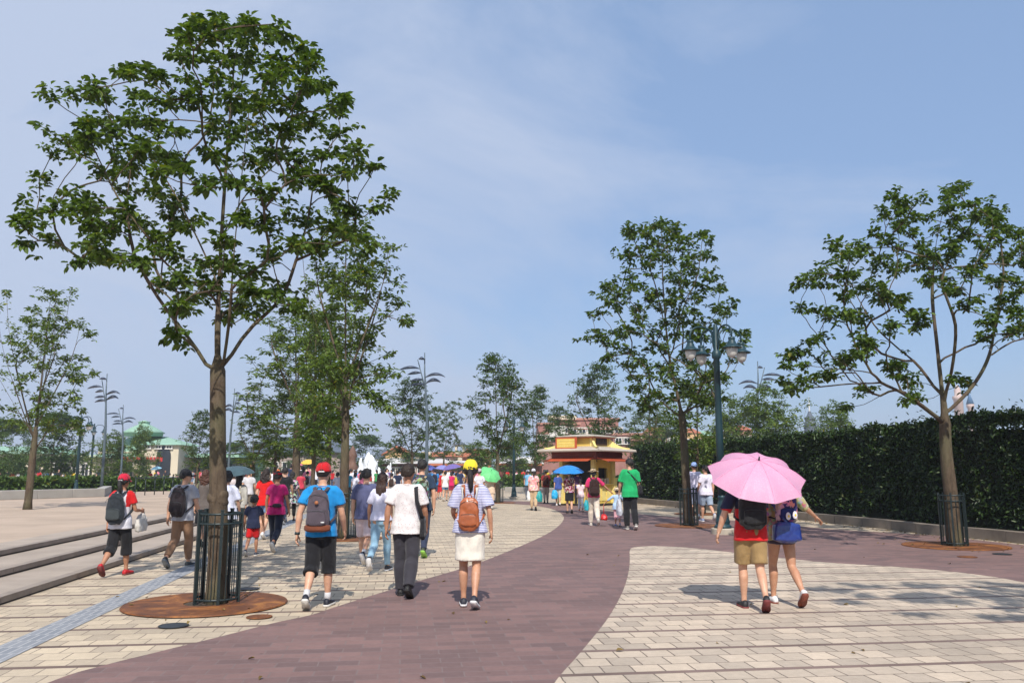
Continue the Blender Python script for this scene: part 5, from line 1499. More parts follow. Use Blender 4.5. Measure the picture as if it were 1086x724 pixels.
def cap_parts(P, kind, yaw, nod, root, m, m2=None, tilt=0):
    M = head_M(P, yaw, nod) @ Matrix.Rotation(R(tilt), 4, 'X')
    q = MB()
    if kind == 'cap':
        rs = []
        for j in range(10):
            a = (PI / 2) * j / 9; rs.append((.128 + .118 * math.sin(a) , 0, -.004, .094 * math.cos(a) ** .75 + .0005, .112 * math.cos(a) ** .75 + .0005))
        q.rings(rs, 28, cap=False, M=M); q.ell((0, -.004, .247), (.008, .008, .006), 8, 5, M=M)
        for k in range(6):
            an = PI * k / 3 + .5
            pts = [M @ V((.095 * math.cos(an) * math.cos(b_) ** .75, -.004 + .113 * math.sin(an) * math.cos(b_) ** .75, .128 + .119 * math.sin(b_))) for b_ in [(PI / 2) * j / 7 * .97 for j in range(8)]]
            q.tube(pts, .0016, 4)
        crown = q.build('cap_crown', m, root, True); sol = crown.modifiers.new('s', 'SOLIDIFY'); sol.thickness = .004 * P.hs
        b = MB(); vs = []; n = 14
        for zz in (0, -.005):
            for k in range(n + 1):
                a = PI * k / n; x = math.cos(a)
                vs += [M @ V((.085 * x, .045 + .055 * math.sin(a), .130 + zz)), M @ V((.088 * x, .055 + .150 * math.sin(a), .120 + .012 * (1 - x * x) - .018 * x * x + zz))]
        fs = []
        for t in range(2):
            o = t * 2 * (n + 1)
            for k in range(n):
                a = o + 2 * k; fs.append((a, a + 1, a + 3, a + 2) if t == 0 else (a, a + 2, a + 3, a + 1))
        for k in range(n): a = 2 * k; o = 2 * (n + 1); fs.append((a + 1, o + a + 1, o + a + 3, a + 3))
        b.add(vs, fs); b.build('cap_brim', m, root, True)
        g = MB(); g.ell((0, -.105, .142), (.030, .014, .022), 14, 10, M=M); g.build('cap_gap', hairmat(BLK), root, True)
        st = MB(); st.tube([M @ V((.036 * math.cos(a), -.112 - .006 * math.sin(a * 1), .128)) for a in [PI * j / 6 for j in range(7)]], .008, 6, flat=(.5, 1.2), up=(0, 0, 1)); st.build('cap_strap', m2 or m, root, True)
    elif kind in ('sunhat', 'bonnet'):
        br = .165 if kind == 'sunhat' else .13
        rs = [(.150, 0, 0, br, br + .015), (.158, 0, 0, br + .002, br + .017), (.148, 0, 0, .10, .118), (.150, 0, 0, .094, .112), (.19, 0, 0, .091, .108), (.225, 0, 0, .078, .09), (.243, 0, 0, .045, .05), (.247, 0, 0, .002, .002)]
        vs = MB(); vs.rings(rs, 32, cap=False)
        vs.v = [tuple(M @ (V(p) + V((0, 0, -.02 + .014 * math.sin(4 * math.atan2(p[1], p[0])) * (1 if V((p[0], p[1])).length > .11 else 0))))) for p in vs.v]
        o = vs.build('hat_crown', m, root, True); sol = o.modifiers.new('s', 'SOLIDIFY'); sol.thickness = .004
    elif kind == 'visor':
        q.rings([(.155, 0, -.004, .097, .114), (.195, 0, -.004, .090, .106)], 28, cap=False, M=M); o = q.build('visor_band', m, root, True); o.modifiers.new('s', 'SOLIDIFY').thickness = .005
        b = MB(); b.ell((0, .13, .158), (.085, .075, .006), 16, 6, M=M); b.build('visor_brim', m, root, True)

def person(px, py, top, label, head=0, sex='m', skin=SK1, hair=('short', BLK), hat=None, shirt=None, legs=None, shoes=(BLK, (.6, .6, .6, 1)), sock=None, stride=1, amp=.8,
           arms=((-14, 7, 16), (14, 7, 22)), yaw=0, nod=0, child=False, group=None, vox=None, H=None, seed=0, grips=(False, False), lean=0, extra=None, dress=None):
    g = ground_at(px, py)
    hz = at_y(px, top, g.y).z - g.z
    Hh = (H or (hz - (.02 if hat else .01)))
    P = pose(Hh, sex, stride, amp, arms, child=child)
    # keep the visible top at the measured row
    corr = Hh - (P.chin + .015 * P.hs + .222 * P.hs)
    vox = vox or (.011 if g.y < 16 else (.014 if g.y < 26 else .019))
    root = empty('person', g, -R(head))
    P.root = root; P.g = g; P.heading = head; P.yaw = yaw; P.nod = nod
    body = link('body', body_mesh(P, vox * .85, skinmat(skin), yaw, nod, grips, g.y < 40), root, True)
    hm = hair_mesh(P, hair[0], yaw, nod, vox, seed, hat is not None); hm.build('hair', hairmat(hair[1]), root, True)
    if hat: cap_parts(P, hat[0], yaw, nod, root, hat[1], hat[2] if len(hat) > 2 else None)
    if shirt:
        sh = torso_cloth(P, shirt.get('hem', .47), shirt.get('sleeve', .28), shirt.get('off', .014), vox, seed, shirt.get('loose', .008), amp=shirt.get('amp', .008), sleeve_r=shirt.get('sr'))
        sh.materials.append(shirt['m']); o = link('shirt', sh, root, True)
        if 'm2' in shirt:                                # other coloured sleeves
            sh.materials.append(shirt['m2']); xs = P.sw * .86
            mi = [1 if abs(p.center.x) > xs - .02 and p.center.z > P.zsh - .2 else 0 for p in sh.polygons]; sh.polygons.foreach_set('material_index', mi)
        col = MB(); zc = .838 * P.H * ((P.zsh - P.dz) / (.812 * P.H)) + P.dz
        col.tube([V((math.cos(a) * .066 * P.s, math.sin(a) * .060 * P.s, zc + .004 - .010 * math.sin(a))) for a in [2 * PI * k / 20 for k in range(21)]], .006 * P.s if not shirt.get('collar') else .014 * P.s, 6, cap=False)
        col.build('collar', shirt.get('mc', shirt['m']), root, True)
    if legs:
        bt = bottom_cloth(P, legs.get('kind', 'legs'), legs['len'], legs.get('off', .006), vox, seed, flare=legs.get('flare', 0), waist=legs.get('waist', .60), amp=legs.get('amp', .006))
        bt.materials.append(legs['m']); link('skirt' if legs.get('kind') == 'skirt' else ('shorts' if legs['len'] < .8 else 'trousers'), bt, root, True)
    sm = plain('shoe_%02d_%02d_%02d' % tuple(int(c * 99) for c in shoes[0][:3]), shoes[0], .6, .2, 20); so_ = plain('sole_%02d_%02d_%02d' % tuple(int(c * 99) for c in shoes[1][:3]), shoes[1], .7, .15, 20)
    for sx in (-1, 1):
        shoe_mb(P, sx).build('shoe', [sm, so_], root, True)
        if sock:
            hip, kn, an, ft = P.legs[sx]; q = MB(); u = (kn - an).normalized()
            q.tube([an + u * .00, an + u * .05 * P.s, an + u * .09 * P.s], [.040 * P.s, .039 * P.s, .0385 * P.s], 12); q.build('sock', sock, root, True)
    tag(root, label, 'person', group)
    return P

def carried(name, P, loc, label, cat, group=None):
    """a thing worn or held: its own root, turned like the person"""
    Rz = Matrix.Rotation(-R(P.heading), 3, 'Z'); loc = V(loc)
    r = empty(name, P.g + Rz @ loc, -R(P.heading)); r_off = loc
    tag(r, label, cat, group); return r, Matrix.Translation(-loc)
def addM(dst, src, M):
    dst.add([M @ V(p) for p in src.v], src.f, 0); dst.mi[-len(src.f):] = src.mi
def rbox(w, h, d, c, n=24, taper=1.0, power=.5, steps=7, round_=.18):
    q = MB(); rs = []
    for j in range(steps + 1):
        u = j / steps; z = c[2] - h / 2 + h * u
        e = min(u, 1 - u) / round_; k = (1 - (1 - min(1, e)) ** 2.2 * .45)
        t = 1 + (taper - 1) * u
        rs.append((z, c[0], c[1], w / 2 * k * t, d / 2 * k * (t if taper < 1 else 1)))
    q.rings(rs, n, power=power); return q
def backpack(P, label, m, h=.45, w=.30, d=.15, bottom=None, pocket=True, mp=None, zt=None, straps=None, seed=0, taper=.86, patch=None, round_=.2, power=.6, dx=0, tagm=None):
    s = P.s; zt = (zt if zt is not None else P.zsh + .015 * s); yb = -(.118 + d / 2 + .004) * s
    h, w, d = h * s, w * s, d * s; zc = zt - h / 2
    r, M = carried('backpack', P, (dx, yb, zt - h), label, 'backpack')
    def put(q, name, mm, par=r, wr=0, vox=None):
        if vox:
            qq = MB(); qq.v = [tuple(M @ V(p)) for p in q.v]; qq.f = q.f; qq.mi = q.mi
            me = fuse(qq, vox, 2, name); wrinkle(me, wr, 14, .7, seed); me.materials.append(mm); return link(name, me, par, True)
        qq = MB(); qq.add([M @ V(p) for p in q.v], q.f); qq.mi = q.mi; return qq.build(name, mm, par, True)
    put(rbox(w, h, d, (dx, yb, zc), taper=taper, power=power, round_=round_), 'bag_body', m, vox=.011, wr=.011)
    if bottom: put(rbox(w * 1.02, h * .2, d * 1.03, (dx, yb, zc - h * .41), taper=1, power=power, round_=.3), 'bag_bottom', bottom, vox=.011, wr=.004)
    if pocket:
        put(rbox(w * .74, h * .38, d * .32, (dx, yb - d * .46, zc - h * .17), taper=.95, power=.5, round_=.16), 'bag_pocket', mp or m, vox=.009, wr=.004)
        q = MB(); q.tube([V((dx + w * .34 * math.cos(a), yb - d * .64, zc - h * .02 + .012 * math.sin(a))) for a in [PI * k / 8 for k in range(9)]], .0028, 5); put(q, 'zip', DARKM)
    q = MB(); q.tube([V((dx + w * .42 * math.cos(a), yb - d * .40, zc + h * .22 + h * .17 * math.sin(a))) for a in [PI * k / 12 for k in range(13)]], .003, 5); put(q, 'zip', DARKM)
    q = MB(); q.tube([V((dx - .035, yb + d * .2, zt - .01)), V((dx - .02, yb + d * .1, zt + .03 * s)), V((dx + .02, yb + d * .1, zt + .03 * s)), V((dx + .035, yb + d * .2, zt - .01))], .007, 6); put(q, 'handle', straps or m)
    if patch: q = MB(); q.rings([(0, 0, 0, .024, .024), (.004, 0, 0, .024, .024)], 6); qq = MB(); qq.v = [(p[0] + dx, yb - d * .5 - .012 - p[2], zc + h * .20 + p[1]) for p in q.v]; qq.f = q.f; qq.mi = q.mi; put(qq, 'leather_patch', patch)
    if tagm: q = MB(); q.box((dx + w * .26, yb - d * .52 - .014, zc - h * .27), (.04, .006, .018)); put(q, 'label_patch', tagm)
    for sx in (-1, 1):
        q = MB(); x1 = .085 * s * sx; sh = P.zsh
        q.tube([V((dx + sx * .055 * s, yb + d * .42, zt - .015)), V((dx + sx * .07 * s, -.112 * s, sh + .012 * s)), V((x1, -.075 * s, sh + .040 * s)), V((x1 * 1.1, -.01 * s, sh + .055 * s)), V((x1 * 1.15, .07 * s, sh + .028 * s)), V((x1 * 1.2, .132 * s, sh - .07 * s)), V((x1 * 1.35, .140 * s, sh - .18 * s)), V((sx * .155 * s, .09 * s, sh - .27 * s)), V((sx * .172 * s, .0, sh - .31 * s)), V((dx + sx * w * .4, yb + d * .3, zc - h * .34))],
               [(.024 * s, .006 * s)] * 9 + [(.012 * s, .004 * s)], 8, up=(sx * .3, 0.2, 1))
        put(q, 'strap', straps or m)
    return r
def shoulder_bag(P, label, m, side=1, z=.56, w=.26, h=.24, d=.10, y=-.03, cross=True, name='shoulder_bag', xo=.25, strapm=None, sw=.013):
    s = P.s; zc = z * P.H; x = side * (P.sw + xo * .2 * s)
    r, M = carried(name, P, (x, y, zc - h / 2), label, 'bag')
    def put(q, nm, mm, vox=None, wr=0):
        qq = MB(); qq.v = [tuple(M @ V(p)) for p in q.v]; qq.f = q.f; qq.mi = q.mi
        if vox: me = fuse(qq, vox, 2, nm); wrinkle(me, wr, 14, .8, 3); me.materials.append(mm); return link(nm, me, r, True)
        return qq.build(nm, mm, r, True)
    q = MB(); rs = rbox(d, h, w, (x, y, zc), taper=.85, power=.5, round_=.15); put(rs, 'bag_body', m, .010, .006)
    sx = -side if cross else side; xs = sx * (.06 if cross else .13) * s
    zt = zc + h / 2; q = MB(); yb = -.135 * s; sh = P.zsh
    if cross:
        back = [V((x * .92, y - w * .3, zt - .02)), V((x * .8, yb * .95, zt + (sh - zt) * .25)), V((x * .2, yb - .004, zt + (sh - zt) * .68)), V((xs, yb * .72, sh + .018 * s)), V((xs * 1.5, -.01, sh + .056 * s)), V((xs * 1.2, .1 * s, sh - .0)), V((x * .1, .15 * s, zt + (sh - zt) * .6)), V((x * .8, .125 * s, zt + .05)), V((x * .95, y + w * .3, zt - .02))]
    else:
        back = [V((x, y - w * .38, zt - .03)), V((xs * 1.15, yb * .95, sh - .15 * s)), V((xs, yb * .72, sh + .02 * s)), V((xs, 0, sh + .055 * s)), V((xs, .11 * s, sh)), V((xs * 1.15, .14 * s, sh - .15 * s)), V((x, y + w * .38, zt - .03))]
    q.tube(back, [(sw * 1.3, .004)] * len(back), 8, up=(1, 0, .2) if False else None)
    put(q, 'strap', strapm or m)
    return r
def hand_pos(P, sx, k=.06):
    sh, e, wr, d = P.arms[sx]; return wr + d * k * P.s
def hanging_bag(P, sx, label, m, w=.26, h=.32, d=.09, name='carrier_bag', drop=.14, y=0, flare=1.1):
    hp_ = hand_pos(P, sx, .075); zt = hp_.z - drop
    r, M = carried(name, P, (hp_.x, hp_.y + y, zt - h), label, 'bag')
    q = MB(); rs = []
    for j in range(8):
        u = j / 7; k = .78 + .22 * math.sin(PI * min(1, u * 1.1 + .1)) - (0.25 * max(0, u - .75) / .25)
        rs.append((zt - h + h * u, hp_.x, hp_.y + y, d / 2 * k, w / 2 * k * (flare - (flare - 1) * u)))
    q.rings(rs, 18, power=.7); qq = MB(); qq.v = [tuple(M @ V(p)) for p in q.v]; qq.f = q.f; qq.mi = q.mi
    me = fuse(qq, .013, 1, 'bag_body'); wrinkle(me, .018, 12, .7, 8); me.materials.append(m); link('bag_body', me, r, True)
    for sy in (-1, 1):
        q = MB(); q.tube([M @ V((hp_.x, hp_.y + y + sy * w * .28, zt - .02)), M @ V((hp_.x, hp_.y + sy * .03, zt + drop * .6)), M @ V((hp_.x, hp_.y, hp_.z))], .007, 6); q.build('handle', m, r, True)
    return r
def umbrella(P, sx, center, radius, axis, label, m, nrib=8, rise=.28, handle_to=None, edge=None, world=False, spots=False):
    """canopy centre in the person's frame; axis = direction of the tip"""
    ax = V(axis).normalized(); c = V(center)
    hp_ = handle_to if handle_to is not None else hand_pos(P, sx, .05)
    r, M = carried('umbrella', P, hp_, label, 'umbrella')
    zq = V((0, 0, 1)).rotation_difference(ax).to_matrix().to_4x4()
    T = M @ Matrix.Translation(c) @ zq
    vs = []; fs = []; nr = nrib * 6; rings_ = 9
    hgt = lambda u: rise * radius * (1 - (math.cosh(1.15 * u) - 1) / (math.cosh(1.15) - 1) * 1.0)
    vs.append(V((0, 0, hgt(0))))
    for j in range(1, rings_ + 1):
        u = j / rings_
        for k in range(nr):
            a = 2 * PI * k / nr; t = (k % 6) / 6; b_ = math.sin(PI * t)
            rr_ = radius * u * (1 - .105 * b_ * u); 
            vs.append(V((rr_ * math.cos(a), rr_ * math.sin(a), hgt(u) - .055 * radius * b_ * u * (1 - u * .3) + .004 * noise.noise((u * 9, math.cos(a) * 6, math.sin(a) * 6)))))
    for k in range(nr): fs.append((0, 1 + k, 1 + (k + 1) % nr))
    for j in range(rings_ - 1):
        for k in range(nr):
            a = 1 + j * nr + k; b_ = 1 + j * nr + (k + 1) % nr; fs.append((a, a + nr, b_ + nr, b_))
    q = MB(); q.add([T @ p for p in vs], fs); can = q.build('canopy', m, r, True)
    for k in range(nrib):
        a = 2 * PI * k / nrib; q = MB()
        if spots:
            sm_ = MB(); sm_.tube([T @ V((radius * u * math.cos(a), radius * u * math.sin(a), hgt(u) + .0015)) for u in (0.02, .2, .4, .6, .8, 1.0)], .0028, 5); sm_.build('seam', spots, can)
        q.tube([T @ V((radius * u * math.cos(a), radius * u * math.sin(a), hgt(u) - .006)) for u in (0.02, .3, .6, .85, 1.01)], .0025, 5)
        q.tube([T @ V((0, 0, hgt(0) - radius * .42)), T @ V((radius * .5 * math.cos(a), radius * .5 * math.sin(a), hgt(.5) - .01))], .002, 4)
        q.build('rib', SILV, r)
    q = MB(); q.tube([T @ V((0, 0, hgt(0) + .045)), T @ V((0, 0, hgt(0) - .02)), M @ V(hp_)], [.006, .006, .006], 8); q.build('shaft', SILV, r, True)
    q = MB(); q.lathe([(.014, hgt(0) - .0), (.012, hgt(0) + .012), (.006, hgt(0) + .05), (.001, hgt(0) + .052)], 10, M=T); q.build('tip', DARKM, r, True)
    dn = (M @ V(hp_) - T @ V((0, 0, hgt(0)))).normalized()
    q = MB(); q.tube([M @ V(hp_) - dn * .07, M @ V(hp_), M @ V(hp_) + dn * .06], [.013, .015, .014], 10); q.build('handle', DARKM, r, True)
    return r
# ------------------------------------------------------------------ the people, nearest first
def C(r, g, b): return srgb(r, g, b)
WHT = (.68, .67, .68, 1); SOLE = (.62, .60, .57, 1)
c_white = cloth(C(214, 212, 220)); c_black = cloth((.012, .012, .015, 1)); c_navy = cloth((.016, .022, .055, 1)); c_jean = cloth((.022, .030, .060, 1), 'denim', (.035, .045, .085, 1))
c_red = cloth(C(200, 30, 34)); c_khaki = cloth(C(150, 122, 92)); c_blue = cloth((.012, .24, .58, 1)); c_ltgrey = cloth(C(160, 162, 172))
sockW = cloth(C(205, 205, 208))
A_ = [(-14, 7, 16), (14, 7, 22)]
# 1 woman with magenta cap
P = person(124, 610, 504, 'woman in magenta cap, white and red shirt and black capris', head=3, sex='f', skin=SK3, hair=('pony', BLK), hat=('cap', cloth(C(196, 32, 62)), c_white),
           shirt=dict(m=c_white, m2=c_red, loose=.02, sleeve=.30, hem=.46), legs=dict(m=c_black, len=.66, flare=.022, off=.012), shoes=(C(185, 22, 34), C(110, 50, 50)), stride=-1, amp=.75, arms=((-10, 9, 10), (10, 14, 75, 10)), seed=1, group='walkers on the near paving')
backpack(P, 'dark slate backpack on the woman in the magenta cap', cloth((.022, .028, .036, 1)), h=.53, w=.34, d=.18, mp=cloth((.045, .055, .06, 1)), seed=1, taper=.8, round_=.3, power=.8)
hanging_bag(P, 1, 'white cloth tote at the right side of the woman in the magenta cap', cloth(C(196, 192, 186)), w=.30, h=.26, d=.10, name='tote_bag', drop=.05, y=-.05)
# 2 man with black cap
P = person(191, 601, 499, 'man in black cap, light grey tee and khaki trousers left of the big trunk', head=8, skin=SK2, hair=('short', BLK), hat=('cap', cloth((.012, .013, .018, 1)), c_black),
           shirt=dict(m=c_ltgrey, loose=.022, sleeve=.32, hem=.47), legs=dict(m=cloth(C(140, 108, 84)), len=.93, flare=.004, off=.012), shoes=((.03, .035, .04, 1), (.22, .24, .26, 1)), stride=-1, amp=.65, arms=((-16, 10, 10), (4, 12, 30)), yaw=38, seed=2, group='walkers on the near paving')
backpack(P, 'dark maroon-black backpack on the man in the black cap', cloth((.022, .016, .020, 1)), h=.52, w=.33, d=.18, seed=2, round_=.32, power=.85, taper=.8)
# 3 curly woman behind
P = person(214, 579, 500, 'brown-haired woman in dark clothes half hidden left of the big trunk', sex='f', head=0, skin=SK1, hair=('curly', (.06, .022, .012, 1)), shirt=dict(m=cloth(C(96, 88, 84)), sleeve=.3, loose=.012), legs=dict(kind='skirt', m=c_black, len=.45, flare=.03), shoes=(BLK, BLK), stride=1, amp=.5, seed=3, group='walkers on the near paving')
shoulder_bag(P, 'olive tote at the shoulder of the brown-haired woman by the trunk', cloth(C(104, 104, 80)), side=-1, z=.66, cross=False, w=.3, h=.28)
# 4 white shirt behind the trunk
P = person(237, 593, 501, 'person in loose white shirt and black trousers right behind the big trunk', sex='f', skin=SK2, hair=('bob', BLK), shirt=dict(m=cloth(C(205, 208, 226)), sleeve=.42, loose=.05, off=.02, hem=.45), legs=dict(m=c_black, len=.98, off=.010), shoes=(BLK, SOLE), stride=1, amp=.7, arms=((-10, 10, 10), (6, 14, 20)), seed=4, group='walkers on the near paving')
# 5 cream backpack under grey umbrella
P = person(251, 570, 504, 'long-haired woman with pale jacket and dark jeans under the slate umbrella', sex='f', skin=SK1, hair=('long', BLK), shirt=dict(m=cloth(C(180, 178, 172)), sleeve=.9, loose=.02), legs=dict(m=c_jean, len=.97), shoes=(BLK, SOLE), stride=-1, amp=.7, arms=((35, 8, 105), (-6, 10, 12)), seed=5, grips=(True, False), group='walkers on the near paving')
backpack(P, 'small cream backpack on the long-haired woman under the slate umbrella', cloth(C(205, 196, 172)), h=.36, w=.27, d=.12, zt=P.zsh - .08, straps=cloth(C(205, 196, 172)), seed=5)
umbrella(P, -1, (-.14, .05, P.H + .06), .50, (-.05, -.12, 1), 'slate grey-green umbrella beside the big trunk', cloth((.045, .085, .105, 1), rough=.6), rise=.36)
# 6 child
P = person(267, 589, 525, 'small boy in navy tee and red shorts beside the woman in magenta', skin=SK3, hair=('short', BLK), child=True, shirt=dict(m=c_navy, loose=.02, sleeve=.34, hem=.44), legs=dict(m=c_red, len=.45, flare=.02, off=.012), shoes=((.03, .035, .06, 1), SOLE), stride=-1, amp=.6, arms=((-6, 12, 12), (4, 16, 14)), seed=6, group='walkers on the near paving')
# 7 magenta tee woman
P = person(291, 586, 500, 'woman in magenta tee and dark jeans with red visor, walking with the small boy', sex='f', skin=SK3, hair=('bun', BLK), hat=('visor', cloth(C(160, 20, 35))), shirt=dict(m=cloth((.45, .012, .13, 1)), loose=.02, sleeve=.3), legs=dict(m=cloth((.012, .016, .034, 1)), len=.90, off=.012), shoes=((.18, .18, .19, 1), SOLE), stride=1, amp=.9, arms=((-6, 10, 14), (-4, 16, 30)), seed=7, group='walkers on the near paving')
q = MB(); zb = .585 * P.H + P.dz
r, M = carried('belt_bag', P, (0, -.12, zb), 'slim black belt bag round the waist of the woman in magenta', 'belt bag')
q.tube([M @ V((.168 * P.s * math.cos(a), .128 * P.s * math.sin(a), zb + .01 * math.sin(a))) for a in [2 * PI * k / 28 for k in range(29)]], [(.020, .006)] * 29, 8, up=(0, 0, 1), cap=False); q.build('belt', cloth((.03, .02, .03, 1)), r, True)
q = MB(); addM(q, rbox(.17, .075, .05, (.05, -.15 * P.s, zb), taper=1), M); q.build('pouch', cloth((.03, .02, .03, 1)), r, True)
# 8 red tee woman
P = person(279, 571, 499, 'curly-haired woman in bright red tee and denim shorts behind the small boy', sex='f', skin=SK2, hair=('curly', (.02, .012, .010, 1)), shirt=dict(m=cloth((.62, .012, .012, 1)), loose=.02, sleeve=.3), legs=dict(m=cloth(C(88, 120, 158), 'denim', C(120, 150, 185)), len=.3, flare=.01), shoes=(WHT, SOLE), stride=1, amp=.5, seed=8, group='walkers on the near paving')
# 9, 9b
person(300, 556, 497, 'man in black tee with short hair, further along behind the woman in magenta', skin=SK2, shirt=dict(m=c_black, loose=.015, sleeve=.3), legs=dict(m=c_navy, len=.98), stride=1, amp=.5, seed=9, group='walkers further off')
P = person(308, 553, 501, 'woman in dark floral dress beside the man in the black tee', sex='f', skin=SK3, hair=('bob', BLK), shirt=dict(m=cloth((.015, .016, .022, 1), 'floral', (.35, .33, .34, 1)), loose=.03, sleeve=.45, hem=.36), legs=dict(m=c_black, len=.85), stride=-1, amp=.7, arms=((-10, 8, 20), (2, 15, 35)), seed=10, group='walkers further off')
# 10 the man in the red cap
P = person(338, 643.5, 493.5, 'man in red cap and bright blue tee with black knee-length shorts', head=1, skin=SK2, hair=('buzz', BLK), hat=('cap', cloth((.50, .012, .018, 1)), plain('white_band', (.6, .58, .58, 1), .6)),
           shirt=dict(m=c_blue, loose=.012, sleeve=.30, hem=.485), legs=dict(m=c_black, len=.60, flare=.022, off=.012), shoes=((.008, .010, .022, 1), SOLE), sock=sockW, stride=-1, amp=.55, arms=((-12, 17, 12), (6, 13, 26)), seed=11, group='walkers on the near paving')
backpack(P, 'grey canvas backpack with a brown base on the man in the red cap', cloth((.085, .068, .085, 1)), h=.50, w=.315, d=.16, bottom=cloth(C(112, 62, 42)), mp=cloth((.085, .068, .085, 1)), patch=plain('tan_leather', (.36, .13, .05, 1), .6), tagm=plain('white_label', (.6, .6, .6, 1)), seed=11, taper=.74, round_=.26, power=.7, straps=cloth((.06, .048, .058, 1)))
sh, e, wr, d = P.arms[-1]
r, M = carried('wrist_watch', P, tuple(wr), 'dark watch on the left wrist of the man in the red cap', 'watch')
q = MB(); q.tube([M @ (wr + d * t) for t in (-.028, -.012, .004)], [.030, .0305, .029], 14); q.build('watch_strap', DARKM, r, True)
q = MB(); q.ell(tuple(M @ (wr - d * .012 + V((-.03, 0, 0)))), (.007, .017, .017), 12, 8); q.build('watch_case', SILV, r, True)
# 11 couple, man
P = person(386, 598, 498.5, 'man in slate blue tee and pale pink shorts with white socks', head=4, skin=SK2, hair=('short', BLK), shirt=dict(m=cloth(C(84, 88, 122)), loose=.024, sleeve=.38, hem=.47), legs=dict(m=cloth(C(215, 196, 200)), len=.46, flare=.02, off=.014), shoes=((.02, .025, .05, 1), WHT), sock=sockW, stride=1, amp=.85, arms=((-6, 9, 10), (2, 8, 15)), seed=12, group='walkers on the near paving')
# 12 girl
P = person(403, 606, 502, 'young woman with long wavy brown hair, white tee and light blue jeans', head=5, sex='f', skin=SK1, hair=('long', (.035, .016, .012, 1)), shirt=dict(m=cloth(C(214, 214, 236)), loose=.03, sleeve=.36, hem=.52), legs=dict(m=cloth(C(122, 158, 184), 'denim', C(150, 184, 204)), len=.97, off=.006), shoes=((.02, .02, .025, 1), WHT), stride=-1, amp=1.0, arms=((10, 16, 8), (-8, 6, 10)), seed=13, group='walkers on the near paving')
# 13 patterned white shirt
P = person(430, 632, 495, 'man in white short-sleeved shirt with small red dots and dark grey trousers', head=2, skin=SK3, hair=('short', (.022, .013, .009, 1)), shirt=dict(m=cloth(C(218, 214, 214), 'dots', C(170, 110, 116)), loose=.028, sleeve=.36, hem=.465, collar=True, sr=.02), legs=dict(m=cloth((.040, .038, .048, 1)), len=1.0, flare=.018, off=.012), shoes=((.008, .007, .008, 1), (.012, .010, .010, 1)), stride=1, amp=.5, arms=((-12, 15, 14), (4, 12, 22)), seed=14, yaw=10, group='walkers on the near paving')
shoulder_bag(P, 'long black messenger bag hanging at the right side of the man in the dotted shirt', cloth((.02, .02, .024, 1)), side=1, z=.53, w=.24, h=.30, d=.07, cross=False, sw=.02)
# 14 camo backpack
P = person(446, 590, 489.5, 'tall man in navy tee and dark jeans, just behind the man in the dotted shirt', head=0, skin=SK2, hair=('short', BLK), shirt=dict(m=cloth((.025, .045, .085, 1)), loose=.02, sleeve=.34), legs=dict(m=c_jean, len=1.0, off=.012), shoes=((.04, .05, .03, 1), (.25, .5, .08, 1)), stride=1, amp=.5, arms=((-6, 8, 12), (-8, 10, 10)), seed=15, group='walkers on the near paving')
backpack(P, 'olive camouflage backpack on the tall man in the navy tee', cloth((.05, .048, .03, 1), 'big', (.10, .09, .06, 1)), h=.50, w=.33, d=.2, seed=15, bottom=cloth((.03, .03, .022, 1)))
# 15 yellow cap woman
P = person(498, 643.5, 492, 'woman in yellow cap, striped blouse and white pinafore skirt on the plum paving', head=2, sex='f', skin=SK1, hair=('pony', (.014, .010, .010, 1)), hat=('cap', cloth((.74, .60, .035, 1)), cloth((.74, .60, .035, 1))),
           shirt=dict(m=cloth(C(208, 208, 224), 'stripe', C(120, 126, 176)), loose=.026, sleeve=.40, hem=.50, sr=.03), legs=dict(kind='skirt', m=cloth(C(222, 216, 204)), len=.42, flare=.018, off=.020, waist=.62, amp=.007), shoes=((.02, .022, .035, 1), WHT), stride=1, amp=.38, arms=((4, 12, 50, 14), (-8, 17, 16)), seed=16, group='walkers on the near paving')
LEA = plain('tan_leather_bag', (.36, .10, .035, 1), .38, .22, 9, bmp=.4, bd=.004, coat=.25)
backpack(P, 'tan leather backpack on the woman in the yellow cap', LEA, h=.40, w=.27, d=.12, zt=P.zsh - .10, seed=16, taper=.84, straps=LEA, mp=LEA, round_=.22, power=.6)
q = MB()
for sx in (-1, 1):
    q.tube([V((sx * .075, -.125, P.zsh - .42)), V((sx * .080, -.142, P.zsh - .2)), V((sx * .088, -.118, P.zsh - .02)), V((sx * .09, -.06, P.zsh + .045)), V((sx * .09, .03, P.zsh + .05)), V((sx * .085, .12, P.zsh - .04)), V((sx * .08, .165, P.zsh - .2)), V((sx * .08, .14, P.zsh - .40))], [(.026, .005)] * 8, 8, up=(sx * .3, .2, 1))
q.build('pinafore_strap', cloth(C(216, 212, 204)), P.root, True)
q = MB(); q.box((.155 * P.s, -.06, .585 * P.H), (.012, .05, .06), rot=.3); q.build('blue_label', cloth(C(70, 84, 140)), P.root)
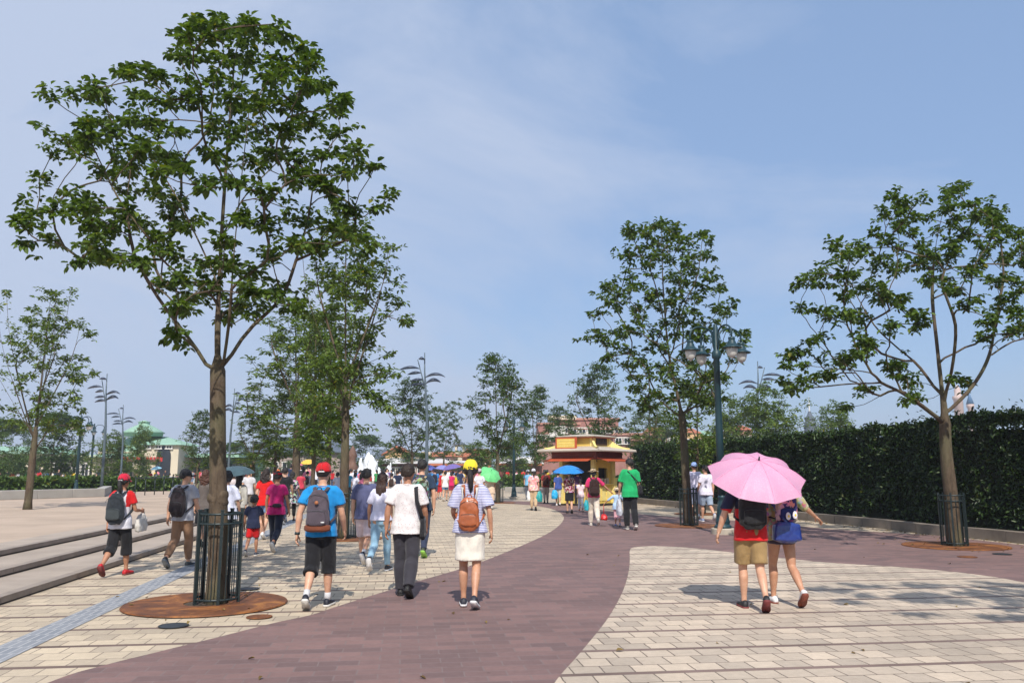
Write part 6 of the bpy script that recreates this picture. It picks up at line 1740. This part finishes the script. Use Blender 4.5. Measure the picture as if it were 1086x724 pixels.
# 16 couple under the pink umbrella
P = person(799, 646, 494, 'man with red vest over navy sleeves and khaki shorts under the pink umbrella', head=4, skin=SK2, hair=('short', BLK), shirt=dict(m=c_red, m2=c_navy, loose=.016, sleeve=.46, hem=.465), legs=dict(m=cloth(C(150, 124, 84)), len=.42, flare=.028, off=.018), shoes=((.012, .012, .014, 1), (.16, .03, .03, 1)), stride=1, amp=.62, arms=((-12, 26, 24, -4), (40, 4, 100, 8)), yaw=5, seed=17, grips=(False, True), group='walkers on the near paving')
backpack(P, 'black backpack on the man under the pink umbrella', cloth((.016, .016, .018, 1)), h=.46, w=.34, d=.17, seed=17, taper=.92)
PM = P
pk = newmat('pink_umbrella_cloth'); m, nt, b, o_ = pk
co = coords(nt); v = N(nt, 'ShaderNodeTexVoronoi', Scale=70.0); nt.links.new(co, v.inputs['Vector'])
f = ramp(nt, v.outputs['Distance'], [(.18, (1, 1, 1)), (.28, (0, 0, 0))]); cc = mix(nt, f, (.76, .38, .57, 1), (.82, .56, .69, 1)); nt.links.new(cc, b.inputs['Base Color']); b.inputs['Roughness'].default_value = .55
tr = N(nt, 'ShaderNodeBsdfTranslucent'); nt.links.new(cc, tr.inputs[0]); mx = N(nt, 'ShaderNodeMixShader'); mx.inputs[0].default_value = .25
nt.links.new(b.outputs[0], mx.inputs[1]); nt.links.new(tr.outputs[0], mx.inputs[2]); nt.links.new(mx.outputs[0], o_.inputs[0]); PINK = m
Rz = Matrix.Rotation(R(PM.heading), 3, 'Z')
uc = at_y(802, 506, PM.g.y - .05) - PM.g; uc = Rz @ uc
ud = Rz @ V((.03, -.58, 1))
umbrella(PM, 1, tuple(uc), .575, tuple(ud), 'large pink umbrella with fine white speckles, tilted over the couple', PINK, nrib=9, rise=.40, spots=plain('seam_thread', (.62, .25, .42, 1), .6))
P = person(832, 641, 495, 'woman in short skirt under the pink umbrella, her right arm stretched out', head=-6, sex='f', skin=SK1, hair=('long', BLK), shirt=dict(m=cloth(C(176, 168, 120), 'floral', C(150, 120, 130)), loose=.022, sleeve=.52, hem=.46, sr=.02), legs=dict(kind='skirt', m=cloth((.05, .04, .07, 1)), len=.16, flare=.0, off=.012), shoes=(WHT, C(120, 62, 48)), stride=1, amp=.72, arms=((-4, 6, 20), (14, 44, 22, -10)), seed=18, group='walkers on the near paving')
FLO = cloth(C(58, 44, 100), 'big', C(210, 110, 130))
backpack(P, 'flower-patterned purple backpack on the woman under the pink umbrella', FLO, h=.40, w=.29, d=.14, zt=P.zsh - .0, seed=18, pocket=True, mp=cloth((.02, .03, .14, 1)), straps=c_navy)
s = P.s
for dx in (-.036, .044):                               # two egg-shaped white petals on the pocket
    r_ = [o for o in COL.objects if o.name.startswith('backpack')][-1]
q = MB(); zc = P.zsh - .2 * s - .2 * .38
for dx, dz in ((-.040, -.012), (.044, .0)):
    q.ell((dx, -.335 * s, zc + dz), (.030, .008, .046), 14, 8, mi=0); q.ell((dx + .003, -.343 * s, zc + dz), (.013, .005, .016), 10, 6, mi=1)
loc_ = V((0, -(.118 + .07 + .004) * s, P.zsh - .40 * s))
qq = MB(); qq.v = [tuple(V(p) - loc_) for p in q.v]; qq.f = q.f; qq.mi = q.mi
qq.build('petal_print', [c_white, cloth(C(225, 190, 60))], r_, True)
r = shoulder_bag(P, 'glossy blue handbag on the hip of the woman under the pink umbrella', plain('blue_patent_leather', (.015, .035, .20, 1), .28, .15, 9, bmp=.3, coat=.5), side=-1, z=.535, w=.16, h=.24, d=.36, cross=False, xo=-.55, y=-.26)
# 17 green tee
P = person(669, 561.5, 488.5, 'man in bright green tee and black trousers holding a child by the hand', head=-4, skin=SK2, hair=('short', BLK), shirt=dict(m=cloth((.012, .36, .12, 1)), loose=.026, sleeve=.42, hem=.45, off=.02), legs=dict(m=c_black, len=1.0, off=.012, flare=.012), shoes=((.16, .15, .14, 1), SOLE), stride=1, amp=.35, yaw=-25, arms=((6, 12, 20), (-4, 8, 14)), seed=19, group='people by the kiosk')
shoulder_bag(P, 'black crossbody bag of the man in the green tee', cloth((.015, .015, .02, 1)), side=1, z=.58, w=.28, h=.26, d=.12, y=-.1)
hanging_bag(P, -1, 'translucent white carrier bag in the left hand of the man in green', cloth(C(190, 194, 204)), w=.34, h=.44, d=.15, drop=.1)
P2 = person(655, 558, 517, 'toddler in cream sun hat and light blue top beside the man in green', child=True, sex='f', skin=SK1, hair=('short', BLK), hat=('bonnet', cloth(C(226, 206, 178))), shirt=dict(m=cloth(C(170, 196, 226)), loose=.03, sleeve=.6, hem=.42), legs=dict(m=cloth(C(220, 170, 180)), len=.7, off=.012), shoes=(C(90, 110, 170), SOLE), stride=1, amp=.3, arms=((20, 50, 10), (10, 40, 30)), seed=20, group='people by the kiosk')
hanging_bag(P2, -1, 'small red round bag hanging in front of the toddler', plain('red_vinyl', (.55, .02, .02, 1), .35), w=.20, h=.16, d=.2, drop=.28)
P = person(630, 557, 497, 'woman in beige sun hat with fuchsia shirt and cream trousers reaching for the toddler', sex='f', head=-2, skin=SK3, hair=('bob', BLK), hat=('sunhat', cloth(C(182, 160, 130))), shirt=dict(m=cloth((.58, .03, .13, 1)), loose=.02, sleeve=.42, hem=.49), legs=dict(m=cloth(C(216, 204, 190)), len=1.0, off=.012, flare=.012), shoes=(C(200, 190, 180), SOLE), stride=1, amp=.8, arms=((-4, 12, 16), (-4, 42, 12, -12)), seed=21, group='people by the kiosk')
backpack(P, 'dark maroon backpack on the woman in the beige sun hat', cloth((.035, .015, .014, 1)), h=.52, w=.34, d=.2, seed=21, taper=.85)
hanging_bag(P, -1, 'turquoise carrier bag in the left hand of the woman in the sun hat', plain('turquoise_plastic', (.02, .36, .44, 1), .4), w=.2, h=.3, d=.14, drop=.02)
P = person(616, 542.5, 509, 'girl in white top and white trousers with a ponytail, near the blue umbrella', sex='f', skin=SK1, hair=('pony', BLK), shirt=dict(m=cloth(C(232, 208, 214)), loose=.03, sleeve=.3, hem=.44), legs=dict(m=c_white, len=.92, off=.010), shoes=(C(120, 20, 26), SOLE), stride=1, amp=.4, seed=22, H=None, group='people by the kiosk')
P = person(604, 544, 500, 'woman in burgundy patterned blouse and black knee skirt under the blue umbrella', sex='f', skin=SK2, hair=('bun', BLK), shirt=dict(m=cloth(C(120, 34, 50), 'big', C(214, 170, 176)), loose=.03, sleeve=.4), legs=dict(kind='skirt', m=c_black, len=.48, off=.012, flare=.02), shoes=(BLK, BLK), stride=1, amp=.4, arms=((20, 8, 60), (40, 6, 100)), seed=23, grips=(False, True), group='people by the kiosk')
umbrella(P, 1, (-.02, 0, P.H + .0), .60, (0, -.1, 1), 'bright blue umbrella in front of the kiosk', cloth((.02, .22, .62, 1), rough=.5), rise=.42)
P = person(592, 536, 501, 'person in royal blue with a pale top left of the blue umbrella', sex='f', skin=SK2, hair=('short', BLK), shirt=dict(m=cloth(C(60, 82, 150)), loose=.03, sleeve=.4), legs=dict(m=cloth(C(190, 184, 176)), len=.6), shoes=(WHT, SOLE), stride=1, amp=.3, seed=24, group='people by the kiosk')
hanging_bag(P, -1, 'bright cyan carrier bag left of the blue umbrella', plain('cyan_plastic', (.02, .38, .70, 1), .4), w=.34, h=.40, d=.30, drop=.0)
P = person(566, 541, 498, 'woman in pink flowered blouse and white cap with beige trousers, left of the kiosk', sex='f', skin=SK2, hair=('pony', BLK), hat=('cap', c_white, c_white), shirt=dict(m=cloth(C(228, 150, 150), 'floral', C(240, 200, 200)), loose=.03, sleeve=.36), legs=dict(m=cloth(C(190, 164, 132)), len=.92, off=.016), shoes=(BLK, BLK), stride=1, amp=.4, arms=((2, 10, 8), (4, 12, 6)), seed=25, group='people by the kiosk')
hanging_bag(P, 1, 'teal carrier bag in the right hand of the woman in the flowered blouse', plain('teal_plastic', (.02, .30, .30, 1), .4), w=.42, h=.42, d=.3, drop=.0)
hanging_bag(P, -1, 'white carrier bag in the left hand of the woman in the flowered blouse', cloth(C(222, 222, 220)), w=.3, h=.4, d=.16, drop=-.02)
P = person(579, 533.5, 499, 'person with maroon backpack between the flowered blouse and the blue umbrella', skin=SK3, hair=('short', BLK), hat=('sunhat', cloth((.02, .05, .045, 1))), shirt=dict(m=cloth(C(130, 30, 34)), loose=.02, sleeve=.4), legs=dict(m=cloth(C(168, 160, 156)), len=1.0, off=.012), shoes=(BLK, BLK), stride=-1, amp=.3, seed=26, group='people by the kiosk')
backpack(P, 'maroon backpack on the person with light grey trousers', cloth((.06, .015, .012, 1)), h=.5, w=.34, d=.18, seed=26)
person(560, 530, 498.5, 'man in pale blue shirt just left of the woman in the flowered blouse', skin=SK2, hat=('cap', c_white, c_white), shirt=dict(m=cloth(C(120, 176, 214)), loose=.02), legs=dict(m=cloth(C(90, 96, 110)), len=.98), shoes=(BLK, SOLE), stride=1, amp=.5, seed=27, group='people by the kiosk')
person(613, 536, 500, 'person in dark purple top half hidden behind the blue umbrella', skin=SK2, sex='f', hair=('bob', BLK), shirt=dict(m=cloth(C(70, 44, 84)), loose=.02), legs=dict(m=c_black, len=.98), stride=1, amp=.3, seed=28, group='people by the kiosk')
person(621.5, 535, 500, 'man in white shirt and dark waistcoat standing at the kiosk counter', head=-60, skin=SK2, shirt=dict(m=cloth((.02, .025, .06, 1)), m2=c_white, loose=.02), legs=dict(m=c_navy, len=.98), stride=1, amp=-1, seed=29, group='people by the kiosk')
# the two in white behind the guard
person(738, 551, 491.5, 'person in pale blue cap and white tee behind the tree guard by the street lamp', head=10, skin=SK1, hair=('short', BLK), hat=('cap', cloth(C(140, 166, 214)), cloth(C(140, 166, 214))), shirt=dict(m=cloth(C(218, 214, 236)), loose=.02), legs=dict(m=cloth(C(170, 180, 200)), len=.5, off=.014), shoes=(WHT, SOLE), stride=1, amp=.5, yaw=-20, seed=30, group='two young men in white')
person(750, 553, 494, 'young man in white tee and light grey-blue shorts left of the street lamp', head=-6, skin=SK2, hair=('short', BLK), shirt=dict(m=cloth(C(222, 218, 234)), loose=.026, sleeve=.34), legs=dict(m=cloth(C(150, 166, 186)), len=.46, flare=.02, off=.016), shoes=((.2, .25, .4, 1), WHT), stride=1, amp=.9, yaw=-30, arms=((4, 8, 40), (-6, 8, 14)), seed=31, group='two young men in white')
# green umbrella
P = person(520, 540, 500, 'woman in beige dress under the pale green umbrella', sex='f', head=0, skin=SK1, hair=('bob', BLK), shirt=dict(m=cloth(C(214, 188, 166)), loose=.03, sleeve=.4, hem=.4), legs=dict(kind='skirt', m=cloth(C(214, 188, 166)), len=.6, flare=.03), shoes=(WHT, SOLE), stride=1, amp=.4, arms=((35, 8, 95), (0, 10, 14)), seed=32, grips=(True, False), group='walkers further off')
umbrella(P, -1, (-.03, .0, P.H - .10), .50, (.35, -.62, .8), 'pale green umbrella to the right of the yellow cap', cloth((.14, .55, .20, 1), rough=.5), rise=.42)
P = person(508, 545, 498, 'person in white with red straps and dark bag, right behind the yellow cap', sex='f', skin=SK2, hair=('short', BLK), hat=('cap', cloth(C(190, 170, 180)), c_white), shirt=dict(m=c_white, loose=.02), legs=dict(m=cloth((.03, .09, .10, 1)), len=.5), shoes=(WHT, SOLE), stride=1, amp=.4, seed=33, group='walkers further off')
# group ahead
for (px, py, tp, sx_, c1, c2, ln, hr, hb, lab) in (
    (472, 531.5, 500, 'f', C(226, 224, 228), C(90, 126, 160), .26, 'short', None, 'woman in white top and short denim shorts, left of the yellow cap'),
    (478.5, 529, 501, 'f', C(205, 40, 100), C(150, 40, 70), .4, 'bob', None, 'woman in hot pink, beside the one in denim shorts'),
    (483, 528, 502, 'm', C(50, 80, 90), C(90, 90, 90), .9, 'short', C(214, 180, 30), 'person carrying a bright yellow backpack'),
    (461, 530, 498, 'm', C(52, 130, 200), C(60, 66, 90), .5, 'short', (.015, .02, .04, 1), 'man in sky blue shirt with a black backpack'),
    (466, 529, 500, 'f', C(190, 34, 44), C(190, 34, 44), .6, 'bob', None, 'person in red between the sky blue shirt and the denim shorts'),
    (415, 533, 502, 'f', C(226, 222, 220), C(40, 40, 44), .98, 'short', (.05, .03, .025, 1), 'person in white with a dark brown backpack, right of the wavy-haired woman'),
    (421, 532, 499, 'm', C(36, 44, 70), C(36, 40, 60), .98, 'short', None, 'man in dark navy seen between the wavy-haired woman and the dotted shirt'),
    (376, 535, 502, 'f', C(224, 224, 240), C(90, 120, 150), .9, 'bob', None, 'woman in white just right of the slim tree trunk'),
    (382, 533, 503, 'f', C(214, 120, 150), C(90, 60, 70), .5, 'long', None, 'woman in pink just left of the man in the slate blue tee'),
    (369, 532, 500, 'm', C(60, 150, 180), C(80, 80, 90), .5, 'short', None, 'man in turquoise behind the slim tree trunk'),
    (357, 537, 501, 'f', C(200, 200, 214), C(110, 150, 180), .9, 'bob', None, 'woman in pale grey right of the red cap'),
    (325, 533, 500, 'm', C(200, 200, 206), C(50, 54, 66), .9, 'short', (.04, .04, .05, 1), 'person in light grey with a black backpack left of the red cap'),
    (318, 536, 500, 'f', C(190, 60, 80), C(70, 70, 90), .9, 'bob', None, 'woman in rose top near the leftmost trunk of the group'),
    (262, 548, 499, 'm', C(196, 194, 198), C(120, 110, 100), .98, 'short', None, 'man in white shirt and grey-brown trousers beyond the cream backpack'),
    (256, 546, 501, 'f', C(70, 66, 60), C(40, 38, 40), .98, 'bob', None, 'person in dark olive next to the man in grey-brown trousers'),
    (246, 545, 502, 'f', C(200, 190, 190), C(60, 50, 60), .98, 'bob', None, 'person in pale pink left of the cream backpack'),
    (132, 519.5, 503, 'm', C(210, 210, 220), C(90, 96, 110), .6, 'short', None, 'small distant man in white by the railing post at left'),
    (179, 519.5, 502, 'f', C(190, 190, 196), C(70, 80, 100), .8, 'short', None, 'distant person in white beyond the right end of the railing'),
    (183, 520, 503, 'm', C(160, 166, 180), C(60, 64, 80), .8, 'short', None, 'distant person in grey beyond the right end of the railing')):
    P = person(px, py, tp, lab, sex=sx_, skin=SK2, hair=(hr, BLK), shirt=dict(m=cloth(c1), loose=.02), legs=dict(m=cloth(c2), len=ln, off=.012), shoes=(BLK, SOLE), stride=random.choice((-1, 1)), amp=random.uniform(.3, .8), seed=int(px), group='walkers further off', vox=.02)
    if hb: backpack(P, lab.replace('person ', 'backpack of the person ').replace('man in', 'black backpack of the man in', 1) if 'carrying' not in lab else 'bright yellow backpack in the crowd left of the yellow cap', cloth(hb), h=.46, w=.32, d=.17, seed=3)

# ------------------------------------------------------------------ the crowd further off
OBJC = cloth('object')
rngc = random.Random(77)
protos = []
pv = [('m', 'short', .98, 'legs', 1, .7), ('f', 'bob', .4, 'legs', -1, .5), ('f', 'long', .45, 'skirt', 1, .5), ('m', 'short', .5, 'legs', -1, .6), ('f', 'pony', .95, 'legs', 1, .6), ('m', 'buzz', .5, 'legs', 1, -1)]
cols = [('white', C(216, 215, 222), 9), ('grey', C(130, 134, 142), 3), ('black', (.018, .018, .022, 1), 4), ('navy', (.025, .035, .085, 1), 3), ('red', C(190, 34, 40), 3), ('pink', C(222, 130, 156), 4), ('sky blue', C(96, 160, 214), 3), ('yellow', C(226, 190, 60), 1.2), ('green', C(60, 140, 84), 1), ('purple', C(110, 90, 150), 1.5), ('beige', C(200, 178, 150), 2), ('orange', C(214, 110, 50), 1)]
bots = [(.02, .022, .03, 1), (.03, .045, .09, 1), C(110, 130, 160), C(170, 150, 120), C(190, 190, 194), (.06, .06, .07, 1)]
def crowd_proto(k):
    sx_, hr, ln, kd, st_, am = pv[k]
    P = person(543, 520, 497, 'x', sex=sx_, skin=[SK1, SK2, SK3][k % 3], hair=(hr, BLK), shirt=dict(m=OBJC, loose=.02), legs=dict(m=OBJC, len=ln, kind=kd, off=.012), shoes=((.08, .08, .08, 1), SOLE), stride=st_, amp=am, seed=90 + k, H=1.64, vox=.028)
    for ch in list(P.root.children):
        if ch.name.startswith('shoe') or ch.name.startswith('collar'):
            if ch.name.startswith('collar'): bpy.data.objects.remove(ch)
    return P.root
protos = [crowd_proto(k) for k in range(6)]
KIDC = {r.name: list(r.children) for r in protos}
used = set()
def crowd_person(x, y, cl, place):
    k = rngc.randrange(6); src = protos[k]
    if k in used:
        r = src.copy(); COL.objects.link(r); kids = []
        for ch in KIDC[src.name]:
            c = ch.copy(); COL.objects.link(c); c.parent = r; kids.append(c)
    else: used.add(k); r = src; kids = KIDC[src.name]
    cn, cc, _ = rngc.choices(cols, [c[2] for c in cols])[0]; bc = rngc.choice(bots)
    for c in kids:
        if c.name.startswith('shirt'): c.color = scl(cc, rngc.uniform(.85, 1.1))
        elif c.name.split('.')[0] in ('shorts', 'trousers', 'skirt'): c.color = bc
    sc = rngc.uniform(.92, 1.05) * (1 if rngc.random() > .1 else .72)
    r.location = (x, y, gz(x, y)); r.scale = (sc, sc, sc)
    r.rotation_euler = (0, 0, rngc.choice((rngc.uniform(-.5, .5), rngc.uniform(-.5, .5), rngc.uniform(0, 6.28))))
    tag(r, '%s in %s top %s' % (('distant man', 'distant woman', 'distant long-haired woman', 'distant man in shorts', 'distant ponytailed woman', 'distant standing man')[k], cn, place), 'person', 'crowd ' + place)
    return r
def crowd(n, px0, px1, d0, d1, place):
    for _ in range(n):
        d = rngc.uniform(d0, d1); px = rngc.uniform(px0, px1)
        crowd_person((px - CX) / FPX * d, d, None, place)
crowd(52, 366, 490, 50, 92, 'on the paving before the fountain')
crowd(26, 240, 365, 48, 95, 'beyond the group of tree trunks')
crowd(30, 120, 238, 84, 100, 'in front of the cream restaurant')
crowd(34, 0, 120, 76, 94, 'behind the low hedge at far left')
crowd(26, 530, 606, 74, 100, 'behind the low hedge left of the kiosk')
crowd(10, 490, 530, 48, 90, 'between the yellow cap and the green umbrella')
# umbrellas over the crowd
class Q: pass
def far_umbrella(px, d, z, r_, col, label):
    x = (px - CX) / FPX * d
    P = Q(); P.g = V((x, d, gz(x, d))); P.heading = 0; P.s = 1
    umbrella(P, 1, (0, 0, z), r_, (rngc.uniform(-.2, .2), rngc.uniform(-.3, .1), 1), label, cloth(col, rough=.6), nrib=8, rise=.42, handle_to=V((0, 0, z - .55)))
    crowd_person(x + .08, d - .12, None, 'holding a parasol ' + ('in the middle' if px > 300 else 'at left'))
far_umbrella(480, 52, 1.75, .6, C(110, 96, 160), 'violet umbrella over the crowd left of the yellow cap')
far_umbrella(455, 60, 1.75, .6, C(84, 92, 168), 'blue-violet umbrella beside the tall man in the navy tee')
far_umbrella(470, 66, 1.8, .55, C(130, 130, 190), 'pale violet umbrella further back in the crowd')
far_umbrella(329, 62, 1.9, .55, C(226, 180, 70), 'small yellow umbrella left of the red cap')
far_umbrella(317, 64, 1.7, .5, C(220, 120, 140), 'pink umbrella left of the red cap')
far_umbrella(170, 88, 1.8, .6, C(140, 190, 210), 'pale blue umbrella in front of the cream restaurant')
far_umbrella(157, 86, 1.75, .55, C(200, 214, 220), 'white umbrella in front of the cream restaurant')
# ------------------------------------------------------------------ light, sky, air, camera
EL, AZ = R(46), math.atan2(.07, 1)
ldir = V((-math.sin(AZ) * math.cos(EL), math.cos(AZ) * math.cos(EL), -math.sin(EL)))
sun = bpy.data.lights.new('sun', 'SUN'); sun.energy = 4.3; sun.angle = R(.6); sun.color = (1, .94, .85)
so_ = bpy.data.objects.new('sun', sun); COL.objects.link(so_); so_.rotation_euler = ldir.to_track_quat('-Z', 'Y').to_euler(); so_.location = (0, -20, 30)
w = bpy.data.worlds.new('World'); scene.world = w; w.use_nodes = True; nt = w.node_tree; nt.nodes.clear()
out = nt.nodes.new('ShaderNodeOutputWorld'); bg = nt.nodes.new('ShaderNodeBackground'); nt.links.new(bg.outputs[0], out.inputs[0])
sky = nt.nodes.new('ShaderNodeTexSky'); sky.sky_type = 'NISHITA'; sky.sun_disc = False
sky.sun_elevation = EL; sky.sun_rotation = PI - AZ; sky.air_density = 1.0; sky.dust_density = 1.6; sky.ozone_density = 3.0; sky.altitude = 20
tc = N(nt, 'ShaderNodeTexCoord')
mp = N(nt, 'ShaderNodeMapping'); mp.inputs['Scale'].default_value = (1.0, 1.6, 2.2); mp.inputs['Rotation'].default_value = (0, 0, -.5); mp.inputs['Location'].default_value = (.35, .2, .1)
nt.links.new(tc.outputs['Generated'], mp.inputs[0])
n1 = N(nt, 'ShaderNodeTexNoise', Scale=1.5, Detail=10.0, Roughness=.6, Distortion=.7); nt.links.new(mp.outputs[0], n1.inputs['Vector'])
sv = N(nt, 'ShaderNodeVectorMath', operation='DOT_PRODUCT'); sv.inputs[1].default_value = (-.34, 0, .12); nt.links.new(tc.outputs['Generated'], sv.inputs[0])
sa = N(nt, 'ShaderNodeMath', operation='ADD'); nt.links.new(n1.outputs[0], sa.inputs[0]); nt.links.new(sv.outputs['Value'], sa.inputs[1])
f = ramp(nt, sa.outputs[0], [(.38, (.0, .0, .0)), (.66, (.92, .92, .92))])
col = mix(nt, .55, sky.outputs[0], (1.05, 2.1, 4.1, 1))
col = mix(nt, f, col, (3.2, 3.7, 4.8, 1))
# a milky veil all over: thin high haze
col = mix(nt, .27, col, (2.9, 3.45, 4.45, 1))
nt.links.new(col, bg.inputs[0]); bg.inputs[1].default_value = .15
HAZE = True
if HAZE:
    m = bpy.data.materials.new('haze'); m.use_nodes = True; t = m.node_tree; t.nodes.clear()
    o = t.nodes.new('ShaderNodeOutputMaterial'); v = t.nodes.new('ShaderNodeVolumePrincipled')
    v.inputs['Color'].default_value = (.86, .92, 1.0, 1); v.inputs['Density'].default_value = .0007; v.inputs['Anisotropy'].default_value = .2
    t.links.new(v.outputs[0], o.inputs['Volume'])
    mb = MB(); mb.box((0, 315, 19), (970, 770, 40)); h = mb.build('haze', m); tag(h, kind='stuff')
cam = bpy.data.cameras.new('camera'); co_ = bpy.data.objects.new('camera', cam); COL.objects.link(co_); scene.camera = co_
cam.sensor_width = 36; cam.lens = 36 * FPX / 1086; co_.location = (0, 0, CAMH); co_.rotation_euler = (PI / 2 + PITCH, 0, 0); cam.clip_end = 4000; cam.clip_start = .05
vs = scene.view_settings; vs.view_transform = 'Standard'; vs.look = 'None'; vs.exposure = .2; vs.gamma = 1; vs.use_curve_mapping = False
cy = scene.cycles
scene.render.engine = 'CYCLES'
cy.use_denoising = True
try: cy.denoiser = 'OPENIMAGEDENOISE'
except Exception: pass
cy.max_bounces = 6; cy.diffuse_bounces = 3; cy.glossy_bounces = 2; cy.transmission_bounces = 3; cy.volume_bounces = 0; cy.transparent_max_bounces = 6
cy.caustics_reflective = False; cy.caustics_refractive = False
cy.use_adaptive_sampling = True; cy.adaptive_threshold = .02
bpy.context.view_layer.update()
